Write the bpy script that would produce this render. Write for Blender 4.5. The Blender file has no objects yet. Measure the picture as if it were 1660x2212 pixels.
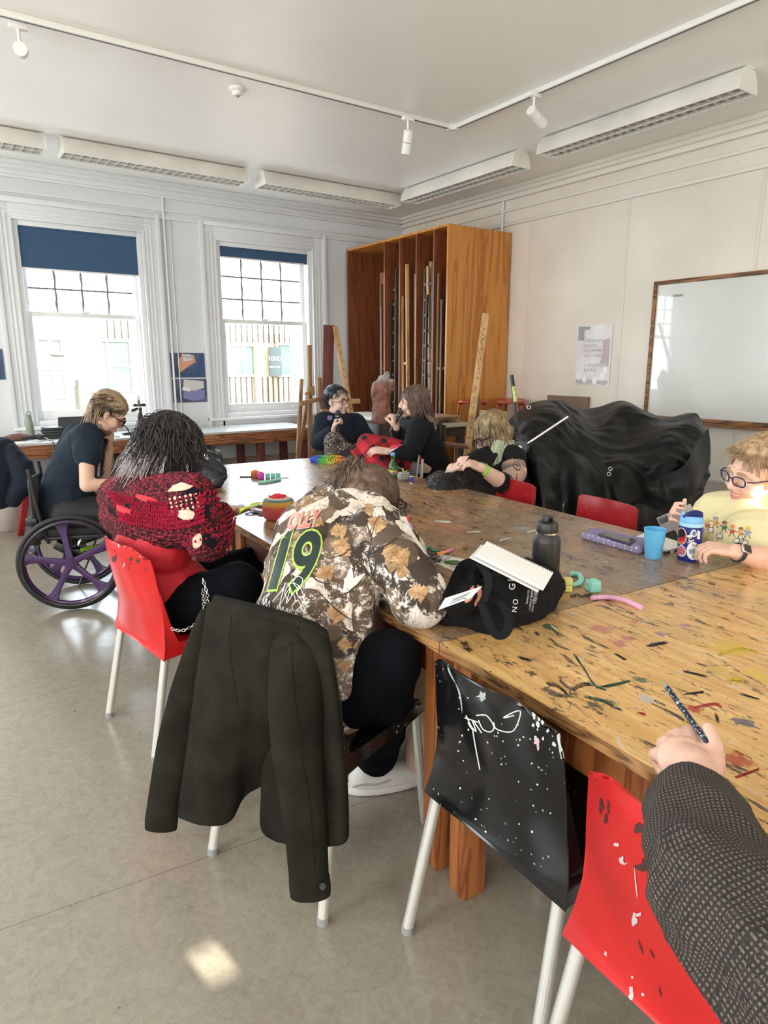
import bpy, bmesh, math, random
import numpy as np
from mathutils import Vector, Matrix, noise
from mathutils.bvhtree import BVHTree
V=Vector; PI=math.pi; R=math.radians
sc=bpy.context.scene; COL=sc.collection
# ---------------------------------------------------------------- camera, world, sun, exposure
FPX=1450.0; PITCH=math.atan(321/1450.0); YAW=R(35)
CAM=V((0,0,1.5))
cd=bpy.data.cameras.new('camera'); cam=bpy.data.objects.new('camera',cd); COL.objects.link(cam)
cd.sensor_fit='VERTICAL'; cd.sensor_height=24; cd.lens=24*FPX/2212; cd.clip_start=.02
cam.location=CAM; cam.rotation_euler=(PI/2-PITCH,0,-YAW); sc.camera=cam
sc.view_settings.view_transform='Standard'; sc.view_settings.look='None'
sc.view_settings.gamma=1; sc.view_settings.use_curve_mapping=False
sc.view_settings.exposure=1.55
w=bpy.data.worlds.new('world'); sc.world=w; w.use_nodes=True
wb=w.node_tree.nodes['Background']; wb.inputs[1].default_value=4.3
_tc=w.node_tree.nodes.new('ShaderNodeTexCoord'); _sx=w.node_tree.nodes.new('ShaderNodeSeparateXYZ'); _rp=w.node_tree.nodes.new('ShaderNodeValToRGB'); _mr=w.node_tree.nodes.new('ShaderNodeMapRange')
w.node_tree.links.new(_tc.outputs['Generated'],_sx.inputs[0]); w.node_tree.links.new(_sx.outputs['Y'],_mr.inputs[0]); _mr.inputs[1].default_value=-.6; _mr.inputs[2].default_value=.6
w.node_tree.links.new(_mr.outputs[0],_rp.inputs[0]); _rp.color_ramp.elements[0].color=(1,.95,.87,1); _rp.color_ramp.elements[1].color=(.78,.90,1,1)
w.node_tree.links.new(_rp.outputs[0],wb.inputs[0])
sl=bpy.data.lights.new('sun','SUN'); so=bpy.data.objects.new('sun',sl); COL.objects.link(so)
SUND=V((-.12,.85,-.33)).normalized()
so.rotation_euler=SUND.to_track_quat('-Z','Y').to_euler(); sl.energy=8; sl.angle=R(.3); sl.color=(1,.93,.82)
def portal(x,y,z,rot,sx,sz):
    l=bpy.data.lights.new('portal','AREA'); l.shape='RECTANGLE'; l.size=sx; l.size_y=sz; l.cycles.is_portal=True
    o=bpy.data.objects.new('portal',l); COL.objects.link(o); o.location=(x,y,z); o.rotation_euler=rot
# ---------------------------------------------------------------- pixel -> world (frame 1660x2212)
_r=V((math.cos(YAW),-math.sin(YAW),0)); _f=V((math.sin(YAW),math.cos(YAW),0)); _u=V((0,0,1))
_fw=_f*math.cos(PITCH)-_u*math.sin(PITCH); _cu=_f*math.sin(PITCH)+_u*math.cos(PITCH)
def ray(x,y): return (x-830)/FPX*_r-(y-1106)/FPX*_cu+_fw
def P(x,y,t): return CAM+ray(x,y)*t
def Pz(x,y,h): v=ray(x,y); return CAM+v*((h-1.5)/v.z)
def Py(x,y,Y): v=ray(x,y); return CAM+v*(Y/v.y)
def Px(x,y,X): v=ray(x,y); return CAM+v*(X/v.x)
# ---------------------------------------------------------------- materials
MC={}
def nt(m):
    m.use_nodes=True; t=m.node_tree; return t,t.nodes,t.links,t.nodes['Principled BSDF']
def M(name,col,rough=.5,metal=0,var=0,vs=8,bump=0,bs=60,stretch=(1,1,1),spec=.5,sheen=0,trans=0,coat=0,col2=None,det=4,sub=0):
    if name in MC: return MC[name]
    m=bpy.data.materials.new(name); MC[name]=m; t,N,L,b=nt(m)
    c=tuple(col)+(1,)
    b.inputs['Base Color'].default_value=c; b.inputs['Roughness'].default_value=rough
    b.inputs['Metallic'].default_value=metal; b.inputs['Specular IOR Level'].default_value=spec*(.35 if rough>=.8 else 1)
    b.inputs['Sheen Weight'].default_value=sheen*.15; b.inputs['Transmission Weight'].default_value=trans
    b.inputs['Coat Weight'].default_value=coat
    if sub: b.inputs['Subsurface Weight'].default_value=sub; b.inputs['Subsurface Radius'].default_value=(.012,.005,.003); b.inputs['Subsurface Scale'].default_value=1
    tc=N.new('ShaderNodeTexCoord'); mp=N.new('ShaderNodeMapping'); mp.inputs['Scale'].default_value=stretch
    L.new(tc.outputs['Object'],mp.inputs[0])
    if var or col2:
        n=N.new('ShaderNodeTexNoise'); n.inputs['Scale'].default_value=vs; n.inputs['Detail'].default_value=det
        L.new(mp.outputs[0],n.inputs['Vector'])
        r=N.new('ShaderNodeValToRGB'); L.new(n.outputs[0],r.inputs[0])
        r.color_ramp.elements[0].position=.3; r.color_ramp.elements[1].position=.7
        if col2: a,d=c,tuple(col2)+(1,)
        else: a=tuple(x*(1-var) for x in col)+(1,); d=tuple(min(1,x*(1+var)) for x in col)+(1,)
        r.color_ramp.elements[0].color=a; r.color_ramp.elements[1].color=d
        L.new(r.outputs[0],b.inputs['Base Color'])
    if bump:
        n2=N.new('ShaderNodeTexNoise'); n2.inputs['Scale'].default_value=bs; n2.inputs['Detail'].default_value=5
        L.new(mp.outputs[0],n2.inputs['Vector'])
        bp=N.new('ShaderNodeBump'); bp.inputs['Strength'].default_value=bump; bp.inputs['Distance'].default_value=.01
        L.new(n2.outputs[0],bp.inputs['Height']); L.new(bp.outputs[0],b.inputs['Normal'])
    return m
class NG:
    """tiny node helper"""
    def __init__(s,m): s.t,s.N,s.L,s.b=nt(m)
    def n(s,kind,**kw):
        o=s.N.new('ShaderNode'+kind)
        for k,v in kw.items():
            if k in('operation','blend_type','data_type','feature','wave_type','bands_direction','noise_dimensions','distance','gradient_type'): setattr(o,k,v)
        return o
    def math(s,op,a,b=0.,c=None):
        o=s.n('Math',operation=op)
        for i,v in enumerate([a,b]+([c] if c is not None else [])):
            if isinstance(v,(int,float)): o.inputs[i].default_value=v
            else: s.L.new(v,o.inputs[i])
        return o.outputs[0]
    def mix(s,f,a,b,bt='MIX'):
        o=s.n('MixRGB',blend_type=bt)
        for i,v in enumerate((f,a,b)):
            if isinstance(v,(int,float)): o.inputs[i].default_value=v
            elif isinstance(v,tuple): o.inputs[i].default_value=v+(1,) if len(v)==3 else v
            else: s.L.new(v,o.inputs[i])
        return o.outputs[0]
    def noise(s,vec,scale,det=4,rough=.5,dist=0,out=0):
        o=s.n('TexNoise'); o.inputs['Scale'].default_value=scale; o.inputs['Detail'].default_value=det
        o.inputs['Roughness'].default_value=rough; o.inputs['Distortion'].default_value=dist
        if vec is not None: s.L.new(vec,o.inputs['Vector'])
        return o.outputs[out]
    def vor(s,vec,scale,out='Distance',feature='F1',rnd=1):
        o=s.n('TexVoronoi',feature=feature); o.inputs['Scale'].default_value=scale; o.inputs['Randomness'].default_value=rnd
        if vec is not None: s.L.new(vec,o.inputs['Vector'])
        return o.outputs[out]
    def step(s,v,lo,hi):
        o=s.n('MapRange'); s.L.new(v,o.inputs[0]); o.inputs[1].default_value=lo; o.inputs[2].default_value=hi; return o.outputs[0]
    def map(s,vec,scale=(1,1,1),rot=(0,0,0),loc=(0,0,0)):
        o=s.n('Mapping'); o.inputs['Scale'].default_value=scale; o.inputs['Rotation'].default_value=rot; o.inputs['Location'].default_value=loc
        s.L.new(vec,o.inputs[0]); return o.outputs[0]
    def pos(s): return s.n('NewGeometry').outputs['Position']
    def obj(s): return s.n('TexCoord').outputs['Object']
    def ramp(s,v,stops):
        o=s.n('ValToRGB'); s.L.new(v,o.inputs[0]); e=o.color_ramp.elements
        while len(e)<len(stops): e.new(.5)
        for i,(p,c) in enumerate(stops): e[i].position=p; e[i].color=tuple(c)+(1,)
        return o.outputs[0]
    def sep(s,vec):
        o=s.n('SeparateXYZ'); s.L.new(vec,o.inputs[0]); return o.outputs
    def bump(s,h,st=.3,d=.01):
        o=s.n('Bump'); s.L.new(h,o.inputs['Height']); o.inputs['Strength'].default_value=st; o.inputs['Distance'].default_value=d
        s.L.new(o.outputs[0],s.b.inputs['Normal'])
    def base(s,c): s.L.new(c,s.b.inputs['Base Color'])
    def rough(s,v):
        if isinstance(v,float): s.b.inputs['Roughness'].default_value=v
        else: s.L.new(v,s.b.inputs['Roughness'])
def newmat(name):
    m=bpy.data.materials.new(name); MC[name]=m; return m
# ---------------------------------------------------------------- mesh builder
def frame(d,up=V((0,0,1))):
    d=d.normalized(); s=d.cross(up)
    if s.length<1e-4: s=d.cross(V((1,0,0)))
    s.normalize(); return s,d.cross(s)*-1  # side, up
def crom(pts,k,closed=False):
    n=len(pts); out=[]
    seg=n if closed else n-1
    for i in range(seg):
        if closed: a,b,c,d=pts[(i-1)%n],pts[i],pts[(i+1)%n],pts[(i+2)%n]
        else: a,b,c,d=pts[max(i-1,0)],pts[i],pts[i+1],pts[min(i+2,n-1)]
        for j in range(k):
            t=j/k
            out.append(.5*((2*b)+(c-a)*t+(2*a-5*b+4*c-d)*t*t+(3*b-a-3*c+d)*t**3))
    if not closed: out.append(pts[-1])
    return out
class MB:
    def __init__(s): s.v=[]; s.f=[]
    def add(s,vs,fs):
        o=len(s.v); s.v+=[V(a) for a in vs]; s.f+=[tuple(i+o for i in f) for f in fs]; return s
    def box(s,lo,hi,m=None):
        x0,y0,z0=lo; x1,y1,z1=hi
        vs=[V(p) for p in((x0,y0,z0),(x1,y0,z0),(x1,y1,z0),(x0,y1,z0),(x0,y0,z1),(x1,y0,z1),(x1,y1,z1),(x0,y1,z1))]
        if m: vs=[m@p for p in vs]
        return s.add(vs,[(0,3,2,1),(4,5,6,7),(0,1,5,4),(1,2,6,5),(2,3,7,6),(3,0,4,7)])
    def bar(s,a,b,w,h=None,up=V((0,0,1))):
        h=h or w; a=V(a); b=V(b); sd,u=frame(b-a,up); sd*=w/2; u=u*h/2
        vs=[a-sd-u,a+sd-u,a+sd+u,a-sd+u,b-sd-u,b+sd-u,b+sd+u,b-sd+u]
        return s.add(vs,[(3,2,1,0),(4,5,6,7),(0,1,5,4),(1,2,6,5),(2,3,7,6),(3,0,4,7)])
    def tube(s,pts,r,n=10,closed=False,cap=True,flat=1.,up=V((0,0,1))):
        pts=[V(p) for p in pts]; k=len(pts); o=len(s.v)
        rr=[r]*k if isinstance(r,(int,float)) else r
        pu=None
        for i,p in enumerate(pts):
            if closed: d=pts[(i+1)%k]-pts[i-1]
            else: d=pts[min(i+1,k-1)]-pts[max(i-1,0)]
            if d.length<1e-9: d=V((0,0,1))
            if pu is None: sd,u=frame(d,up)
            else:
                d.normalize(); u=pu-d*pu.dot(d)
                if u.length<1e-5: sd,u=frame(d)
                u.normalize(); sd=d.cross(u)
            pu=u
            for j in range(n):
                a=2*PI*j/n; s.v.append(p+sd*math.cos(a)*rr[i]+u*math.sin(a)*rr[i]*flat)
        for i in range(k if closed else k-1):
            i2=(i+1)%k
            for j in range(n):
                j2=(j+1)%n; s.f.append((o+i*n+j,o+i2*n+j,o+i2*n+j2,o+i*n+j2))
        if cap and not closed:
            s.f.append(tuple(o+j for j in range(n))); s.f.append(tuple(o+(k-1)*n+j for j in range(n-1,-1,-1)))
        return s
    def cyl(s,a,b,r0,r1=None,n=24): return s.tube([a,b],[r0,r0 if r1 is None else r1],n)
    def ell(s,c,r,m=None,nu=16,nv=10):
        c=V(c); r=(r,r,r) if isinstance(r,(int,float)) else r; vs=[]; fs=[]
        for i in range(1,nv):
            th=PI*i/nv
            for j in range(nu):
                a=2*PI*j/nu; vs.append(V((math.sin(th)*math.cos(a)*r[0],math.sin(th)*math.sin(a)*r[1],math.cos(th)*r[2])))
        vs.append(V((0,0,r[2]))); vs.append(V((0,0,-r[2]))); T=len(vs)-2
        for i in range(nv-2):
            for j in range(nu): j2=(j+1)%nu; fs.append((i*nu+j,(i+1)*nu+j,(i+1)*nu+j2,i*nu+j2))
        for j in range(nu):
            j2=(j+1)%nu; fs.append((T,j,j2)); fs.append((T+1,(nv-2)*nu+j2,(nv-2)*nu+j))
        if m: vs=[m@p for p in vs]
        return s.add([p+c for p in vs],fs)
    def lathe(s,prof,c=(0,0,0),n=32,m=None):
        c=V(c); vs=[]; fs=[]; k=len(prof)
        for r,z in prof:
            for j in range(n): a=2*PI*j/n; vs.append(V((r*math.cos(a),r*math.sin(a),z)))
        for i in range(k-1):
            for j in range(n): j2=(j+1)%n; fs.append((i*n+j,i*n+j2,(i+1)*n+j2,(i+1)*n+j))
        if prof[0][0]>1e-4: fs.append(tuple(range(n-1,-1,-1)))
        if prof[-1][0]>1e-4: fs.append(tuple((k-1)*n+j for j in range(n)))
        if m: vs=[m@p for p in vs]
        return s.add([p+c for p in vs],fs)
    def prism(s,poly,f,d):
        """poly 2d list, f(x,y)->V, d offset vector"""
        n=len(poly); a=[f(*p) for p in poly]; b=[p+V(d) for p in a]
        return s.add(a+b,[tuple(range(n)),tuple(range(2*n-1,n-1,-1))]+[(i,n+i,n+(i+1)%n,(i+1)%n) for i in range(n)])
    def cone(s,a,b,r0,r1,n=14,flat=False):
        """rounded cone for unions"""
        a=V(a); b=V(b); d=(b-a)
        if d.length<1e-6: return s.ell(a,max(r0,r1))
        d=d.normalized(); pts=[];rr=[]
        if not flat:
            for k in range(0,4): t=PI/2*k/4; pts.append(a-d*r0*math.cos(t)); rr.append(max(r0*math.sin(t),1e-4))
        pts.append(a);rr.append(r0);pts.append(b);rr.append(r1)
        if not flat:
            for k in range(1,5): t=PI/2*k/4; pts.append(b+d*r1*math.sin(t)); rr.append(max(r1*math.cos(t),1e-4))
        return s.tube(pts,rr,n)
    def chain(s,pts,rr,flat=False,n=14):
        for i in range(len(pts)-1): s.cone(pts[i],pts[i+1],rr[i],rr[i+1],n,flat)
        return s
    def sheet(s,rows,ku=6,kv=6,hole=None,fn=None):
        g=[crom([V(p) for p in r],ku) for r in rows]
        cols=[crom([r[i] for r in g],kv) for i in range(len(g[0]))]
        nv=len(cols[0]); nu=len(cols); vs=[cols[i][j] for j in range(nv) for i in range(nu)]
        if fn: vs=[fn(p,(k%nu)/(nu-1),(k//nu)/(nv-1)) for k,p in enumerate(vs)]
        fs=[]
        for j in range(nv-1):
            for i in range(nu-1):
                if hole and hole((i+.5)/(nu-1),(j+.5)/(nv-1)): continue
                fs.append((j*nu+i,j*nu+i+1,(j+1)*nu+i+1,(j+1)*nu+i))
        return s.add(vs,fs)
    def build(s,name,mat,parent=None,smooth=True,bevel=0,solid=0,sub=0,angle=40,fix=True,off=-1):
        me=bpy.data.meshes.new(name); im=Matrix.Identity(4)
        if parent is not None: im=ABS[parent.name].inverted()
        me.from_pydata([tuple(im@p) for p in s.v],[],s.f); me.materials.append(mat)
        if fix:
            bm=bmesh.new(); bm.from_mesh(me); bmesh.ops.recalc_face_normals(bm,faces=bm.faces); bm.to_mesh(me); bm.free()
        o=bpy.data.objects.new(name,me); COL.objects.link(o)
        if parent is not None: o.parent=parent; ABS[o.name]=ABS[parent.name]
        else: ABS[o.name]=Matrix.Identity(4)
        if solid: md=o.modifiers.new('s','SOLIDIFY'); md.thickness=solid; md.offset=off
        if bevel: md=o.modifiers.new('b','BEVEL'); md.width=bevel; md.segments=2; md.limit_method='ANGLE'
        if sub: md=o.modifiers.new('u','SUBSURF'); md.levels=sub; md.render_levels=sub
        if solid or bevel or sub: bake(o)
        if smooth: shade(o,angle)
        return o
ABS={}
def shade(o,angle=40):
    me=o.data; me.polygons.foreach_set('use_smooth',[True]*len(me.polygons))
    if angle<180:
        try: me.set_sharp_from_angle(angle=R(angle))
        except Exception: pass
def bake(o):
    dg=bpy.context.evaluated_depsgraph_get(); ev=o.evaluated_get(dg)
    me=bpy.data.meshes.new_from_object(ev); me.name=o.data.name; o.modifiers.clear(); o.data=me
def thing(name,label,cat,loc=(0,0,0),group=None,rz=0):
    o=bpy.data.objects.new(name,None); COL.objects.link(o); o.empty_display_size=.05
    o.location=loc; o.rotation_euler=(0,0,rz); ABS[o.name]=Matrix.Translation(V(loc))@Matrix.Rotation(rz,4,'Z')
    o['label']=label; o['category']=cat
    if group: o['group']=group
    return o
def tag(o,label,cat,group=None,kind=None):
    o['label']=label; o['category']=cat
    if group: o['group']=group
    if kind: o['kind']=kind
    # origin to base
    me=o.data; n=len(me.vertices)
    if n and o.parent is None and not o.children:
        a=np.empty(n*3); me.vertices.foreach_get('co',a); a=a.reshape(-1,3)
        c=(a.min(0)+a.max(0))/2; c[2]=a[:,2].min(); me.vertices.foreach_set('co',(a-c).ravel()); o.location=V(c)
        me.update(); ABS[o.name]=Matrix.Translation(V(c))
    return o
def struct(o): o['kind']='structure'; return o
def place(o,loc,rz=0,rx=0,ry=0):
    o.location=loc; o.rotation_euler=(rx,ry,rz)
    def rec(q,m):
        ABS[q.name]=m
        for c in q.children: rec(c,m)
    rec(o,Matrix.Translation(V(loc))@o.rotation_euler.to_matrix().to_4x4())
    return o
def dup(o,loc,rz,label=None,group=None,rx=0,ry=0):
    c=o.copy(); COL.objects.link(c)
    def rec(a,b):
        for ch in list(a.children):
            d=ch.copy(); COL.objects.link(d); d.parent=b; rec(ch,d)
    rec(o,c)
    if label: c['label']=label
    if group: c['group']=group
    place(c,loc,rz,rx,ry); return c
# ---------------------------------------------------------------- voxel union
def union(mb,name,mat,parent,voxel=.005,smooth=3,disp=0,dscale=8,seed=0,fn=None):
    me=bpy.data.meshes.new(name); me.from_pydata([tuple(p) for p in mb.v],[],mb.f)
    bm=bmesh.new(); bm.from_mesh(me); bmesh.ops.recalc_face_normals(bm,faces=bm.faces); bm.to_mesh(me); bm.free()
    o=bpy.data.objects.new(name,me); COL.objects.link(o)
    md=o.modifiers.new('r','REMESH'); md.mode='VOXEL'; md.voxel_size=voxel
    if smooth: ms=o.modifiers.new('m','SMOOTH'); ms.factor=.5; ms.iterations=smooth
    bake(o); me=o.data; n=len(me.vertices)
    if disp or fn:
        co=[v.co.copy() for v in me.vertices]; no=[v.normal.copy() for v in me.vertices]
        out=[]
        for p,q in zip(co,no):
            if fn: p2=fn(p,q)
            else:
                a=noise.noise(p*dscale+V((seed,0,0))); a=1-2*abs(a)   # folds
                b=noise.noise(p*dscale*2.3+V((0,seed,5)))
                p2=p+q*disp*(a*.8+b*.4)
            out.append(p2)
        me.vertices.foreach_set('co',[c for p in out for c in p])
    if parent is not None:
        im=ABS[parent.name].inverted(); me.transform(im); o.parent=parent; ABS[o.name]=ABS[parent.name]
    else: ABS[o.name]=Matrix.Identity(4)
    me.materials.clear(); me.materials.append(mat); me.update(); shade(o,180)
    return o
# ---------------------------------------------------------------- surface marks cast onto an object's own mesh
def bvh(o):
    m=ABS[o.name]; me=o.data
    return BVHTree.FromPolygons([m@v.co for v in me.vertices],[tuple(p.vertices) for p in me.polygons])
def addfaces(o,vs,fs,mat):
    me=o.data; im=ABS[o.name].inverted()
    names=[m.name for m in me.materials]
    if mat.name in names: mi=names.index(mat.name)
    else: me.materials.append(mat); mi=len(me.materials)-1
    bm=bmesh.new(); bm.from_mesh(me)
    bv=[bm.verts.new(im@v) for v in vs]
    for f in fs:
        try: q=bm.faces.new([bv[i] for i in f]); q.material_index=mi; q.smooth=True
        except ValueError: pass
    for v in bv:
        if not v.link_faces: bm.verts.remove(v)
    bm.to_mesh(me); bm.free()
def cast(o,v2,fs,mat,off=.0012,tree=None,maxd=None):
    tree=tree or bvh(o); vs=[];ok=[]
    for x,y in v2:
        d=ray(x,y).normalized(); h=tree.ray_cast(CAM,d)
        if h[0] is None: vs.append(V((0,0,0))); ok.append(False)
        else:
            n=h[1]; n=-n if n.dot(d)>0 else n
            vs.append(h[0]+n*off); ok.append(True)
    g=[]
    for f in fs:
        if all(ok[i] for i in f):
            ps=[vs[i] for i in f]
            if maxd is None or max((ps[i]-ps[i-1]).length for i in range(len(ps)))<maxd: g.append(f)
    addfaces(o,vs,g,mat)
def strokes(o,lines,w,mat,off=.0012,k=5,taper=False,tree=None,maxd=.05):
    tree=tree or bvh(o)
    for ln in lines:
        pts=crom([V((a[0],a[1],0)) for a in ln],k) if len(ln)>2 else [V((ln[0][0],ln[0][1],0)).lerp(V((ln[1][0],ln[1][1],0)),i/6) for i in range(7)]
        v2=[];fs=[]
        n=len(pts)
        for i,p in enumerate(pts):
            d=pts[min(i+1,n-1)]-pts[max(i-1,0)]; d=V((-d.y,d.x,0)); d=d.normalized() if d.length>1e-6 else V((1,0,0))
            ww=w/2*(math.sin(PI*(i+.4)/(n-.2)) if taper else 1)
            v2+=[(p.x-d.x*ww,p.y-d.y*ww),(p.x+d.x*ww,p.y+d.y*ww)]
            if i: fs.append((2*i-2,2*i-1,2*i+1,2*i))
        cast(o,v2,fs,mat,off,tree,maxd)
def textmesh(txt,shear=0,bold=0,align='CENTER',maxe=.12,extra=0):
    c=bpy.data.curves.new('t','FONT'); c.body=txt; c.size=1; c.align_x=align; c.align_y='CENTER'; c.shear=shear; c.offset=bold; c.resolution_u=4; c.space_character=1+extra
    o=bpy.data.objects.new('t',c); COL.objects.link(o); dg=bpy.context.evaluated_depsgraph_get()
    me=bpy.data.meshes.new_from_object(o.evaluated_get(dg)); bm=bmesh.new(); bm.from_mesh(me)
    bmesh.ops.triangulate(bm,faces=bm.faces)
    for _ in range(5):
        es=[e for e in bm.edges if e.calc_length()>maxe]
        if not es: break
        bmesh.ops.subdivide_edges(bm,edges=es,cuts=1); bmesh.ops.triangulate(bm,faces=[f for f in bm.faces if len(f.verts)>3])
    bm.verts.index_update(); vs=[(v.co.x,v.co.y) for v in bm.verts]; fs=[tuple(v.index for v in f.verts) for f in bm.faces]
    bm.free(); bpy.data.meshes.remove(me); COL.objects.unlink(o); bpy.data.objects.remove(o); bpy.data.curves.remove(c)
    return vs,fs
def text_on(o,txt,c,ux,uy,mat,**kw):
    """c pixel centre, ux/uy pixel vectors for 1 em right / up"""
    off=kw.pop('off',.0015); tree=kw.pop('tree',None); maxd=kw.pop('maxd',.05)
    vs,fs=textmesh(txt,**kw); cast(o,[(c[0]+x*ux[0]+y*uy[0],c[1]+x*ux[1]+y*uy[1]) for x,y in vs],fs,mat,off,tree,maxd)
def poly_on(o,poly,mat,off=.0012,tree=None,cell=None,maxd=.08):
    """filled polygon in pixels, subdivided"""
    bm=bmesh.new(); f=bm.faces.new([bm.verts.new((x,y,0)) for x,y in poly]); bmesh.ops.triangulate(bm,faces=[f])
    xs=[p[0] for p in poly]; ys=[p[1] for p in poly]; cell=cell or max(max(xs)-min(xs),max(ys)-min(ys))/8
    for _ in range(5):
        es=[e for e in bm.edges if e.calc_length()>cell]
        if not es: break
        bmesh.ops.subdivide_edges(bm,edges=es,cuts=1); bmesh.ops.triangulate(bm,faces=[q for q in bm.faces if len(q.verts)>3])
    bm.verts.index_update(); v2=[(v.co.x,v.co.y) for v in bm.verts]; fs=[tuple(v.index for v in q.verts) for q in bm.faces]; bm.free()
    cast(o,v2,fs,mat,off,tree,maxd)
def blobpoly(cx,cy,rx,ry,n=18,jit=.15,seed=0,rot=0):
    rg=random.Random(seed); o=[]
    for i in range(n):
        a=2*PI*i/n; k=1+rg.uniform(-jit,jit); x=math.cos(a)*rx*k; y=math.sin(a)*ry*k
        o.append((cx+x*math.cos(rot)-y*math.sin(rot),cy+x*math.sin(rot)+y*math.cos(rot)))
    return o
def flatpoly(mb,poly,f):
    """filled flat polygon placed by f(x,y)->V with a small thickness handled by solid"""
    mb.add([f(*p) for p in poly],[tuple(range(len(poly)))])
# ================================================================ materials of the room
white=newmat('painted plaster'); g=NG(white)
n=g.noise(g.pos(),1.3,5); g.base(g.ramp(n,[(.3,(.66,.685,.71)),(.7,(.72,.745,.77))])); g.rough(.55); g.bump(g.noise(g.pos(),45,4),.04)
ceilm=newmat('painted ceiling'); g=NG(ceilm); g.base(g.ramp(g.noise(g.pos(),.8,4),[(.3,(.87,.86,.82)),(.7,(.92,.91,.88))])); g.rough(.4); g.bump(g.noise(g.pos(),5,3),.05)
# right wall: cream panels with scuffs
panelm=newmat('cream wall board'); g=NG(panelm); p=g.pos()
c=g.ramp(g.noise(p,1.6,5),[(.3,(.70,.635,.54)),(.7,(.80,.74,.65))])
sp=g.step(g.vor(p,9),.035,.02); mk=g.step(g.noise(p,2.3,2),.52,.6)
c=g.mix(g.math('MULTIPLY',sp,mk),c,(.16,.14,.13))
sm=g.math('MULTIPLY',g.step(g.noise(g.map(p,(1,6,2)),5,6,.7),.66,.74),g.step(g.noise(p,1.1,1),.5,.62)); c=g.mix(g.math('MULTIPLY',sm,.5),c,(.42,.40,.38))
g.base(c); g.rough(.5); g.bump(g.noise(p,60,4),.05)
trimm=M('trim gloss white',(.73,.755,.77),.3)
# floor: marbled lino
floorm=newmat('marbled linoleum'); g=NG(floorm); p=g.pos()
v=g.noise(p,2.2,6,.6,.8); v2=g.noise(g.map(p,(1,1,1),(0,0,.5)),24,8,.72,1.3); v3=g.noise(p,55,5,.7,2)
c=g.ramp(v2,[(.30,(.21,.18,.132)),(.5,(.295,.26,.198)),(.70,(.37,.33,.26))])
c=g.mix(g.math('MULTIPLY',g.step(v3,.5,.75),.55),c,(.47,.43,.355)); c=g.mix(g.math('MULTIPLY',g.step(v3,.42,.3),.4),c,(.19,.16,.12))
c=g.mix(.12,c,(.05,.045,.04)); c=g.mix(.35,c,g.ramp(v,[(.3,(.29,.255,.195)),(.7,(.39,.345,.275))]))
st=g.step(g.vor(p,3.1),.018,.012); st2=g.step(g.vor(g.map(p,(1,1,1),(0,0,0),(5,3,0)),9),.03,.02)
c=g.mix(g.math('MAXIMUM',st,g.math('MULTIPLY',st2,.7)),c,(.07,.06,.05))
s=g.sep(p)
def seamline(ax,v0,w=.0025,sl=0,oth=None):
    d=g.math('ABSOLUTE',g.math('SUBTRACT',g.math('SUBTRACT',s[ax],v0),g.math('MULTIPLY',s[1-ax],sl))); return g.step(d,w,w*.4)
l1=seamline(1,1.855,sl=-.10); l2=seamline(1,3.21,sl=.09); l3=seamline(0,-.2)
c=g.mix(g.math('MULTIPLY',g.math('MAXIMUM',l1,l2),.7),c,(.10,.09,.08)); g.base(c)
g.rough(g.math('ADD',g.math('MULTIPLY',v2,.20),.12)); g.bump(g.noise(p,9,3),.05,.02); g.b.inputs['Specular IOR Level'].default_value=.8
def wood(name,a,b,d,axis=2,sc=7,rough=.35,rings=1.0,bump=.05):
    m=newmat(name); g=NG(m); p=g.obj(); s=[6,6,6]; s[axis]=.55
    q=g.map(p,tuple(s)); n=g.noise(q,sc*.35,3,.5,.6); w=g.math('SINE',g.math('MULTIPLY',n,26*rings)); w=g.math('MULTIPLY',g.math('ADD',w,1),.5)
    fine=g.noise(g.map(p,tuple(9*x for x in s)),sc,4,.6)
    c=g.ramp(w,[(0,a),(.75,b),(1,d)]); c=g.mix(g.math('MULTIPLY',g.step(fine,.45,.75),.35),c,tuple(x*.6 for x in a)); g.base(c); g.rough(rough); g.bump(fine,bump); return m
ply=wood('varnished plywood',(.62,.27,.055),(.56,.23,.042),(.42,.14,.02),2,4,.3,.8)
plyin=wood('reddish inner plywood',(.27,.085,.035),(.23,.07,.028),(.17,.05,.02),2,5,.4)
rust=wood('rough stained timber',(.33,.12,.045),(.25,.085,.035),(.10,.035,.018),0,7,.55,1.2,.2)
pinew=wood('pale pine',(.62,.40,.19),(.55,.34,.15),(.40,.22,.09),2,6,.5)
beech=wood('worn beech',(.42,.25,.12),(.36,.20,.10),(.22,.11,.05),2,6,.55)
darkw=wood('dark stained timber',(.07,.045,.03),(.055,.035,.025),(.03,.02,.015),2,6,.5)
maroon=wood('maroon stained board',(.16,.045,.035),(.14,.038,.03),(.10,.03,.025),2,4,.5)
legw=wood('orange table leg timber',(.45,.16,.045),(.38,.125,.035),(.22,.06,.02),2,7,.45,1,.1)
black=M('black plastic',(.012,.012,.014),.35); blackm=M('matte black',(.012,.013,.015),.7); alu=M('brushed aluminium',(.80,.79,.75),.36,.7)
chrome=M('bright metal',(.8,.8,.82),.15,1); wplast=M('white enamel',(.80,.79,.75),.35); dark=M('deep black',(.004,.004,.004),.8,spec=.2)
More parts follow.
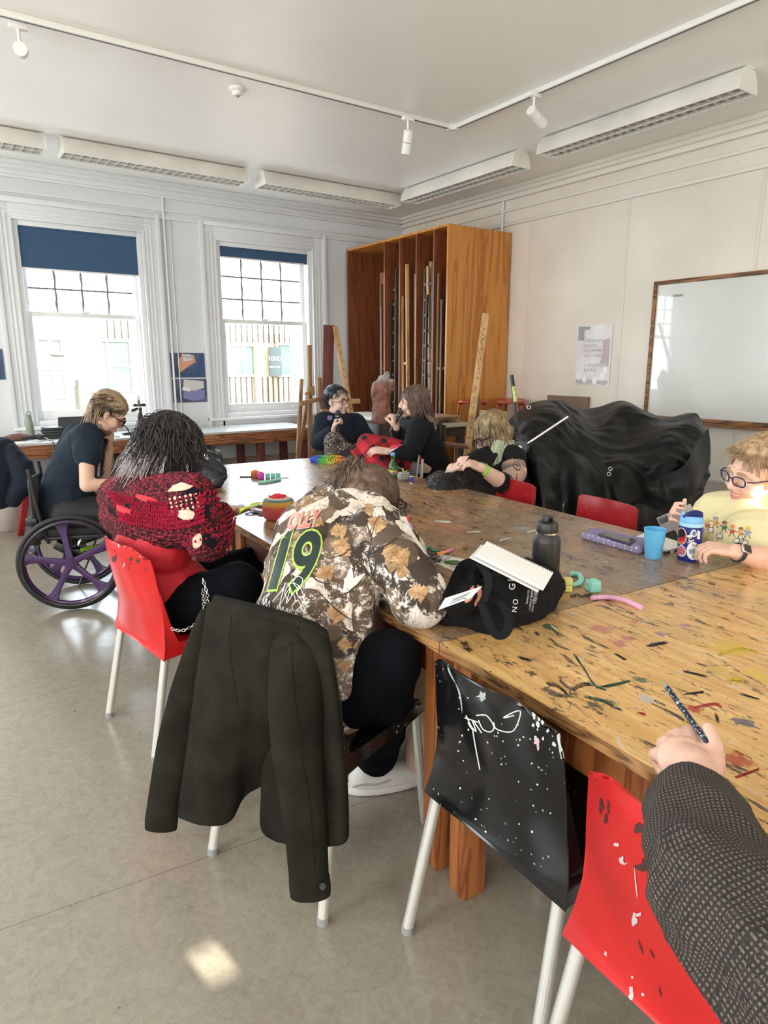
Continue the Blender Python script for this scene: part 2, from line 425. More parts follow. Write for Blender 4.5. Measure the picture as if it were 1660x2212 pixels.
# ================================================================ room shell
XL,XR,YB,YF,ZC=-2.4,5.8,-3.2,7.84,3.4; TH=.22
def wall_with(axis,a0,a1,pos,out,holes,name,mat,z0=0,z1=ZC):
    mb=MB()
    def bx(u0,u1,za,zb):
        if u1-u0<1e-4 or zb-za<1e-4: return
        if axis=='x': mb.box((u0,min(pos,out),za),(u1,max(pos,out),zb))
        else: mb.box((min(pos,out),u0,za),(max(pos,out),u1,zb))
    u=a0
    for h0,h1,hz0,hz1 in sorted(holes): bx(u,h0,z0,z1); bx(h0,h1,z0,hz0); bx(h0,h1,hz1,z1); u=h1
    bx(u,a1,z0,z1); return struct(mb.build(name,mat,smooth=False))
WIN=[(-1.04,.2),(1.04,2.28),(3.12,4.37)]; WZ=(.86,2.88)
wall_with('x',XL-TH,XR+TH,YF,YF+TH,[(a,b)+WZ for a,b in WIN],'wall_front',white)
BW=[(-1.6,-.3,.9,2.85),(1.03,1.215,1.74,1.905),(3.35,4.4,.9,2.85)]  # unseen; tiny middle opening added, right one narrowed, to aim the sun
wall_with('x',XL-TH,XR+TH,YB,YB-TH,BW,'wall_back',white)
LW=[(-1.8,-.5,.9,2.85),(.6,1.9,.9,2.85),(3.0,4.3,.9,2.85),(5.4,6.7,.9,2.85)]
wall_with('y',YB,YF,XL,XL-TH,LW,'wall_left',white)
wall_with('y',YB,YF,XR,XR+TH,[],'wall_right',panelm)
struct(MB().box((XL-TH,YB-TH,-.1),(XR+TH,YF+TH,0)).build('floor',floorm,smooth=False))
struct(MB().box((XL-TH,YB-TH,ZC),(XR+TH,YF+TH,ZC+.1)).build('ceiling',ceilm,smooth=False))
for a,b in WIN: portal((a+b)/2,YF+.2,1.87,(-PI/2,0,0),b-a,2.02)
for a,b,c,d in BW: portal((a+b)/2,YB-.2,1.87,(PI/2,0,0),b-a,d-c)
for a,b,c,d in LW: portal(XL-.2,(a+b)/2,1.87,(0,-PI/2,0),d-c,b-a)
# unseen openings behind the camera aim the low sun; blind fabric for front windows
navy=newmat('navy blind fabric'); g=NG(navy); g.base(g.mix(g.math('MULTIPLY',g.noise(g.obj(),300,2),.25),(.035,.085,.17),(.05,.11,.21))); g.rough(.8)
# cornice and rails
cb=MB()
for y0,z0,z1 in((.13,3.36,3.40),(.10,3.325,3.365),(.055,3.28,3.33),(.035,3.255,3.285),(.018,3.12,3.145),(.022,3.04,3.075)): cb.box((XL,YF-y0,z0),(XR,YF,z1))
struct(cb.build('trim_1',trimm,bevel=.006))
cb=MB()
for y0,z0,z1 in((.13,3.36,3.40),(.10,3.325,3.365),(.055,3.28,3.33),(.03,3.16,3.19),(.035,3.01,3.045)): cb.box((XR-y0,YB,z0),(XR,YF,z1))
struct(cb.build('trim_2',M('cream trim',(.76,.73,.66),.35),bevel=.006))
cb=MB()
for yy in (5.47,4.24,3.0,1.78): cb.box((XR-.006,yy-.012,.5),(XR,yy+.012,3.01))
cb.box((XR-.02,YB,.47),(XR,YF,.5))
struct(cb.build('trim_3',M('cream batten',(.73,.69,.62),.45),bevel=.002))
struct(MB().box((XR-.012,YB,0),(XR,YF,.47)).build('baseboard_right',M('drab skirting',(.52,.46,.40),.45,var=.1),smooth=False))
bb=MB().box((XL,YF-.02,.0),(XR,YF,.16)).box((XL,YF-.028,.0),(XR,YF,.03)); struct(bb.build('baseboard_front',M('grey white skirting',(.62,.62,.62),.4),bevel=.004))
bb=MB().box((XL,YF-.035,.22),(XR,YF,.36)); struct(bb.build('trim_4',M('bare plaster band',(.42,.33,.29),.7,var=.3,vs=6),smooth=False))
bb=MB().tube([(2.53,YF-.02,.8),(2.53,YF-.02,3.27)],.014,8).tube([(2.60,YF-.012,.8),(2.60,YF-.012,3.04)],.006,6); struct(bb.build('trim_5',trimm))
bb=MB().tube([(XR-.03,5.9,2.9),(XR-.03,5.9,3.3)],.014,8); struct(bb.build('trim_6',trimm))
# ---- windows of the front wall
paneg=bpy.data.materials.new('window glass'); t,N,L,b=nt(paneg); N.remove(b)
tr=N.new('ShaderNodeBsdfTransparent'); gl=N.new('ShaderNodeBsdfGlossy'); gl.inputs['Roughness'].default_value=.03; mx=N.new('ShaderNodeMixShader'); mx.inputs[0].default_value=.05
L.new(tr.outputs[0],mx.inputs[1]); L.new(gl.outputs[0],mx.inputs[2]); L.new(mx.outputs[0],N['Material Output'].inputs[0])
munt=M('weathered grey muntin',(.12,.13,.135),.5,var=.35,vs=14); sash=M('sash white',(.80,.81,.80),.35)
def window(i,x0,x1):
    z0,z1=WZ; yy=YF+.10; zm=2.0
    fr=MB()
    for (a,b_,c,d) in((x0,x0+.05,z0,z1),(x1-.05,x1,z0,z1),(x0+.051,x1-.051,z1-.05,z1),(x0+.051,x1-.051,z0,z0+.05)): fr.box((a,YF+.001,c),(b_,YF+.2,d))
    w_=struct(fr.build('window_%d'%i,trimm,bevel=.004))
    s=MB() # lower sash
    a,b_=x0+.05,x1-.05
    for q in((a,a+.055,z0+.05,zm+.02),(b_-.055,b_,z0+.05,zm+.02),(a+.056,b_-.056,z0+.05,z0+.15),(a+.056,b_-.056,zm-.025,zm+.019)): s.box((q[0],yy-.02,q[2]),(q[1],yy+.02,q[3]))
    for k in(.2,.8): s.ell((a+(b_-a)*k,yy-.03,z0+.10),(.02,.012,.012))
    s.box(((a+b_)/2-.04,yy-.03,zm+.02),((a+b_)/2+.04,yy+.01,zm+.035))
    s.build('lower_sash',sash,w_,bevel=.003)
    s=MB(); yu=yy+.045
    for q in((a,a+.05,zm-.02,z1-.05),(b_-.05,b_,zm-.02,z1-.05),(a+.051,b_-.051,z1-.11,z1-.05),(a+.051,b_-.051,zm-.03,zm+.01)): s.box((q[0],yu-.018,q[2]),(q[1],yu+.018,q[3]))
    s.build('upper_sash',sash,w_,bevel=.003)
    s=MB(); h=(z1-.11-zm)/3; wd=(b_-a-.1)/4
    for k in(1,2,3):
        x=a+.05+wd*k; pts=[V((x+.004*math.sin(j*2.1+k),yu,zm+(z1-.11-zm)*j/14)) for j in range(15)]
        s.tube(pts,[.011+.005*(j%5==2) for j in range(15)],6)
    for k in(1,2): s.tube([(a+.05,yu,zm+h*k),(b_-.05,yu,zm+h*k)],.010,6)
    s.build('muntin',munt,w_)
    MB().box((a+.055,yy-.002,z0+.15),(b_-.055,yy+.002,zm-.02)).build('pane',paneg,w_,smooth=False)
    MB().box((a+.05,yu-.002,zm),(b_-.05,yu+.002,z1-.11)).build('pane',paneg,w_,smooth=False)
    # casing mouldings
    c=MB()
    for wd0,wd1,dp in((.0,.03,.03),(.03,.15,.02),(.15,.20,.045),(.05,.065,.028),(.09,.105,.028)):
        c.box((x0-wd1,YF-dp,z0-.1),(x0-wd0,YF,z1+wd1)).box((x1+wd0,YF-dp,z0-.1),(x1+wd1,YF,z1+wd1)).box((x0-wd0,YF-dp,z1+wd0),(x1+wd0,YF,z1+wd1))
    c.build('casing',trimm,w_,bevel=.004)
    c=MB().box((x0-.2,YF-.07,z0-.035),(x1+.2,YF+.08,z0)).box((x0-.18,YF-.03,z0-.1),(x1+.18,YF,z0-.035))
    c.build('sill',trimm,w_,bevel=.006)
for i,(a,b_) in enumerate(WIN): window(i+1,a,b_)
def plainwindow(i,axis,u0,u1,z0,z1,pos):
    fr=MB()
    def bx(a,b_,c,d,e,f):
        if axis=='x': fr.box((a,pos+e,c),(b_,pos+f,d))
        else: fr.box((pos+e,a,c),(pos+f,b_,d))
    for (a,b_,c,d) in((u0,u0+.05,z0,z1),(u1-.05,u1,z0,z1),(u0,u1,z1-.05,z1),(u0,u1,z0,z0+.05))+(((u0,u1,1.85,1.9),) if z1-z0>.5 else ()): bx(a,b_,c,d,-.1,-.04)
    struct(fr.build('window_%d'%i,trimm,smooth=False))
k=4
for a,b_,c,d in BW: plainwindow(k,'x',a,b_,c,d,YB); k+=1  # the tiny added sun opening is framed like the windows
for a,b_,c,d in LW: plainwindow(k,'y',a,b_,c,d,XL); k+=1
def blind(x0,x1,zb,label):
    t=thing('roller_blind',label,'blind',((x0+x1)/2,YF-.0,zb),'navy roller blinds')
    MB().box((x0+.01,YF+.02,zb),(x1-.03,YF+.023,2.84)).build('fabric',navy,t,smooth=False)
    MB().cyl((x0+.01,YF+.035,2.835),(x1-.02,YF+.035,2.835),.03).build('roller',navy,t)
    MB().box((x0+.01,YF+.014,zb-.018),(x1-.03,YF+.03,zb)).build('bottom_rail',wplast,t,bevel=.003)
    for x in(x0+.005,x1-.02): MB().box((x,YF+.0,2.79),(x+.012,YF+.07,2.87)).build('bracket',wplast,t,smooth=False)
    c=[V((x1-.015,YF+.035,2.83)),V((x1-.012,YF+.02,1.6)),V((x1-.012,YF+.02,1.05)),V((x1-.008,YF+.04,1.6)),V((x1-.008,YF+.05,2.83))]
    MB().tube(c,.0022,5).build('pull_cord',wplast,t)
blind(1.04,2.28,2.44,'navy roller blind pulled a quarter down over the left window')
blind(3.12,4.37,2.72,'navy roller blind rolled almost fully up on the window beside the plywood rack')
# ================================================================ outside
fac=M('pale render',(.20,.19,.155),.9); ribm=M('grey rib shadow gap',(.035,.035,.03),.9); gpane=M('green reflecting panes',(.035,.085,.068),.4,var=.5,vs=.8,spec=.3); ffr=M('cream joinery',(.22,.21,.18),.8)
struct(MB().box((-30,8.06,-5.2),(60,60,-5.0)).build('ground',M('asphalt',(.25,.25,.25),.9),smooth=False))
YO=24.0
t=thing('building','cream building across the street with ribbed cladding, seen through both windows','building',(8,YO,-5))
top=Py(180,668,YO).z+.2
MB().box((-6,YO,-5),(40,YO+6,2.6)).build('facade',fac,t,smooth=False)
def fwin(px0,py0,px1,py1,nx,nz,zfrac=None,mat=gpane):
    a=Py(px0,py0,YO); b_=Py(px1,py1,YO); x0,x1=sorted((a.x,b_.x)); z0,z1=sorted((a.z,b_.z))
    f=MB()
    for q in((x0-.1,x0,z0,z1),(x1,x1+.1,z0,z1),(x0-.1,x1+.1,z1+.001,z1+.1),(x0-.1,x1+.1,z0-.1,z0-.001)): f.box((q[0],YO-.1,q[2]),(q[1],YO,q[3]))
    for i in range(1,nx): x=x0+(x1-x0)*i/nx; f.box((x-.05,YO-.08,z0+.001),(x+.05,YO,z1-.001))
    for i in range(1,nz): z=z0+(z1-z0)*i/nz; f.box((x0,YO-.075,z-.05),(x1,YO-.031,z+.05))
    w_=f.build('window',ffr,t,smooth=False); MB().box((x0,YO-.03,z0),(x1,YO-.01,z1)).build('pane',mat,w_,smooth=False)
fwin(82,735,140,855,2,2,mat=M('grey panes',(.08,.085,.08),.4,var=.4,vs=2,spec=.3))
fwin(182,738,284,840,2,2); fwin(489,748,560,808,2,1); fwin(600,746,640,808,1,1)
sg=MB(); a=Py(578,750,YO); b_=Py(606,812,YO); sg.box((a.x,YO-.14,b_.z),(b_.x,YO-.1,a.z)); sgo=sg.build('sign_panel',M('dark teal sign',(.02,.05,.06),.3),t,smooth=False)
tw=M('sign lettering white',(.85,.85,.85),.6)
text_on(sgo,'M DHO',(592,775),(9.5,.3),(0,-14),tw,off=.01,maxd=2); text_on(sgo,'Furniture + Craft',(592,792),(3.6,.1),(0,-6),tw,off=.01,maxd=2)
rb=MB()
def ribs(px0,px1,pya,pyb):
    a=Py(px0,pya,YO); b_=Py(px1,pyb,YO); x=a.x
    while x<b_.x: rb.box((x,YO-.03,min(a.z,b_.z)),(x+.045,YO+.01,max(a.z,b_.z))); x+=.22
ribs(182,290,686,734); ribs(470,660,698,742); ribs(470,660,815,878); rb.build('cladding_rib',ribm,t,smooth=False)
cl=MB(); a=Py(163,668,YO); cl.box((a.x-.15,YO-.3,-5),(a.x+.15,YO,2.6)); a=Py(545,740,YO); b_=Py(560,880,YO); cl.box((a.x,YO-.25,-5),(b_.x,YO,a.z)); cl.build('pilaster',fac,t,smooth=False)
a=Py(640,640,YO-2); cl=MB().box((a.x-.1,YO-2,-5),(a.x+.5,YO-1.6,4.4)); cl.build('brick_pier',M('faded brick',(.36,.20,.17),.8,var=.2,vs=9),t,smooth=False)
yl=14.0; pts=[Py(136,762,yl),Py(150,770,yl),Py(161,790,yl),Py(166,830,yl),Py(170,900,yl)]; pts.append(V((pts[-1].x,yl,-5)))
t=thing('street_lamp','thin curved street lamp outside the left window','lamp',(pts[-1].x,yl,-5))
MB().tube(crom(pts,6),.035,8).build('pole',M('lamp grey',(.04,.04,.04),.6),t); MB().ell(pts[0]+V((-.08,0,-.03)),(.16,.08,.05)).build('lamp_head',M('lamp grey',(0,0,0)),t)
# ================================================================ ceiling fittings
trk=M('track white',(.80,.79,.76),.4); grim=M('grimy white enamel',(.70,.69,.64),.4,var=.12,vs=3,stretch=(1,1,1)); louv=M('satin louvre metal',(.72,.71,.67),.35,.3)
def track(name,lab,a,b_):
    t=thing(name,lab,'light track',a); a=V(a);b_=V(b_); d=(b_-a).normalized(); sd=V((-d.y,d.x,0))
    m=MB().bar(a-V((0,0,.018)),b_-V((0,0,.018)),.036,.034); m.build('rail',trk,t,bevel=.003)
    MB().bar(a-V((0,0,.0362)),b_-V((0,0,.0362)),.012,.002).build('slot',M('slot grey',(.12,.12,.12),.6),t,smooth=False)
    for k in(0.,1.): p=a.lerp(b_,k); MB().box((p.x-.024,p.y-.024,3.357),(p.x+.024,p.y+.024,3.4)).build('end_cap',trk,t,bevel=.003)
track('light_track','long white ceiling track crossing parallel to the window wall',(-1.2,4.66,3.4),(3.90,4.62,3.4))
track('light_track','white ceiling track running towards the camera from the corner joint',(3.93,4.59,3.4),(3.90,-2,3.4))
def spot(lab,base,tip,off):
    base=V(base); t=thing('spotlight',lab,'spotlight',base,'white track spotlights')
    MB().box((base.x-.05,base.y-.02,base.z-.03),(base.x+.05,base.y+.02,base.z)).build('adapter',trk,t,bevel=.004)
    a=base+V((off,0,-.03)); k=base+V((off,0,-.13)); MB().cyl(a,k,.009,n=12).build('stem',trk,t)
    d=(V(tip)-k).normalized(); c=k+d*.0
    s,u=frame(d); j=MB().cyl(k-d*.035,k+d*.05,.036,n=28); j.cyl(k+d*.053,k+d*.13,.037,.037,n=28); h=j.build('lamp_head',trk,t)
    MB().cyl(k+d*.130,k+d*.131,.031,n=28).build('lens',M('lamp lens',(.35,.34,.32),.2),t)
spot('white spotlight hanging from the left end of the ceiling track',Pz(38,50,3.37),P(60,140,4.6),0)
spot('white spotlight pointing down near the corner joint of the tracks',Pz(882,252,3.37),Pz(872,312,3.22)+V((-.05,-.1,-.1)),0)
spot('white spotlight on the right hand track, aimed at the right wall',Pz(1155,200,3.37),P(1175,270,4.9)+V((.02,-.02,-.03)),0)
c=Pz(512,190,3.4); t=thing('smoke_detector','round white smoke detector on the ceiling','smoke detector',c)
MB().lathe([(.055,0),(.055,-.018),(.048,-.024),(.0,-.024)],c).build('base',trk,t); MB().lathe([(.036,-.02),(.036,-.04),(.028,-.05),(0,-.052)],c).build('sensor',trk,t); MB().ell(c+V((.0,-.01,-.052)),(.014,.014,.012)).build('indicator',M('led grey',(.25,.25,.27),.3),t)
def lightfit(lab,c,L_,rz):
    t=thing('ceiling_light',lab,'light fitting',(0,0,0),'long louvred ceiling lights'); h=L_/2
    prof=[(-.115,-.105),(-.118,-.085),(-.105,-.05),(-.078,-.015),(-.06,0),(.06,0),(.078,-.015),(.105,-.05),(.118,-.085),(.115,-.105)]
    prof=[(x,z*1.3) for x,z in prof]; pin=[(x*.93,z*.95-.006) for x,z in prof]
    m=MB(); n=len(prof)
    vs=[V((s*h,x,z)) for s in(-1,1) for x,z in prof]+[V((s*h,x,z)) for s in(-1,1) for x,z in pin]; fs=[]
    for i in range(n-1): fs.append((i,i+1,n+i+1,n+i)); fs.append((2*n+i,3*n+i,3*n+i+1,2*n+i+1))
    fs+=[(0,n,3*n,2*n),(n-1,3*n-1,4*n-1,2*n-1)]
    m.add(vs,fs); m.build('housing',grim,t,angle=30)
    for s in(-1,1):
        m=MB(); m.prism(prof,lambda x,z:V((s*h,x,z)),(s*.012,0,0)); m.build('end_cap',wplast,t,smooth=False)
    m=MB(); k=int(L_/.075)
    for i in range(1,k):
        x=-h+L_*i/k
        m.add([(x-.004,-.10,-.134),(x-.004,.10,-.134),(x+.008,.095,-.08),(x+.008,-.095,-.08),(x+.0,-.10,-.134),(x+.0,.10,-.134),(x+.012,.095,-.08),(x+.012,-.095,-.08)],[(0,1,2,3),(7,6,5,4),(0,4,5,1),(3,2,6,7)])
    for y in(-.104,0,.104): m.box((-h,y-.004,-.135),(h,y+.004,-.09))
    m.build('louvre',louv,t,smooth=False)
    for y in(-.05,.05): MB().cyl((-h+.03,y,-.045),(h-.03,y,-.045),.013,n=10).build('tube',M('unlit tube',(.75,.75,.73),.3),t)
    for s in(-1,1): MB().box((s*h-.02,-.03,-.0),(s*h+.02,.03,.012)).build('bracket',wplast,t,smooth=False)
    place(t,c,rz)
lightfit('louvred ceiling light cut off by the left edge of the photo',(.36,6.78,3.388),1.68,0)
lightfit('louvred ceiling light above the left window',(2.19,6.78,3.388),1.68,0)
lightfit('louvred ceiling light above the second window, ending at the corner',(4.03,6.74,3.388),1.66,0)
lightfit('louvred ceiling light just past the corner along the right wall',(4.86,5.6,3.388),1.68,PI/2)
lightfit('nearest louvred ceiling light, high at the right above the whiteboard side',(4.80,3.53,3.388),1.72,PI/2)
# ================================================================ wall pictures, whiteboard
def poster(px0,py0,px1,py1,lab,m,Y=YF-.004,crop=None):
    a=Py(px0,py0,Y); b_=Py(px1,py1,Y); o=MB().box((a.x,Y-.002,b_.z),(b_.x,Y,a.z)).build('poster',m,smooth=False); return o
pb=M('glossy blue photo print',(.02,.035,.08),.25,col2=(.07,.12,.25),vs=5)
o=poster(367,762,444,815,'',pb); T_=bvh(o)
poly_on(o,[(392,764),(419,767),(423,782),(405,793),(388,806),(384,785)],M('print peach',(.62,.30,.20),.3),tree=T_); poly_on(o,[(393,765),(412,765),(417,778),(397,781)],M('print pale',(.60,.58,.58),.3),off=.0016,tree=T_); poly_on(o,[(430,762),(444,763),(444,812),(414,806),(430,786)],M('print navy',(.03,.07,.20),.3),tree=T_)
text_on(o,'BLAST FOUNDRY',(402,771),(3.2,.4),(0,-3.6),black,off=.003,tree=T_,maxe=.5)
tag(o,'blue photo print pinned on the wall between the windows, upper of the two','poster')
o=poster(371,819,448,868,'',M('glossy blue photo print two',(.03,.05,.12),.25,col2=(.16,.17,.24),vs=7)); T_=bvh(o)
poly_on(o,[(397,820),(440,823),(441,838),(420,845),(396,841)],M('print pale',(.5,.5,.5)),tree=T_); poly_on(o,[(398,842),(443,842),(441,861),(420,866),(396,860)],M('print lilac',(.22,.22,.42),.3),tree=T_); poly_on(o,[(395,836),(413,838),(411,846),(394,843)],M('paper white',(.8,.8,.8),.6),off=.002,tree=T_)
tag(o,'blue and grey photo print pinned between the windows, lower of the two','poster')
a=V((.60,YF-.004,1.66)); o=MB().box((.48,YF-.006,1.34),(.83,YF-.004,1.64)).build('poster',pb,smooth=False); tag(o,'dark print at the left edge of the photo beside the left window','poster')
# whiteboard on the right wall
wy0,wy1,wz0,wz1=1.75,3.86,1.02,2.20
t=thing('whiteboard','large wall whiteboard in a worn timber frame','whiteboard',(XR,(wy0+wy1)/2,wz0))
MB().box((XR-.018,wy0,wz0),(XR-.006,wy1,wz1)).build('board',M('whiteboard enamel',(.66,.66,.62),.22,var=.03,vs=2,bump=.02,bs=3,coat=1),t,smooth=False)
fm=wood('whiteboard frame timber',(.33,.15,.05),(.24,.10,.035),(.08,.035,.015),1,7,.5)
f=MB()
f.box((XR-.035,wy0-.03,wz1),(XR,wy1+.035,wz1+.035)).box((XR-.035,wy1,wz0-.03),(XR,wy1+.035,wz1)).box((XR-.035,wy0-.03,wz0-.03),(XR,wy0,wz1)).box((XR-.035,wy0-.03,wz0-.035),(XR,wy1+.035,wz0)); f.build('frame',fm,t,bevel=.003)
MB().box((XR-.09,wy0,wz0-.06),(XR-.0,wy1-.25,wz0-.035)).build('pen_tray',fm,t,bevel=.003)
MB().box((XR-.02,3.60,2.085),(XR-.0175,3.70,2.105)).build('sticker',M('tape remnant',(.35,.33,.30),.6,var=.4,vs=90),t,smooth=False)
rg=random.Random(4)
for k in range(3):
    y=2.55-k*.28; tag(MB().cyl((XR-.06,y,wz0-.021),(XR-.065,y+.13,wz0-.021),.012,n=10).build('whiteboard_marker',[black,M('navy pen',(.02,.03,.12),.4),black][k]),['black marker in the whiteboard tray nearest the black heap','navy marker in the middle of the whiteboard tray','black marker in the whiteboard tray nearest the photo edge'][k],'pen','whiteboard markers in the tray')
# poster on right wall
X0=XR-.004; a=Px(1250,704,X0); b_=Px(1316,833,X0)
pm=newmat('faded grey poster'); g=NG(pm); g.base(g.ramp(g.noise(g.obj(),4,4),[(.3,(.60,.55,.55)),(.7,(.80,.76,.74))])); g.rough(.25)
o=MB().box((X0-.002,b_.y,b_.z),(X0,a.y,a.z)).build('poster',pm,smooth=False); T_=bvh(o)
pg=M('poster grey',(.32,.31,.32),.4); pl=M('poster lettering',(.42,.40,.41),.5); pgl=M('poster pale grey',(.48,.45,.46),.4)
poly_on(o,[(1251,705),(1277,706),(1276,712),(1264,713),(1263,736),(1250,736)],pg,tree=T_)
poly_on(o,[(1303,735),(1319,729),(1315,790),(1305,784),(1295,788),(1303,765)],M('poster mauve',(.46,.34,.33),.3),tree=T_); poly_on(o,[(1245,820),(1314,822),(1313,833),(1244,832)],pgl,tree=T_)
for k,(tx,yy) in enumerate((('STUDIOS,',737),('SPACE,',748),('EQUIPMEN',758),('GALLERIE',769),('–',779),('1 PONSONBY',790),('ROAD',800))):
    text_on(o,tx,(1262,yy),(8.3,-.2),(0,-10),pl,off=.002,tree=T_,align='LEFT',extra=.25,maxe=.6)
for cx,cy in((1250,812),(1263,818),(1285,822),(1301,814),(1308,800)): poly_on(o,blobpoly(cx,cy,5,9,12,.05),M('poster pale drop',(.85,.82,.80),.3),off=.0016,tree=T_)
tag(o,'faded grey poster with capital letters on the cream wall','poster')
# ================================================================ big work tables
TA=R(3.3); TO=V((1.10,1.31,0)); EX=V((math.cos(TA),-math.sin(TA),0)); EY=V((math.sin(TA),math.cos(TA),0))
TH_=.76
BLOBS=[(1290,1525,.045,(.012,.04,.02)),(1235,1500,.035,(.02,.03,.01)),(1500,1530,.035,(.42,.02,.01)),(1570,1400,.10,(.62,.42,.04)),(1640,1460,.07,(.66,.45,.05)),(1600,1640,.05,(.42,.05,.02)),(1545,1710,.04,(.40,.04,.03)),
(1290,1360,.07,(.50,.16,.13)),(1340,1385,.06,(.48,.15,.12)),(1190,1355,.035,(.01,.07,.05)),(1490,1270,.06,(.07,.07,.09)),(1560,1290,.05,(.06,.06,.08)),(1180,1490,.05,(.025,.018,.015)),(1150,1455,.04,(.03,.02,.015)),
(1390,1470,.05,(.02,.10,.05)),(1430,1370,.03,(.35,.16,.25)),(1475,1350,.03,(.32,.18,.32)),(1395,1510,.04,(.5,.48,.42)),(1610,1560,.04,(.05,.07,.12)),(1080,1170,.09,(.10,.11,.12)),(1130,1140,.06,(.28,.32,.33)),(1000,1100,.09,(.28,.12,.05)),(1055,1085,.05,(.35,.26,.03)),(1300,1230,.10,(.05,.05,.055)),(1220,1165,.07,(.16,.10,.06)),(1560,1450,.05,(.58,.42,.05)),(1500,1760,.05,(.45,.06,.04)),(1230,1440,.03,(.01,.07,.04)),(960,1330,.05,(.06,.05,.04))]
def tablemat(name,light,blobs):
    m=newmat(name); g=NG(m); p=g.map(g.pos(),rot=(0,0,TA)); s=g.sep(p)
    gr=g.noise(g.map(p,(14,1.1,1)),3,5,.6,.4); big=g.noise(p,1.7,5,.6,.5)
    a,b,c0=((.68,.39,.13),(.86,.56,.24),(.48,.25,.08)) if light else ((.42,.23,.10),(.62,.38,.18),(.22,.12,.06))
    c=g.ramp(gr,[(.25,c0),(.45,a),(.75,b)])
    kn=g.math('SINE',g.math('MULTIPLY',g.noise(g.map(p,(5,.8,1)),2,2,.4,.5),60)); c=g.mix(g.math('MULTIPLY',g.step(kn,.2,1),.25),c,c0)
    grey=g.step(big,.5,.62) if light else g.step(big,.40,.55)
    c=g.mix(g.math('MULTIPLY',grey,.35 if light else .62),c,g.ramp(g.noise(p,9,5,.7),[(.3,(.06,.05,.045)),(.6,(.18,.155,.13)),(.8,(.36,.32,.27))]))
    # big soft colour stains
    st=g.noise(p,3.1,3,.6,1.2,out=1); hue=g.mix(.5,st,(.5,.3,.2)); msk=g.step(g.noise(g.map(p,loc=(3,1,0)),4.2,4,.6),.60,.68)
    c=g.mix(g.math('MULTIPLY',msk,.45),c,g.mix(1,hue,(.8,.45,.35),'MULTIPLY'))
    # ink-like streaks in several directions
    for k,(rot,sx,lo,hi,fac,col) in enumerate(((.15,7,.625,.66,.95,(.018,.014,.012)),(-.7,6,.64,.68,.9,(.03,.022,.018)),(1.1,5,.65,.69,.9,(.03,.02,.02)),(.5,9,.68,.71,.8,(.62,.60,.55)),(2.1,8,.69,.71,.8,(.02,.12,.10)),(-.2,5,.70,.73,.85,(.45,.05,.02)))):
        q=g.map(p,(sx*1.1,sx*.34,1),(0,0,rot),(k*3.7,k*1.3,0)); n=g.noise(q,3.2,7,.72,1.2)
        lo-=.045; hi-=.04
        c=g.mix(g.math('MULTIPLY',g.step(n,lo,hi),fac),c,col)
    # fine flecks and drips of paint
    for sc_,r0,lo in((38,.16,.50),(90,.22,.52),(19,.10,.52)):
        d=g.math('ADD',g.vor(g.map(p,(1,.7,1)),sc_),g.math('MULTIPLY',g.noise(p,sc_*3,2),.16)); cc=g.vor(g.map(p,(1,.7,1)),sc_,'Color'); sc2=g.sep(cc)
        mk=g.math('MULTIPLY',g.step(d,r0+.10,r0+.06),g.step(sc2[0],.80,.82)); pc=g.ramp(sc2[1],[(0,(.02,.015,.015)),(.35,(.03,.03,.04)),(.69,(.5,.47,.40)),(.71,(.40,.05,.03)),(.74,(.03,.15,.10)),(.86,(.55,.40,.06)),(.95,(.08,.16,.28))])
        mk=g.math('MULTIPLY',mk,g.step(g.noise(p,2.6+sc_*.02,2),lo-.1,lo)); c=g.mix(g.math('MULTIPLY',mk,.7),c,pc)
    wob=g.noise(p,22,5,.75); wob2=g.noise(g.map(p,(3,1,1)),9,6,.8)
    for (x,y,r,col) in blobs:
        wp=Pz(x,y,TH_); dd=g.n('VectorMath',operation='DISTANCE'); g.L.new(g.pos() if False else g._p,dd.inputs[0]) if hasattr(g,'_p') else None
        if not hasattr(g,'_p'): g._p=g.pos(); g.L.new(g._p,dd.inputs[0])
        dd.inputs[1].default_value=(wp.x,wp.y,wp.z)
        v=g.math('ADD',g.math('DIVIDE',dd.outputs['Value'],r),g.math('ADD',g.math('MULTIPLY',wob,2.6),g.math('MULTIPLY',wob2,3.2)))
        c=g.mix(g.math('MULTIPLY',g.step(v,3.35,3.15),.85),c,col)
    g.base(c); g.rough(g.math('ADD',g.math('MULTIPLY',g.noise(p,30,3),.16),.17)); g.bump(g.math('ADD',gr,g.math('MULTIPLY',wob,.6)),.12,.004)
    g.b.inputs['Specular IOR Level'].default_value=.5
    return m
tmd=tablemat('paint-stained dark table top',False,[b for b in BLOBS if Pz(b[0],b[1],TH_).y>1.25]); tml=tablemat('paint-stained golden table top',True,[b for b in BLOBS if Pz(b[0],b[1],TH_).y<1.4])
edgem=wood('plywood edge layers',(.50,.27,.10),(.36,.17,.06),(.14,.07,.03),1,9,.5,2.5)
redleg=wood('red brown table frame',(.22,.07,.028),(.17,.05,.022),(.09,.03,.015),1,6,.45)
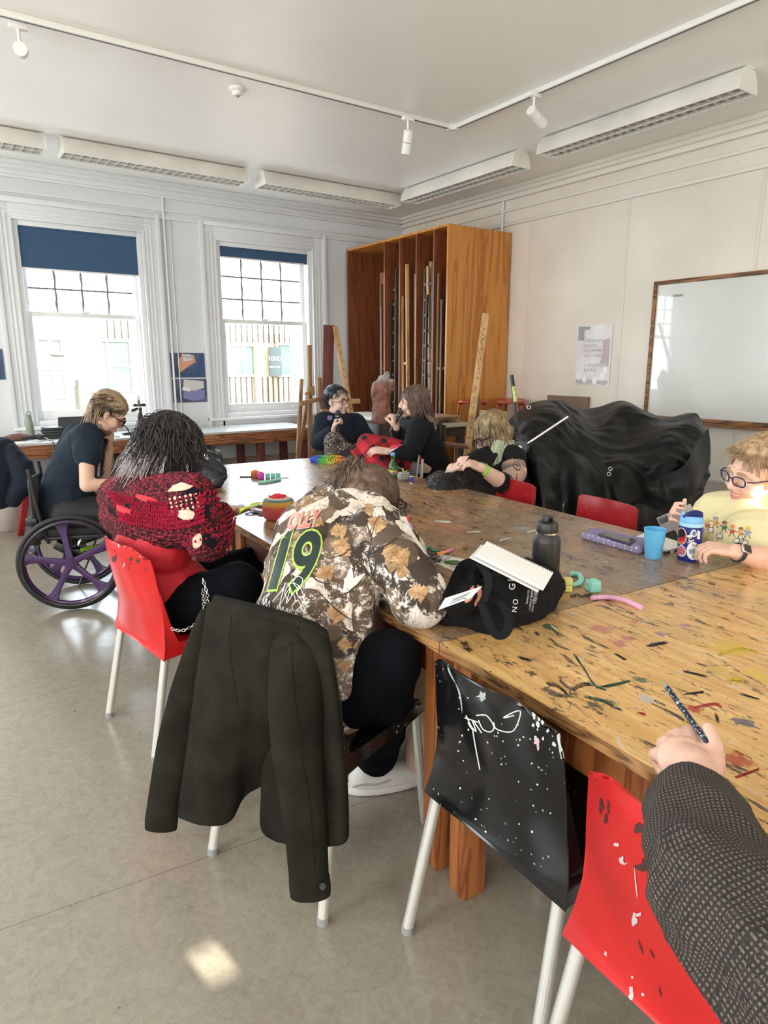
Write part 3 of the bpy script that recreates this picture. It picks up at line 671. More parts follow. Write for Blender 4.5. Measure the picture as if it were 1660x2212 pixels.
def worktable(i,j,lab,top,frm,lgm):
    U0,V0=i*.752,j*1.748; w_,l_=.748,1.744; o=TO+EX*(U0+w_/2)+EY*(V0+l_/2)
    t=thing('work_table',lab,'table',o,'paint-stained work tables pushed together',-TA)
    m=Matrix.Translation(o)@Matrix.Rotation(-TA,4,'Z'); hw,hl=w_/2,l_/2
    MB().box((-hw,-hl,.757),(hw,hl,TH_),m).build('tabletop',top,t,smooth=False)
    MB().box((-hw,-hl,.727),(hw,hl,.757),m).build('edge_band',edgem,t,smooth=False)
    a=MB(); q=.05
    a.box((-hw+q,-hl+.1,.61),(-hw+q+.024,hl-.1,.727),m).box((hw-q-.024,-hl+.1,.61),(hw-q,hl-.1,.727),m).box((-hw+.1,-hl+.05,.61),(hw-.1,-hl+.074,.727),m).box((-hw+.1,hl-.074,.61),(hw-.1,hl-.05,.727),m); a.build('apron',frm,t,bevel=.003)
    for sx in(-1,1):
        for sy in(-1,1):
            x,y=sx*(hw-.065),sy*(hl-.065); MB().box((x-.038,y-.038,0),(x+.038,y+.038,.727),m).build('leg',lgm,t,bevel=.005)
names={(0,-1):'nearest work table with golden paint-marked top, under the black tote bag corner',(1,-1):'golden-topped work table at the right edge, beyond the nearest one',(0,0):'work table in front of the person in the camouflage jumper',(1,0):'dark-topped work table holding the blue cup and blue flask',(0,1):'far left work table reflecting the window light',(1,1):'far right work table with the green glass bottle'}
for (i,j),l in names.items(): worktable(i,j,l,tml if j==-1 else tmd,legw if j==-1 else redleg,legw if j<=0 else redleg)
tops=[o for o in bpy.data.objects if o.name.startswith('tabletop')]
def marks(lines,w_,mat,off=.0004):
    rg=random.Random(int(w_*10)); L2=[]
    for ln in lines:
        for q in range(5):
            a,b_=(0,len(ln)) if len(ln)<3 else (0,len(ln)); dx,dy=rg.uniform(-w_*.35,w_*.35),rg.uniform(-w_*.35,w_*.35)
            L2.append(([(x+dx+rg.uniform(-1,1),y+dy+rg.uniform(-1.2,1.2)) for x,y in ln[a:b_]],rg.uniform(.12,.38)*w_))
    for o in tops[:6]:
        tr=bvh(o)
        for l2,w2 in L2: strokes(o,[l2],w2,mat,off,7,rg.random()<.5,tree=tr,maxd=.06)
gm=M('dark green paint stroke',(.01,.06,.03),.4); km=M('black ink stroke',(.012,.01,.01),.5); wm=M('chalky white stroke',(.6,.62,.6),.6); rm=M('red paint stroke',(.45,.03,.02),.4); ym_=M('ochre yellow stroke',(.60,.42,.03),.5)
marks([[(1245,1420),(1262,1445),(1285,1480),(1310,1492)],[(1240,1415),(1252,1432)]],6,gm); marks([[(1290,1488),(1330,1480),(1362,1472)],[(1262,1505),(1300,1515),(1325,1520)]],9,gm)
marks([[(1235,1490),(1262,1478),(1280,1480)],[(1180,1475),(1205,1482),(1225,1498)],[(1548,1540),(1552,1560)],[(1400,1395),(1440,1388)],[(1330,1415),(1352,1428)],[(1120,1420),(1150,1428)],[(1480,1450),(1530,1462)],[(1600,1500),(1640,1512)],[(980,1340),(1010,1352)],[(1480,1500),(1520,1495)]],8,km)
marks([[(1190,1350),(1205,1362)],[(1080,1168),(1105,1162)],[(1050,1195),(1080,1190)],[(1140,1150),(1180,1140)],[(940,1125),(975,1128)],[(1010,1150),(1040,1148)]],4,wm); marks([[(1500,1530),(1545,1522),(1560,1530)],[(1590,1680),(1640,1662)],[(1380,1540),(1395,1545)]],9,rm); marks([[(1555,1415),(1600,1402),(1640,1410)],[(1575,1465),(1610,1470)],[(1480,1560),(1490,1620)]],12,ym_)
# ================================================================ shell chairs
redp=newmat('red moulded plastic'); g=NG(redp); p=g.obj(); c=g.ramp(g.noise(p,5,3),[(.3,(.44,.008,.010)),(.7,(.58,.014,.014))])
mk=g.step(g.noise(g.map(p,(5,5,2.2)),6,6,.75,1),.66,.70); zz=g.step(g.sep(p)[2],.55,.80)
c=g.mix(g.math('MULTIPLY',mk,zz),c,(.10,.03,.03)); c=g.mix(g.step(g.noise(g.map(p,(9,9,3),loc=(4,2,1)),5,5,.8),.71,.73),c,(.62,.50,.46)); g.base(c); g.rough(.3); g.bump(g.noise(p,120,2),.03)
blkp=newmat('black moulded plastic'); g=NG(blkp); p=g.obj(); c=(.006,.006,.007)
sp=g.math('MULTIPLY',g.step(g.vor(p,55),.17,.12),g.step(g.noise(p,9,3),.52,.60)); c=g.mix(g.math('MULTIPLY',sp,.75),c,(.55,.57,.56))
sm=g.step(g.noise(g.map(p,(2,2,7)),5,6,.8,1.5),.68,.74); c=g.mix(g.math('MULTIPLY',sm,.25),c,(.45,.50,.48)); g.base(c); g.rough(.17)
def shell_chair(label,mat,group=None,legm=alu,topz=.83,wt=.19,lean=.03,arch=.03):
    t=thing('shell_chair',label,'chair',(0,0,0),group)
    rows=[]
    for z,hw,yc,ed in((topz,wt*.86,-.235-lean,.02),(topz-.012,wt*.99,-.238-lean,.04),(topz-.05,wt*1.04,-.24-lean,.055),(.66,wt*1.09,-.235-lean*.5,.05),(.56,.212,-.228,.04),(.485,.222,-.222,.03),(.44,.230,-.222,.025),(.395,.238,-.228,.02)):
        r=[]
        for k in range(9):
            u=(k-4)/4; a=abs(u); zz=z
            cq=max(0,(a-.72)/.28)**2; zz=z-(.032*cq if z==topz else .027*cq if z==topz-.012 else .010*cq if z==topz-.05 else 0)
            if z==.395: zz=z+arch*(1-a*a)
            r.append((u*hw,yc+ed*a**2.2*1.15,zz))
        rows.append(r)
    MB().sheet(rows,4,5,hole=lambda u,v:abs(u-.5)<.24 and .765<v<.785).build('backrest',mat,t,solid=.007,bevel=0,angle=60)
    rows=[]
    for y,z,hw in((-.222,.455,.215),(-.15,.44,.222),(0,.433,.228),(.13,.437,.228),(.20,.445,.222),(.235,.435,.212),(.245,.405,.205)):
        rows.append([(u*hw*(.93 if y<-.2 else 1),max(y,-.196),z+.012*abs(u)**3-(.0 if abs(u)<.99 else .0)) for u in(-1,-.6,-.25,0,.25,.6,1)])
    MB().sheet(rows,4,4).build('seat',mat,t,solid=.008,angle=60)
    for s in(-1,1):
        MB().sheet([[(s*.221,-.196,.452),(s*.226,-.05,.447),(s*.228,.1,.45),(s*.213,.24,.43)],[(s*.2345,-.208,.398),(s*.234,-.05,.408),(s*.234,.1,.412),(s*.220,.245,.405)]],5,3).build('side_skirt',mat,t,solid=.006,angle=60,off=0)
        MB().sheet([[(s*.207,-.195,.66),(s*.209,-.192,.655)],[(s*.213,-.19,.54),(s*.221,-.165,.53)],[(s*.219,-.198,.455),(s*.224,-.14,.45)]],4,4).build('gusset',mat,t,solid=.006,angle=60,off=0)
    for sx in(-1,1):
        for sy,a,b_ in((-1,(-.183),(-.27)),(1,.205,.25)):
            MB().cyl((sx*.206,a,.44),(sx*.228,b_,.012),.0155,n=18).build('leg',legm,t)
            MB().cyl((sx*.2285,b_,.0),(sx*.228,b_*.999,.022),.0165,n=18).build('leg_foot',M('grey foot',(.3,.3,.3),.6),t)
    return t
def face(phi): return R(phi)-PI/2
def cpos(rear,phi): # rear bottom middle -> chair origin
    f=V((math.cos(R(phi)),math.sin(R(phi)),0)); return V((rear[0],rear[1],0))+f*.228
red0=shell_chair('red plastic shell chair with aluminium legs under the person in the red crocheted top',redp,'red plastic shell chairs')
place(red0,cpos((.62,2.645),8),face(8))
red1=dup(red0,cpos((.895,.475),-4),face(-4),'nearest red plastic shell chair, cut off by the bottom right corner')
blk0=shell_chair('black plastic shell chair with white scribble and paint drips, at the table corner',blkp,'black plastic shell chairs')
place(blk0,cpos((.965,.985),-1),face(-1))
blk1=dup(blk0,cpos((.72,1.60),19),face(19),'black paint-flecked shell chair under the olive jacket')
blk2=dup(blk0,(1.98,5.25,0),face(-80),'dark shell chair at the far left end of the tables, behind the black bag')
for b_ in blk1.children:
    pass
# white scribble on the nearest black chair's own back
bk=[c for c in blk0.children if c.name.startswith('backrest')][0]
bk.data=bk.data.copy(); T_=bvh(bk)
sw=M('white paint marks',(.62,.64,.60),.4)
strokes(bk,[[(1030,1545),(1052,1545),(1068,1568),(1062,1580),(1045,1575),(1035,1555)],[(1068,1560),(1075,1575),(1110,1578),(1125,1535),(1088,1550),(1112,1545)],[(1008,1545),(1022,1575),(1012,1560),(1030,1580),(1022,1555),(1042,1583)],[(1022,1572),(1028,1610),(1038,1662)],[(1005,1550),(1035,1560)]],2.6,sw,tree=T_)
strokes(bk,[[(1196,1545),(1206,1590),(1218,1650),(1228,1700),(1240,1722)],[(1190,1535),(1200,1560),(1204,1580)]],7,sw,tree=T_,taper=True)
strokes(bk,[[(965,1420),(972,1450),(985,1475)],[(985,1475),(995,1500),(1000,1540)]],4,M('grey paint smear',(.30,.33,.32),.4),tree=T_,taper=True)
poly_on(bk,blobpoly(1042,1505,10,9,14,.5,3),M('grey paint smear',(0,0,0)),tree=T_); poly_on(bk,blobpoly(1160,1600,6,6,12,.4,5),M('pinkish paint',(.65,.45,.48),.4),tree=T_); poly_on(bk,blobpoly(1163,1612,2.5,10,10,.2,6),M('pinkish paint',(0,0,0)),tree=T_)
rg=random.Random(9)
for k in range(46): x=rg.uniform(990,1215); y=1500+(x-990)*.62+rg.uniform(-20,260); r_=rg.uniform(.8,2.4); poly_on(bk,blobpoly(x,y,r_,r_*rg.uniform(.8,1.6),7,.3,k),sw,tree=T_)
for k in range(20): x=rg.uniform(1150,1215); y=1535+(x-1150)*.9+rg.uniform(-12,55); r_=rg.uniform(1,4); poly_on(bk,blobpoly(x,y,r_,r_*1.6,8,.4,k),sw,tree=T_)
# marks on the nearest red chair
for c_ in red1.children:
    if c_.name.startswith('backrest'): bk=c_
bk.data=bk.data.copy(); T_=bvh(bk); dk=M('dark scuff',(.06,.02,.02),.5); gw=M('greyish paint fleck',(.55,.45,.42),.5)
for x,y,a,b_,s in((1395,1870,20,13,1),(1300,1740,4,16,2),(1315,1745,3,14,3),(1385,1790,10,14,4),(1400,1815,9,10,5),(1310,1770,3,10,6)): poly_on(bk,blobpoly(x,y,a,b_,14,.5,s),dk,tree=T_)
for x,y,a,b_,s in((1345,1858,5,9,1),(1372,1985,5,14,2),(1380,1975,8,4,3),(1335,1825,6,5,4),(1365,2145,5,12,5),(1390,2148,3,4,6),(1368,2110,4,4,7),(1310,2060,3,6,8)): poly_on(bk,blobpoly(x,y,a,b_,12,.5,s),gw,tree=T_)
strokes(bk,[[(1372,1870),(1376,1915),(1379,1940)],[(1345,1855),(1350,1866),(1358,1862)]],3,gw,tree=T_,taper=True); strokes(bk,[[(1380,2030),(1390,2060)],[(1405,2050),(1415,2070)],[(1425,2130),(1430,2155)]],4,dk,tree=T_,taper=True)
# marks at the top of the seated person's red chair
for c_ in red0.children:
    if c_.name.startswith('backrest'): bk=c_
bk.data=bk.data.copy(); T_=bvh(bk)
rg=random.Random(5)
for k in range(34):
    x=rg.uniform(248,352); y=1172+(x-250)*.12+rg.expovariate(1/16.); r_=rg.uniform(.6,2.6); poly_on(bk,blobpoly(x,y,r_,r_*rg.uniform(.6,2),8,.5,k),gw if k%2 else dk,tree=T_)
for x,y,a,b_ in((297,1211,5,4),(284,1207,4,5),(315,1230,2,4),(247,1205,5,7)): poly_on(bk,blobpoly(x,y,a,b_,10,.4,int(x)),dk,tree=T_)
# ================================================================ painted school chairs on the far side
redpaint=newmat('chipped red paint'); g=NG(redpaint); p=g.obj(); n=g.step(g.noise(p,22,6,.8),.62,.68); c=g.mix(n,(.36,.015,.02),(.55,.33,.32)); c=g.mix(g.step(g.noise(g.map(p,loc=(3,3,3)),11,5,.8),.66,.70),c,(.07,.01,.01)); g.base(c); g.rough(.22)
def school_chair(label,mat,legmat,group,wb=.19,back=True):
    t=thing('school_chair',label,'chair',(0,0,0),group)
    rows=[[(u*wb,-.205-.02*(z-.6)/.25+.028*abs(u)**2,z-(.012 if abs(u)>.95 and z>.8 else 0)) for u in(-1,-.85,-.4,0,.4,.85,1)] for z in(.635,.66,.74,.805,.82)]
    MB().sheet(rows,4,3).build('backrest',mat,t,solid=.011,angle=50,bevel=.002)
    rows=[[(u*.19,y,.445+.01*abs(u)-(.02 if y>.19 else 0)) for u in(-1,-.5,0,.5,1)] for y in(-.19,-.1,0,.1,.17,.2)]
    MB().sheet(rows,3,3).build('seat',mat,t,solid=.011,angle=50)
    for s in(-1,1):
        MB().tube(crom([V((s*.165,-.225,.80)),V((s*.168,-.215,.64)),V((s*.17,-.19,.46)),V((s*.185,-.235,.0))],4),.011,8).build('leg',legmat,t)
        MB().tube([V((s*.17,.15,.44)),V((s*.185,.20,.0))],.011,8).build('leg',legmat,t)
    MB().tube([(-.17,-.19,.43),(.17,-.19,.43),(.17,.16,.43),(-.17,.16,.43)],.009,8,closed=True).build('seat_frame',legmat,t)
    return t
a=Px(1097,1066,2.90); c1=school_chair('chipped red school chair in front of the person with green-tipped hair',redpaint,M('chair leg red',(.30,.02,.02),.4),'chipped red school chairs',.2)
place(c1,(a.x-.2,a.y-.02,0),R(90-5))
a=Px(1296,1108,2.86); c2=dup(c1,(a.x-.2,a.y-.02,0),R(90-8),'chipped red school chair in front of the black sheeted heap, behind the phone')
greyp=M('grey laminate with sheen',(.30,.33,.37),.22,var=.1,vs=4)
c3=school_chair('grey school chair beside the green glass bottle',greyp,M('cream chair leg',(.60,.60,.56),.4),None,.2); a=Pz(898,1005,.73); place(c3,(a.x-.2*math.sin(R(62)),a.y+.2*math.cos(R(62)),0),R(62))
# ================================================================ wall benches
wt=M('scratched pale bench top',(.50,.51,.50),.28,var=.15,vs=9,bump=.05,bs=30); bapr=wood('rough bench rail timber',(.38,.15,.06),(.30,.11,.045),(.10,.04,.02),0,7,.6,1.4,.3)
def bench(lab,x0,x1,y0=7.02,y1=7.76,top=.77,legx=(),lm=rust):
    t=thing('wall_bench',lab,'bench table',((x0+x1)/2,(y0+y1)/2,0),'benches along the window wall')
    MB().box((x0,y0,top-.025),(x1,y1,top)).build('tabletop',wt,t,bevel=.003)
    MB().box((x0+.005,y0+.01,top-.15),(x1-.005,y0+.045,top-.025)).box((x0+.02,y1-.04,top-.15),(x1-.02,y1-.005,top-.025)).build('rail',bapr,t,bevel=.003)
    MB().box((x1-.045,y0+.045,top-.15),(x1-.01,y1-.04,top-.025)).build('end_rail',bapr,t,bevel=.003)
    for x in legx:
        for y in(y0+.06,y1-.1): MB().box((x-.04,y-.0,0),(x+.04,y+.08,top-.15)).build('leg',maroon,t,bevel=.004)
bench('long pale-topped bench with rough timber rail under the left window',-.8,1.93,legx=(-.7,1.82))
bench('pale-topped bench under the second window, right of the first bench',1.94,3.90,legx=(2.08,3.25,3.83))
# ================================================================ plywood rack in the corner
X0,X1,Y0,Y1,ZT=4.86,5.78,5.76,7.78,2.93
t=thing('storage_rack','tall orange plywood rack full of stored easels in the corner','rack',((X0+X1)/2,(Y0+Y1)/2,0)); k_=.024
MB().box((X0,Y0,0),(X1,Y0+k_,ZT)).build('side_panel',ply,t,smooth=False)
MB().box((X0,Y1-k_,0),(X1,Y1,ZT)).build('side_panel',plyin,t,smooth=False)
MB().box((X0,Y0+k_,ZT-k_),(X1,Y1-k_,ZT)).build('top_panel',ply,t,smooth=False); MB().box((X0,Y0+k_,.08),(X1,Y1-k_,.10)).build('bottom_panel',plyin,t,smooth=False)
MB().box((X1-.01,Y0+k_,.1),(X1,Y1-k_,ZT-k_)).build('back_panel',M('dark rack back',(.06,.03,.02),.6),t,smooth=False)
for px_ in(829,862,898,936):
    y=Px(px_,540,X0).y; MB().box((X0+.01,y-.009,.1),(X1-.01,y+.009,ZT-k_)).build('divider',plyin,t,smooth=False)
def stored_easel(label,h,mat,rungs=0,w_=.07):
    t=thing('folded_easel',label,'easel',(0,0,0),'folded easels stored in the rack')
    for s in(-1,1): MB().box((-.02,s*w_-.014,0),(.02,s*w_+.014,h-(.06 if s>0 else 0))).build('upright',mat,t,bevel=.003)
    MB().box((-.045,-.012,.12),(-.02,.012,h*.86)).build('mast',mat,t,bevel=.003)
    for z in([h*.2,h*.55] if not rungs else [h*(.1+.8*i/rungs) for i in range(rungs+1)]): MB().box((-.024,-w_-.01,z),(.012,w_+.01,z+.028)).build('crossbar',darkw if rungs else mat,t,bevel=.002)
    return t
dkb=wood('brown easel timber',(.20,.10,.045),(.16,.08,.035),(.09,.045,.025),2,6,.5)
es=[(836,560,dkb),(846,560,darkw),(871,552,pinew),(884,550,pinew),(906,545,beech),(918,535,pinew),(929,530,darkw),(945,530,pinew),(955,545,darkw),(963,535,dkb),(853,560,pinew),(877,560,dkb),(890,560,beech),(911,550,dkb),(950,540,beech)]
base=[stored_easel('',2.52,pinew),stored_easel('',2.42,dkb),stored_easel('',2.50,darkw,12,.075),stored_easel('',2.47,beech)]
kk={'pale pine':0,'brown easel timber':1,'dark stained timber':2,'worn beech':3}; used=set()
words=['leftmost of the dark ones in the rack, beside the first divider','just right of the leftmost dark one','leaning in the second bay from the left','right of the leaning pale one','in the third bay','brightest and tallest near the rack middle','ladder-like, right of the tallest pale one','in the last bay','ladder-like, in the last bay','tight against the orange side panel','pale, in the first narrow bay','between the two leaning pale ones','against the second divider','behind the tallest pale one','squeezed in the last bay between darker ones']
tone={0:'pale pine',1:'brown wooden',2:'dark wooden',3:'worn beech'}
for n_,(px_,py_,m_) in enumerate(es):
    y=Px(px_,700,X0+.1).y; k=kk[m_.name]; lab='folded %s easel, %s'%(tone[k],words[n_]); ln=[.01,-.01,.035,.03,.02,.02,-.01,.03,0,0,.0,.03,.02,.01,.02][n_]
    loc=(X0+.07+(.05*(n_%3) if n_<10 else .30),y,.10)
    if k in used: dup(base[k],loc,R(12*((n_*7)%5-2)),lab,rx=-ln)
    else: base[k]['label']=lab; place(base[k],loc,R(8*((n_*3)%3-1)),rx=-ln); used.add(k)
m=MB().box((5.1,Y1-.62,.1),(5.13,Y1-.40,2.62)); tag(m.build('plywood_sheet',plyin,smooth=False),'dark red plywood sheet standing in the wide left bay of the rack','plywood sheet')
# ---- low shelf bench in front of the rack
o=P(790,888,6.1); z=.93
t=thing('side_table','narrow pale-topped table in front of the rack behind the two speakers','table',(4.55,6.3,0))
MB().box((4.30,5.25,.86),(4.78,7.2,.90)).build('tabletop',M('cream painted top',(.62,.58,.48),.45,var=.1),t,bevel=.003)
for x,y in((4.36,5.35),(4.36,7.1),(4.72,5.35),(4.72,7.1)): MB().box((x-.03,y-.03,0),(x+.03,y+.03,.86)).build('leg',darkw,t,smooth=False)
MB().box((4.33,5.3,.76),(4.75,7.15,.86)).build('apron',darkw,t,smooth=False)
t=thing('stretcher_frame','small pale timber frame lying on the narrow table beside the rack edge','frame',(4.5,5.55,.90))
MB().box((4.34,5.3,.9),(4.4,5.75,.94)).box((4.62,5.3,.9),(4.68,5.75,.94)).box((4.34,5.3,.94),(4.68,5.36,.96)).box((4.34,5.68,.94),(4.68,5.74,.96)).build('bar',beech,t,bevel=.002)
MB().box((4.34,5.28,.961),(4.66,5.78,.975)).build('slat_top',M('pinkish timber',(.45,.27,.22),.5),t,bevel=.002)
# dark stacked boards left of the orange panel
for k,(px_,lab) in enumerate(((950,'dark weathered board leaning left of the orange rack side'),(932,'dark board with chalky edge behind the speaker in black'))):
    a=P(px_,912,5.7); tag(MB().bar((a.x,a.y,.0),(a.x+.02,a.y+.03,a.z),.06,.03,up=V((1,0,0))).bar((a.x+.07,a.y+.02,.0),(a.x+.08,a.y+.05,a.z-.03),.05,.03,up=V((1,0,0))).build('leaning_board',darkw,bevel=.003),lab,'board')
# ================================================================ easels standing in the room
def pixbar(m,a,b_,w_,h_=None,up=V((0,0,1))): return m.bar(a,b_,w_,h_,up)
yE=6.55; e1=lambda x,y:Py(x,y,yE)
t=thing('studio_easel','brown wooden studio easel in front of the second window','easel',(e1(668,980).x,yE,0))
b0=e1(669,745); MB().bar((b0.x-.02,yE+.02,.03),b0,.045,.03,up=V((0,1,0))).build('mast',beech,t,bevel=.003)
a=e1(652,818); b_=e1(643,925); MB().bar(V((b_.x-.05,yE,.0)),a,.04,.03,up=V((0,1,0))).build('leg',beech,t,bevel=.003)
a=e1(689,815); MB().bar(V((a.x+.10,yE,.0)),a,.05,.03,up=V((0,1,0))).build('leg',beech,t,bevel=.003)
MB().bar((b0.x,yE+.5,.0),(b0.x,yE+.04,1.2),.04,.03).build('leg',beech,t,bevel=.003)
a=e1(645,872); b_=e1(694,860); MB().bar(V((a.x,yE-.03,a.z)),V((b_.x,yE-.03,b_.z)),.035,.05).build('canvas_shelf',beech,t,bevel=.003)
a=e1(655,850); b_=e1(675,850); MB().bar(V((a.x,yE-.05,a.z)),V((b_.x,yE-.05,b_.z)),.03,.035).build('canvas_shelf',beech,t,bevel=.003)
a=e1(669,843); MB().bar(V((a.x-.04,yE-.03,a.z)),V((a.x+.04,yE-.03,a.z)),.04,.09).build('clamp_block',beech,t,bevel=.004)
a=e1(640,1000); MB().bar(V((b0.x-.22,yE,.25)),V((b0.x+.22,yE,.25)),.03,.05).build('stretcher',beech,t,bevel=.003)
# plank easel behind the speaker in the navy jacket
yE=6.35
t=thing('studio_easel','easel of maroon board and pale drilled post behind the speaker with glasses','easel',(Py(725,900,yE).x,yE,0))
a=Py(712,702,yE); MB().bar(V((a.x-.03,yE+.12,0)),V((a.x+.01,yE+.03,a.z)),.13,.02,up=V((0,1,0))).build('back_board',maroon,t,bevel=.002)
a=Py(724,705,yE); b_=Py(757,880,yE); m=MB().bar(V((b_.x+.17,yE-.06,0.0)),V((a.x,yE,a.z)),.055,.03,up=V((0,1,0))); pn=m.build('post',pinew,t,bevel=.003)
for k in range(11):
    q=V((b_.x+.17,yE-.06,0)).lerp(V((a.x,yE,a.z)),.45+.045*k); MB().cyl(q+V((0,-.02,0)),q+V((0,-.0165,0)),.006,n=8).build('peg_hole',black,t)
a=Py(745,862,yE-.05); MB().box((a.x-.02,yE-.1,a.z-.05),(a.x+.17,yE-.06,a.z+.0)).build('canvas_shelf',pinew,t,bevel=.003); MB().box((a.x-.32,yE-.1,a.z-.16),(a.x-.2,yE-.06,a.z-.1)).build('canvas_shelf',beech,t,bevel=.003)
# right easel in front of the rack side
t=thing('studio_easel','tall pale drilled easel leaning in front of the orange rack side','easel',tuple(Px(1000,1000,4.45).xy)+(0,))
a=P(1050,678,6.15); b_=P(1005,948,5.9); d=(a-b_); f0=b_+d*(-.33); 
MB().bar(V((f0.x,f0.y,.02)),a,.062,.03,up=V((.6,.8,0))).build('post',pinew,t,bevel=.003)
for k in range(16):
    q=V((f0.x,f0.y,.02)).lerp(a,.25+.045*k); MB().cyl(q-_fw*.018,q-_fw*.0165,.006,n=8).build('peg_hole',black,t)
MB().bar(f0+V((.35,.1,-f0.z)),a.lerp(f0,.35)+V((.05,.05,0)),.04,.03).build('leg',dkb,t,bevel=.003)
a=P(958,958,5.75); b_=P(1010,965,5.75); m=MB().bar(a,b_,.10,.035); m.build('paint_tray',M('chipped tray timber',(.22,.12,.07),.35,var=.5,vs=40),t,bevel=.004)
a=P(1040,893,6.0); MB().bar(a+V((-.02,0,0)),P(1095,896,6.0),.03,.06).build('canvas_shelf',pinew,t,bevel=.003)
# ================================================================ red stools stacked beside the rack
srd=M('red enamelled tube',(.42,.03,.012),.25); srw=M('worn stool seat',(.40,.07,.03),.35,var=.3,vs=20)
def stool(label):
    t=thing('stool',label,'stool',(0,0,0),'red metal stools by the rack')
    MB().lathe([(.0,.46),(.15,.46),(.162,.452),(.165,.44),(.158,.432),(0,.432)]).build('seat',srw,t,angle=30)
    for k in range(4):
        a=PI/4+k*PI/2; c,s=math.cos(a),math.sin(a); MB().tube(crom([V((c*.09,s*.09,.425)),V((c*.135,s*.135,.415)),V((c*.155,s*.155,.37)),V((c*.185,s*.185,.0))],4),.0105,8).build('leg',srd,t)
    MB().tube([(math.cos(a)*.172,math.sin(a)*.172,.17) for a in[2*PI*i/20 for i in range(20)]],.007,6,closed=True).build('footring',srd,t)
    return t
s0=stool('red metal stool, left one of the upper stools on the cupboard by the rack'); 
t=thing('low_cupboard','brown cupboard under the red stools against the cream wall','cupboard',(5.35,4.95,0))
cz=.62
MB().box((4.95,5.0,.0),(5.79,5.70,cz)).build('body',ply,t,smooth=False); MB().box((4.93,4.98,cz),(5.79,5.72,cz+.03)).build('top',dkb,t,smooth=False)
MB().box((4.945,5.02,.05),(4.955,5.34,.58)).build('door',plyin,t,smooth=False); MB().box((4.945,5.36,.05),(4.955,5.68,.58)).build('door',plyin,t,smooth=False)
place(s0,(5.05,5.52,cz+.03)); dup(s0,(5.33,5.22,cz+.03),.3,'red metal stool, middle one of the upper stools'); dup(s0,(5.60,5.5,cz+.03),.8,'red metal stool nearest the cream wall, rightmost')
dup(s0,(4.72,5.3,0),.2,'red metal stool standing on the floor behind the person with green-tipped hair')
dup(s0,(4.45,3.5,0),.5,'red stool low beside the black sheet, behind the tattooed arm')
MB_=MB().box((5.765,4.55,.9),(5.795,5.1,1.16)); tag(MB_.build('brown_board',M('brown board',(.22,.13,.09),.5),smooth=False),'small brown board leaning on the cream wall above the black sheet','board')
# ================================================================ people: helpers
def HM(C,f,u,s=1.08):
    f=V(f).normalized(); u=V(u); u=(u-f*u.dot(f)).normalized(); r=f.cross(u)
    m=Matrix((r,f,u)).transposed().to_4x4(); return Matrix.Translation(V(C))@m@Matrix.Scale(s,4)
def head_prims(mb,H,jaw=1.,full=0.):
    def E(c,r,rot=None):
        q=H@Matrix.Translation(V(c))
        if rot: q=q@Matrix.Rotation(rot,4,'Y')
        mb.ell((0,0,0),r,q,16,12)
    def K(a,b,r0,r1): s=H.to_scale().x; mb.cone(H@V(a),H@V(b),r0*s,r1*s,12)
    E((0,-.018,.035),(.073,.093,.082)); E((0,.018,.005),(.065,.062,.082)); E((0,.022,-.052),(.054*jaw,.060,.052))
    E((0,.058,-.093),(.026*jaw,.022,.021))
    for s in(-1,1):
        E((s*.036,.048,-.032),(.026+full,.030+full,.028+full)); E((s*.046*jaw,.01,-.07),(.022+full,.045,.026+full))
        K((s*.012,.080,.026),(s*.045,.068,.024),.010,.008)
        K((s*.045,.068,.022),(s*.058,.045,.0),.009,.012)
        E((s*.012,.088,-.034),(.0085,.010,.008)); E((s*.077,-.006,-.012),(.007,.016,.026),s*.25)
        K((s*.080,-.014,.008),(s*.084,-.016,-.012),.006,.005); K((s*.084,-.016,-.012),(s*.078,-.004,-.032),.005,.006)
    K((0,.078,.012),(0,.098,-.026),.0085,.011); E((0,.1,-.03),(.010,.010,.009))
    E((0,.072,-.062),(.025,.013,.014)); K((-.017,.082,-.059),(.017,.082,-.059),.005,.005); K((-.014,.081,-.069),(.014,.081,-.069),.0055,.0055)
skinl=None
def skin(name,c,d=None): return M(name,c,.5,0,0,9,.03,220,sub=.12,spec=.35,col2=d or tuple(x*.86 for x in c),det=3)
eyew=M('eye white',(.75,.73,.70),.2); lipm=M('lips',(.52,.20,.17),.4); irism=M('iris',(.03,.02,.015),.1)
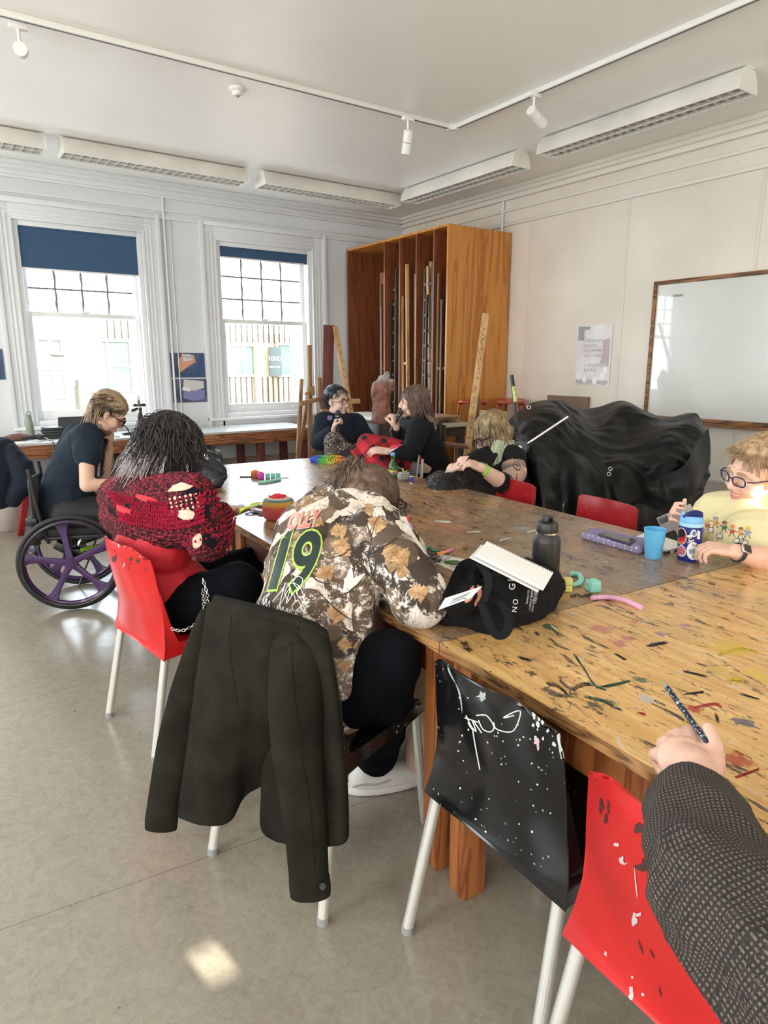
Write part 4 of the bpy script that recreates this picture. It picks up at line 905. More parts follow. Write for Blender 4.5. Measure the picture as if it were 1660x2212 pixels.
def features(H,t,lip=lipm,brow=None,closed=False,gaze=(0,0),mouth=None):
    s=H.to_scale().x
    for q in(-1,1):
        if closed:
            MB().tube([H@V((q*x,.071-abs(x-.031)*.25,-.004-.004*math.cos((x-.031)*90))) for x in(.019,.025,.031,.037,.043)],.0016*s,5).build('eyelashes',M('lash dark',(.05,.025,.02),.6),t)
        else:
            e=MB(); e.ell((0,0,0),(.0125,.010,.0075),H@Matrix.Translation((q*.031,.0655,.001)),14,10); e=e.build('eye',eyew,t)
            MB().ell((0,0,0),(.0052,.003,.0056),H@Matrix.Translation((q*.031+gaze[0],.0742,.001+gaze[1])),12,8).build('iris',irism,e)
            MB().tube([H@V((q*x,.0755-abs(x-.031)*.35,.0065-abs(x-.031)*.3)) for x in(.018,.025,.031,.038,.045)],.002*s,5).build('eyelashes',M('lash dark',(.05,.025,.02),.6),t)
    if brow:
        for q in(-1,1): MB().tube([H@V((q*x,.0885-max(0,x-.03)*.6,.024+z)) for x,z in((.013,-.001),(.023,.003),(.036,.004),(.048,-.002))],[.002*s,.0034*s,.003*s,.001*s],6,flat=1.5).build('eyebrow',brow,t)
    if mouth=='smile':
        m=MB(); m.prism([(x,-.058-.012*math.cos(x*60)*(1-abs(x)/.03)-0*x) for x in[-.028+.0028*i for i in range(21)]]+[(x,-.057+.004*abs(x)/.028) for x in[.028-.0028*i for i in range(21)]],lambda x,z:H@V((x,.0885-abs(x)*.55,z)),H.to_3x3()@V((0,-.01,0)))
        m.build('mouth_opening',M('mouth dark',(.10,.015,.015),.5),t,smooth=False)
        for i in range(-4,5): MB().ell((0,0,0),(.0027,.003,.0036),H@Matrix.Translation((i*.0050,.0885-abs(i*.005)*.55,-.0590+.0002*i*i))).build('tooth',M('teeth',(.85,.82,.75),.25),t)
        MB().tube([H@V((x,.091-abs(x)*.55,-.0725+abs(x)*.45)) for x in(-.028,-.015,0,.015,.028)],[.0015*s,.004*s,.0045*s,.004*s,.0015*s],8).build('lips',lip,t)
        MB().tube([H@V((x,.092-abs(x)*.55,-.054)) for x in(-.028,-.015,0,.015,.028)],[.0015*s,.003*s,.003*s,.003*s,.0015*s],8).build('lips',lip,t)
    else:
        MB().tube([H@V((x,.0875-abs(x)*.4,-.0585)) for x in(-.022,-.01,0,.01,.022)],[.001*s,.0035*s,.0028*s,.0035*s,.001*s],8).build('lips',lip,t)
        MB().tube([H@V((x,.0868-abs(x)*.4,-.0665)) for x in(-.020,-.01,0,.01,.020)],[.001*s,.0045*s,.005*s,.0045*s,.001*s],8).build('lips',lip,t)
def glasses(H,t,mat,lens=None,w_=.029,h=.022,rr=.0018,y=.098,square=.3,z0=0.):
    s=H.to_scale().x; g_=thing('glasses_tmp','','x',H.translation); bpy.data.objects.remove(g_)
    m=MB()
    for q in(-1,1):
        pts=[]
        for i in range(24):
            a=2*PI*i/24; c,s_=math.cos(a),math.sin(a); k=(abs(c)**4+abs(s_)**4)**(-.25); k=1+(k-1)*square
            pts.append(H@V((q*.033+c*w_*k,y-abs(q*.033+c*w_*k)*.18,z0+s_*h*k)))
        m.tube(pts,rr*s,6,closed=True)
        m.tube([H@V((q*.063,y-.012,z0+.008)),H@V((q*.076,y-.03,z0+.006)),H@V((q*.081,.03,z0+.003)),H@V((q*.081,-.01,z0-.004)),H@V((q*.079,-.022,z0-.02))],rr*s,6)
    m.tube([H@V((-.006,y-.001,z0+.004)),H@V((0,y+.001,z0+.008)),H@V((.006,y-.001,z0+.004))],rr*s,6)
    g_=m.build('glasses',mat,t)
    lm=lens or paneg
    for q in(-1,1):
        m=MB(); pts=[]
        for i in range(24):
            a=2*PI*i/24; c,s_=math.cos(a),math.sin(a); k=(abs(c)**4+abs(s_)**4)**(-.25); k=1+(k-1)*square; pts.append((q*.033+c*w_*k*.97,s_*h*k*.97))
        m.prism(pts,lambda x,z:H@V((x,y-abs(x)*.18,z0+z)),H.to_3x3()@V((0,-.0012,0))); m.build('lens',lm,g_,smooth=False)
    return g_
def hand_prims(mb,W,d,n,side=1,curl=(.3,.3,.3,.3),thumb=.3,s=1.,spread=.06):
    W=V(W); d=V(d).normalized(); n=V(n); n=(n-d*n.dot(d)).normalized(); k=d.cross(n)*side; tips=[]
    L_=[.072,.080,.075,.058]
    for i in range(4):
        off=(.031-.0205*i)*s; kn=W+d*(.092-.003*abs(i-1)-.004*(i==3))*s+k*off
        mb.cone(W+k*off*.65,kn,.0155*s,.0115*s,10); 
        if i<3: mb.cone(W+d*.05*s+k*(off*.85),W+d*.05*s+k*((.031-.0205*(i+1))*s*.85),.015*s,.015*s,10)
        dd=(d+k*spread*(1.5-i)).normalized(); p=kn; c=curl[i]; r_=[.0098,.0088,.0078,.0066]
        for j,(q,an) in enumerate(((.46,70),(.30,85),(.24,50))):
            ax=n.cross(d).normalized() # rotate toward -n
            dd=(Matrix.Rotation(R(an)*c,3,ax)@dd) if True else dd
            p2=p+dd*L_[i]*q*s; mb.cone(p,p2,r_[j]*s,r_[j+1]*s,10); p=p2
        tips.append(p)
    b=W+d*.022*s+k*.022*s-n*.004*s; dd=(k*.62+d*.72-n*.15).normalized(); p=b; tk=thumb
    mb.cone(W+d*.01*s+k*.012*s,b+dd*.03*s,.017*s,.0145*s,10); p=b+dd*.03*s
    for j,(q,r0,r1) in enumerate(((.034,.0125,.0108),(.028,.0105,.0088))):
        dd=(dd*(1-tk*.55)+d*.35*tk-n*.55*tk-k*.25*tk*j).normalized(); p2=p+dd*q*s; mb.cone(p,p2,r0*s,r1*s,10); p=p2
    tips.append(p); return tips
def nails(H,t,tips,mat): pass
SKC=V((0,-.018,.035)); SKR=(.073,.093,.082)
def hair(H,t,mat,caps,n=400,seed=1,steps=8,step=.02,flow=lambda p,d:V((0,-.3,-1)),region=lambda d:d.z>-.2 and d.y<.6,wid=.0035,wav=.25,name='hair',lift=1.10,vox=.006,jit=.3,grow=1.07,capd=.004,ptip=.25):
    """local coordinates: x right, y forward, z up"""
    m=MB(); rg=random.Random(seed)
    for c in caps:
        if len(c)==2: m.ell((0,0,0),c[1],H@Matrix.Translation(V(c[0])))
        else: m.cone(H@V(c[0]),H@V(c[1]),c[2]*H.to_scale().x,c[3]*H.to_scale().x)
    o=union(m,name,mat,t,vox,2,disp=capd,dscale=22,seed=seed)
    s=H.to_scale().x; m=MB(); k=0; tries=0
    while k<n and tries<n*20:
        tries+=1
        d=V((rg.gauss(0,1),rg.gauss(0,1),rg.gauss(0,1))).normalized()
        if not region(d): continue
        k+=1; p=SKC+V((d.x*SKR[0],d.y*SKR[1],d.z*SKR[2]))*grow; pts=[p]; ph=rg.uniform(0,99); L_=steps+rg.randint(-2,2)
        dr=None
        for i in range(max(3,L_)):
            fl=flow(p,d)+V((rg.uniform(-1,1),rg.uniform(-1,1),rg.uniform(-1,1)))*jit
            fl+=V((math.sin(ph+i*1.1),math.cos(ph*1.3+i*1.3),math.sin(ph*.7+i)))*wav
            dr=fl.normalized() if dr is None else (dr*.5+fl.normalized()*.5).normalized()
            p=p+dr*step*rg.uniform(.8,1.2); q=p-SKC; e=V((q.x/SKR[0],q.y/SKR[1],q.z/SKR[2])); ln=e.length
            if ln<lift: e=e/ln*lift; p=SKC+V((e.x*SKR[0],e.y*SKR[1],e.z*SKR[2]))
            pts.append(p)
        K=len(pts); w0=wid*rg.uniform(.6,1.3)*s; m.tube([H@q for q in pts],[w0*(1-(1-ptip)*(i/(K-1))**1.5) for i in range(K)],4,flat=.6)
    me=o.data; im=ABS[o.name].inverted(); bm=bmesh.new(); bm.from_mesh(me)
    vs=[bm.verts.new(im@v) for v in m.v]
    for f in m.f:
        q=bm.faces.new([vs[i] for i in f]); q.smooth=True
    bm.to_mesh(me); bm.free(); return o
def hairmat(name,a,b,c=None,axis=None,sc=60):
    m=newmat(name); g=NG(m); p=g.obj(); n=g.noise(g.map(p,(1,1,.25)),sc,4,.6); col=g.ramp(n,[(.35,a),(.65,b)])
    if c: col=g.mix(g.step(g.noise(p,14,3),.5,.62),col,c)
    g.base(col); g.rough(.42); g.b.inputs['Specular IOR Level'].default_value=.5; g.bump(g.noise(p,160,2),.35,.004); return m
def person(label,loc): return thing('person',label,'person',loc)
def L3(*a): return [V(x) for x in a]
def fabric(name,col,rough=.85,bump=.12,bs=300,var=.08,sheen=.1): return M(name,col,rough,0,var,14,bump,bs,sheen=sheen)
# ================================================================ A: person in the wheelchair
rot=-16; f=V((math.cos(R(rot)),math.sin(R(rot)),0)); rt=V((f.y,-f.x,0)); WC=V((.77,4.605,0))
def wl(a,b_,z): return WC+f*a+rt*b_+V((0,0,z))      # a forward, b to the right (near side)
t=thing('wheelchair','manual wheelchair with purple five-spoke wheels and black tyres','wheelchair',WC)
purp=M('purple painted wheel',(.055,.014,.095),.25,coat=.3,var=.1); tyre=M('black tyre rubber',(.012,.012,.013),.6,bump=.1,bs=300)
for s in(1,-1):
    c=wl(0,s*.27,.305); ax=(rt*s+V((0,0,-.04))).normalized(); u=V((0,0,1)); u=(u-ax*u.dot(ax)).normalized(); v=ax.cross(u)
    def ring(rad,k=64): return [c+(u*math.cos(2*PI*i/k)+v*math.sin(2*PI*i/k))*rad for i in range(k)]
    ty=MB().tube(ring(.288),.0165,10,closed=True,up=ax).build('tyre',tyre,t)
    m=MB(); m.tube(ring(.262),.014,8,closed=True,up=ax); m.build('wheel_rim',purp,t)
    m=MB()
    for i in range(5):
        a=2*PI*i/5+.12; d=u*math.cos(a)+v*math.sin(a); e=ax.cross(d); n=7
        for sg_ in(-1,1):
            pass
        prof=[(.02,.024),(.06,.019),(.12,.017),(.18,.019),(.225,.028),(.262,.05)]
        vs=[];fs=[]
        for r_,w_ in prof:
            for q in(-1,1):
                for z in(-.011,.011): vs.append(c+d*r_+e*w_*q+ax*z)
        for k in range(len(prof)-1):
            o=4*k; fs+=[(o,o+4,o+6,o+2),(o+1,o+3,o+7,o+5),(o,o+1,o+5,o+4),(o+2,o+6,o+7,o+3)]
        m.add(vs,fs)
    m.build('spoke_spider',purp,t,bevel=.004)
    MB().cyl(c-ax*.03,c+ax*.022,.034).cyl(c+ax*.02,c+ax*.034,.018).build('hub',purp,t)
    m=MB(); m.tube([p+ax*.036 for p in ring(.266)],.0105,8,closed=True,up=ax); m.build('handrim',M('black handrim',(.015,.013,.018),.3),t)
    cf=wl(.40,s*.20,.065); MB().tube([cf+(f*math.cos(2*PI*i/24)+V((0,0,1))*math.sin(2*PI*i/24))*.052 for i in range(24)],.013,8,closed=True).cyl(cf-rt*.018,cf+rt*.018,.03).build('caster_wheel',tyre,t)
    MB().bar(cf,cf+V((0,0,.12)),.02,.03).bar(cf+V((0,0,.12)),wl(.30,s*.20,.32),.03).build('caster_fork',black,t)
frm=M('black frame tube',(.02,.02,.022),.3)
m=MB()
for s in(1,-1):
    m.tube(crom([wl(-.19,s*.2,.88),wl(-.16,s*.2,.6),wl(-.12,s*.2,.42)],4),.012,8); m.tube(crom([wl(-.14,s*.2,.45),wl(.25,s*.2,.44),wl(.42,s*.19,.40),wl(.52,s*.15,.15)],5),.013,8); m.tube([wl(0,s*.2,.30),wl(.28,s*.2,.38)],.012,8); m.bar(wl(-.02,s*.2,.3),wl(-.02,s*.2,.44),.03,.05)
m.tube([wl(0,-.25,.305),wl(0,.25,.305)],.016,8); m.build('frame',frm,t)
MB().tube([wl(.02,-.2,.35),wl(.02,.2,.35)],.015,8).bar(wl(.05,.19,.36),wl(.22,.19,.385),.02,.022).build('green_tube',M('acid green anodised tube',(.20,.38,.03),.25,.4),t)
m=MB()
for k,(a,z) in enumerate(((-.20,.56),(-.19,.50),(-.205,.44),(-.17,.47))): m.box((-.035,-.05,-.025),(.03,.05,.022),Matrix.Translation(wl(a,.16,z))@Matrix.Rotation(R(rot+k*7),4,'Z'))
for k,(a,z) in enumerate(((.0,.345),(.05,.33),(-.05,.38))): m.box((-.05,-.03,-.025),(.05,.03,.025),Matrix.Translation(wl(a,.17,z))@Matrix.Rotation(R(rot),4,'Z')@Matrix.Rotation(.3*k,4,'Y'))
m.build('back_mechanism',black,t,bevel=.006)
MB().box((-.05,-.2,-.03),(.0,.2,.02),Matrix.Translation(wl(-.20,0,.40))@Matrix.Rotation(R(rot),4,'Z')).build('rear_bar',M('grey steel',(.30,.34,.36),.35,.5),t,bevel=.012)
MB().tube([wl(-.25,.12,.40)+V((0,0,-.03-.03*math.cos(a)))+f*.012*math.sin(a) for a in[2*PI*i/14 for i in range(14)]],.003,5,closed=True).build('carabiner',chrome,t)
MB().box((-.025,-.03,0),(.005,.035,.008),Matrix.Translation(wl(-.20,.18,.475))@Matrix.Rotation(R(rot),4,'Z')).build('red_lever',M('red lever',(.5,.02,.03),.4),t)
MB().box((-.16,-.2,-.03),(.24,.2,.03),Matrix.Translation(wl(0,0,.475))@Matrix.Rotation(R(rot),4,'Z')).build('seat_cushion',blackm,t,bevel=.015)
MB().sheet([[wl(-.175-.03*(1-(k/3)**2)*(1)-.02,k*.2/3,z) for k in(-3,-2,-1,0,1,2,3)] for z in(.50,.62,.74,.80)],3,3).build('back_sling',blackm,t,solid=.015)
# body
LA='person in a navy t-shirt sitting in the purple-wheeled wheelchair, chin on hand, looking down'
t=person(LA,WC); sk=skin('skin A',(.66,.42,.31))
hip=wl(-.02,0,.60); chest=P(178,985,4.28); nb=P(203,918,4.25); C=P(235,893,4.22)
vw=(C-CAM); vw.z=0; vw.normalize(); pr_=V((vw.y,-vw.x,0))
fd=pr_*.8-V((0,0,1))*.62; H=HM(C,fd,pr_*.55+V((0,0,1))*.8,1.10)
nsh=P(187,945,4.10); fsh=P(205,935,4.42); nel=P(188,1048,4.02); nwr=P(262,1045,4.10); fel=P(222,1050,4.45); fwr=P(235,968,4.36)
m=MB(); head_prims(m,H,1.0,.002); m.cone(H@V((0,-.01,-.05)),nb,.055,.058)
m.chain([hip,chest],[.13,.12]); m.chain([nb,chest],[.06,.12]); m.chain([nsh,nel,nwr],[.048,.043,.028]); m.chain([fsh,fel,fwr],[.048,.042,.029])
for s in(-1,1): m.chain([hip+rt*s*.09,wl(.42,s*.11,.56),wl(.46,s*.12,.12)],[.085,.065,.045])
hand_prims(m,nwr,P(300,1040,4.12)-nwr,V((0,0,1)),-1,(.4,.4,.4,.4))
hand_prims(m,fwr,(P(243,935,4.30)-fwr),rt*.2+f*.9,1,(.9,.85,.8,.8),.5,1.05)
body=union(m,'body',sk,t,.0055,3)
nv=M('navy t-shirt cotton',(.012,.020,.032),.85,bump=.1,bs=260,var=.15,vs=5,sheen=.15)
m=MB(); m.chain([hip+V((0,0,-.06)),hip+V((0,0,.1)),P(168,1000,4.28),P(180,955,4.26),nb+V((0,0,-.02))],[.165,.155,.155,.13,.075])
m.cone(P(172,985,4.28),nsh,.14,.085); m.chain([P(180,960,4.2),nsh,P(189,985,4.07)],[.12,.090,.076]); m.cone(nsh,fsh,.085,.08); m.cone(fsh,P(218,1000,4.45),.078,.07)
m.chain([hip+V((0,0,.0)),wl(.05,0,.55)],[.17,.14])
union(m,'t_shirt',nv,t,.009,4,disp=.008,dscale=9,seed=3)
m=MB()
for s in(-1,1): m.chain([hip+rt*s*.09+V((0,0,-.03)),wl(.42,s*.11,.57),wl(.47,s*.12,.12)],[.115,.085,.07])
union(m,'trousers',blackm,t,.011,3,disp=.008,dscale=7)
for s in(-1,1): MB().chain([wl(.45,s*.12,.07),wl(.58,s*.12,.06)],[.045,.04]).build('shoe',black,t)
MB().tube(crom([nb+V((.05,-.09,.02)),P(212,925,4.12),P(213,960,4.10),P(214,1000,4.12),P(213,1030,4.15)],6),.008,6).build('lanyard',M('patterned lanyard',(.45,.42,.50),.5,col2=(.05,.05,.07),vs=70),t)
features(H,t,brow=M('brown brow',(.12,.07,.04),.7),closed=True)
glasses(H,t,M('dark sunglasses frame',(.02,.015,.02),.2),M('tinted lens',(.10,.05,.09),.05,spec=.8),.029,.02,.003,.1)
hm=hairmat('light brown hair',(.16,.10,.06),(.42,.30,.18),(.30,.20,.12))
hair(H,t,hm,[((0,-.02,.055),(.079,.098,.076))],260,5,7,.02,lambda p,d:(V((d.x*.15,-1.0,-.15)) if p.y>.0 else V((d.x*.1,-.9,-.8)) if p.y>-.085 else (H.to_3x3().inverted()@V((.1,0,-1))).normalized()),lambda d:d.z>.25 and d.y<.85,.0035,.10,lift=1.10,jit=.12)
dkh=hairmat('dark shaved hair',(.05,.035,.03),(.10,.07,.05)); m=MB()
hair(H,t,dkh,[((0,-.03,.02),(.0775,.088,.07))],240,6,3,.012,lambda p,d:V((d.x,-.6,-.5)),lambda d:abs(d.x)>.5 and d.z>-.3 and d.y<.75,.003,.1,'shaved_side_hair',1.08)
hair(H,t,hm,[((0,-.085,-.03),(.045,.03,.06))],120,8,9,.021,lambda p,d:(H.to_3x3().inverted()@V((-.15,0,-1))).normalized()+V((0,-.15,0)),lambda d:d.y<-.55 and d.z<.3,.004,.25,'nape_hair',1.12)
hair(H,t,hm,[],14,18,10,.022,lambda p,d:V((d.x*.2,-1,.1)),lambda d:d.y<-.5 and d.z>.2,.0022,.25,'stray_hair',1.12) if False else None
hair(H,t,hairmat('stubble brown',(.16,.09,.06),(.24,.15,.10)),[((0,.03,-.088),(.046,.045,.03))],160,9,3,.008,lambda p,d:V((0,.5,-1)),lambda d:False,.002,.2,'beard',1.0)
strokes(body,[[(217,1000),(221,990),(226,994),(222,1003),(227,1008)],[(219,1012),(225,1018),(221,1026)],[(216,985),(220,980)]],2.2,M('tattoo ink',(.05,.05,.06),.6),maxd=.08)
# ================================================================ B: person in the red crocheted top
LB='person with wavy dark hair in a red vest and crocheted red shrug, seen from behind'
ph=R(8); f=V((math.cos(ph),math.sin(ph),0)); rt=V((f.y,-f.x,0)); O=cpos((.62,2.645),8); O=V((O[0],O[1],0))
def bl(a,b_,z): return O+f*a+rt*b_+V((0,0,z))
t=person(LB,O); sk=skin('skin B',(.74,.50,.38))
hip=bl(.0,0,.54); chest=P(338,1100,2.78); nb=P(350,1040,2.80); C=P(372,965,2.86)
rsh=P(418,1068,2.62); lsh=P(268,1068,2.96); rel=P(447,1172,2.62); rwr=P(476,1112,2.80); lel=P(290,1190,2.98); lwr=P(430,1130,3.02)
vw=(C-CAM); vw.z=0; vw.normalize(); pr_=V((vw.y,-vw.x,0)); fd=pr_*.78+vw*.45-V((0,0,.42)); H=HM(C,fd,V((0,0,1))+pr_*.25,1.10)
m=MB(); head_prims(m,H); m.cone(H@V((0,-.015,-.06)),nb,.052,.055); m.chain([nb,chest,P(338,1200,2.84),hip],[.055,.10,.10,.12]); m.cone(rsh,lsh,.055,.055)
m.chain([rsh,rel,rwr],[.05,.042,.028]); m.chain([lsh,lel,lwr],[.05,.042,.028])
hd=P(487,1100,2.86)-rwr; hand_prims(m,rwr,hd,V((-.3,-.3,.9)),-1,(.25,.25,.3,.35),.1,1.05)
for s in(-1,1): m.chain([hip+rt*s*.1,bl(.40,s*.12,.53),bl(.38,s*.12,.1)],[.09,.065,.045])
body=union(m,'body',sk,t,.0055,3)
redv=M('red vest jersey',(.55,.010,.022),.7,bump=.06,bs=300,var=.06,vs=6,sheen=.1)
m=MB(); m.chain([hip+V((0,0,-.02)),P(336,1245,2.80),P(330,1185,2.82),P(332,1120,2.84),P(345,1075,2.84),nb+V((0,0,-.02))],[.160,.152,.150,.120,.095,.065]); m.cone(P(350,1190,2.74),P(355,1120,2.78),.12,.10)
union(m,'vest_top',redv,t,.008,4,disp=.006,dscale=8,seed=2)
croc=newmat('red crochet wool'); g=NG(croc); p=g.obj(); n=g.noise(p,5,3,.6,.6)
c=g.ramp(n,[(.36,(.025,.006,.012)),(.43,(.22,.012,.035)),(.52,(.50,.02,.05)),(.62,(.30,.012,.04)),(.72,(.56,.06,.05))]); q=g.sep(p)
rows_=g.math('SINE',g.math('MULTIPLY',g.math('ADD',q[2],g.math('MULTIPLY',q[0],.3)),330)); st=g.vor(g.map(p,(1,1,1.6)),62); hh=g.math('SUBTRACT',g.math('MULTIPLY',rows_,.25),g.math('MULTIPLY',st,1.6))
c=g.mix(g.step(st,.38,.62),c,(.06,.004,.01)); g.base(c); g.rough(.9); g.bump(hh,1.,.02)
m=MB(); m.chain([lsh+V((-.02,.0,-.01)),P(300,1078,2.84),P(345,1090,2.74),P(390,1080,2.68),rsh+V((0,0,.0))],[.095,.118,.128,.118,.088])
m.chain([P(262,1110,2.92),P(310,1122,2.80),P(370,1128,2.70),P(430,1120,2.60)],[.095,.118,.125,.09])
m.chain([rsh,rel,rwr],[.085,.078,.055]); m.ell(rel+V((0,0,.01)),(.085,.085,.085)); m.cone(rwr,rwr+hd.normalized()*.0,.055,.055); m.chain([lsh,lel],[.085,.075])
def knit(p,q):
    a=math.sin(p.z*300+p.x*60)*.0016+noise.noise(p*120)*.003; return p+q*a
cr=union(m,'crochet_shrug',croc,t,.006,3,fn=knit); T_=bvh(cr); T2=M('skin B',(0,0,0))
for x,y,a,b_,r_ in((403,1112,18,11,.1),(427,1168,10,17,.2)): poly_on(cr,blobpoly(x,y,a,b_,18,.08,int(x),r_),T2,tree=T_,off=.002)
for x,y,a,b_,r_ in((317,1078,26,6,.25),(268,1100,18,9,.5)): poly_on(cr,blobpoly(x,y,a,b_,18,.1,int(x),r_),redv,tree=T_,off=.002)
bk=M('black crochet wool',(.010,.008,.012),.95,bump=1,bs=70)
for pl in([(236,1068),(262,1075),(285,1090),(283,1100),(255,1088),(236,1080)],[(232,1092),(250,1108),(290,1118),(292,1128),(262,1122),(236,1108)],[(430,1092),(450,1090),(452,1118),(432,1125)],[(436,1158),(448,1152),(470,1168),(462,1185),(440,1175)],[(440,1020+45),(420,1052),(400,1060),(410,1080),(425,1085),(442,1080)]): poly_on(cr,pl,bk,tree=T_,off=.003)
g_=[]
for i in range(6):
    for j in range(4): g_.append((368+i*11+j*2,1078-i*2.2+j*9))
for x,y in g_:
    poly_on(cr,blobpoly(x,y,3.0,3.0,8,.2,int(x*y)%99),T2,tree=T_,off=.0035)
poly_on(cr,[(362,1062),(374,1050),(392,1042),(418,1050),(410,1056),(385,1062)],T2,tree=T_,off=.003)
lines=[]
for r_ in range(7):
    lines.append([(236+4*r_,1062+r_*9.5),(290,1078+r_*9),(350,1088+r_*8.6),(400,1082+r_*9),(440,1070+r_*9)])
m=MB()
# stitch loops laid on the shrug
rl=M('raspberry wool loops',(.38,.014,.045),.9,bump=.6,bs=200); v2=[];fs=[]; rg=random.Random(7)
bl_=[]
for ln in lines:
    pts=crom([V((a,b_,0)) for a,b_ in ln],12)
    for i,p in enumerate(pts):
        d=ray(p.x,p.y).normalized(); h=T_.ray_cast(CAM,d)
        if h[0] is None: continue
        if any(abs(p.x-x)<a*.95 and abs(p.y-y)<b_*.95 for x,y,a,b_ in((403,1112,18,12),(427,1168,11,17),(317,1078,26,6),(268,1100,18,9),(395,1085,30,15))): continue
        bl_.append((h[0],h[1],rg.random()))
for hp,hn,rr in bl_:
    n_=-hn if hn.dot(hp-CAM)>0 else hn; m.tube([hp+V((-.004,0,-.008))+n_*.001,hp+n_*.007+V((0,0,-.001)),hp+V((.004,0,.008))+n_*.001],[.0022,.004,.0022],6)
for k in range(40):    # ribs round the sleeve
    a=k/40; p=rsh.lerp(rel,a*1.0) if k<22 else rel.lerp(rwr,(k-22)/18)
m.build('stitch_loops',rl,cr)
m=MB()
for base_,end,r0,r1,K in((rsh,rel,.088,.082,7),(rel,rwr,.084,.060,8)):
    d=(end-base_).normalized(); s_,u_=frame(d)
    for k in range(K):
        c=base_.lerp(end,(k+.5)/K); r_=r0+(r1-r0)*k/K
        for j in range(26):
            a=2*PI*(j+.5*(k%2))/26; e=s_*math.cos(a)+u_*math.sin(a); q=c+e*r_
            m.tube([q-d*.008-s_*0,q+e*.006,q+d*.008],[.002,.0042,.002],5)
m.build('stitch_loops',M('dark raspberry loops',(.33,.012,.04),.9,col2=(.5,.03,.06),vs=9),cr)
pt=M('black trousers',(.004,.005,.007),.9,bump=.1,bs=200,spec=.2)
m=MB(); m.ell(hip+V((0,0,-.02)),(.17,.17,.12)); kn=P(517,1262,2.66)
m.chain([hip+rt*.09+V((0,0,-.01)),kn,bl(.46,.12,.10)],[.125,.088,.065]); m.chain([hip-rt*.09,bl(.44,-.14,.56),bl(.40,-.1,.1)],[.12,.088,.065])
union(m,'trousers',pt,t,.009,3,disp=.007,dscale=7,seed=5)
b0=bl(.02,.10,.0); m=MB(); m.chain([b0+V((0,0,.035)),b0+f*.16+V((0,0,.035))],[.045,.035]).cone(b0+V((-.0,0,.04)),b0+V((.03,0,.2)),.052,.055); union(m,'boot',M('black boot leather',(.008,.008,.009),.35),t,.007,2)
for s in(-1,): MB().chain([bl(.46,s*.12,.05),bl(.60,s*.12,.04)],[.045,.035]).build('boot',M('black boot leather',(0,0,0)),t)
def chainlinks(pts,mat,t,name,r_=.0052,w_=.0013):
    pts=crom([V(p) for p in pts],16); L_=[0]
    m=MB(); acc=0; k=0
    for i in range(1,len(pts)):
        acc+=(pts[i]-pts[i-1]).length
        if acc>r_*1.9:
            acc=0; d=(pts[i]-pts[i-1]).normalized(); s_,u_=frame(d); e=s_ if k%2 else u_; k+=1
            m.tube([pts[i]+d*r_*1.5*math.cos(a)+e*r_*math.sin(a) for a in[2*PI*j/8 for j in range(8)]],w_,5,closed=True)
    return m.build(name,mat,t)
chainlinks([P(437,1247,2.50),P(447,1280,2.48),P(448,1300,2.47)],chrome,t,'wallet_chain'); chainlinks([P(437,1270,2.50),P(440,1310,2.46),P(425,1345,2.44),P(395,1362,2.43),P(370,1358,2.44)],chrome,t,'wallet_chain')
gh=hairmat('dark ash hair',(.010,.007,.008),(.050,.036,.036),(.018,.014,.017)); gl_=hairmat('grey blonde hair tips',(.30,.26,.26),(.55,.50,.50)); dn=H.to_3x3().inverted()@V((0,0,-1)); dn.normalize(); lf=H.to_3x3().inverted()@(-pr_); lf.normalize()
hair(H,t,gh,[((0,-.03,.040),(.080,.099,.086)),((0,-.07,-.01),(.078,.060,.08)),((0,-.075,-.07),(.056,.040,.055))],2300,21,8,.017,lambda p,d:V((d.x*.30,d.y*.30-.12,d.z*.1))+dn*1.0,lambda d:d.z>-.75 and d.y<.62,.0031,.75,'hair',1.20,jit=.30,grow=1.14,capd=.006)
hair(H,t,gh,[],170,22,12,.021,lambda p,d:V((d.x*.5,-.3,0))+dn+lf*.35,lambda d:d.y<-.1 and d.z<.35,.004,.4,'nape_hair',1.3,jit=.4,grow=1.2) if False else None
m_=[((0,-.10,-.10),(.05,.03,.05))]
hair(H,t,gl_,m_,150,23,10,.018,lambda p,d:V((d.x*.45,-.30,0))+dn+lf*.35,lambda d:d.y<-.25 and d.z<.0,.0034,.35,'hair_tips',1.22,jit=.25,grow=1.1)
chainlinks([P(404,1000,2.74),P(405,1012,2.73),P(404,1026,2.73)],chrome,t,'earring',.004,.0011)
# ================================================================ C: person in the camouflage jumper
LC='person in a leaf camouflage jumper numbered 19, head bent low over the table'
ph=R(19); f=V((math.cos(ph),math.sin(ph),0)); rt=V((f.y,-f.x,0)); q_=cpos((.72,1.60),19); O=V((q_[0],q_[1],0))
t=person(LC,O); sk=skin('skin C',(.76,.52,.40))
hip=O+f*.02+V((0,0,.55)); mid=P(690,1290,2.04); chest=P(735,1180,2.14); nb=P(782,1108,2.22); C=P(799,1092,2.30)
lsh=P(700,1108,2.36); rsh=P(815,1158,2.06); rel=P(905,1292,1.93); rwr=P(850,1262,2.12); lel=P(880,1190,2.45); lwr=P(850,1180,2.35)
vw=(C-CAM); vw.z=0; vw.normalize(); pr_=V((vw.y,-vw.x,0)); fd=pr_*.42+vw*.38-V((0,0,.8)); H=HM(C,fd,vw*.45+pr_*.30+V((0,0,.75)),1.06)
m=MB(); head_prims(m,H); m.cone(H@V((0,-.02,-.06)),nb,.05,.055); m.chain([nb,chest,mid,hip],[.055,.12,.12,.14]); m.cone(rsh,lsh,.05,.05); m.chain([rsh,rel,rwr],[.048,.042,.028]); m.chain([lsh,lel,lwr],[.048,.042,.028])
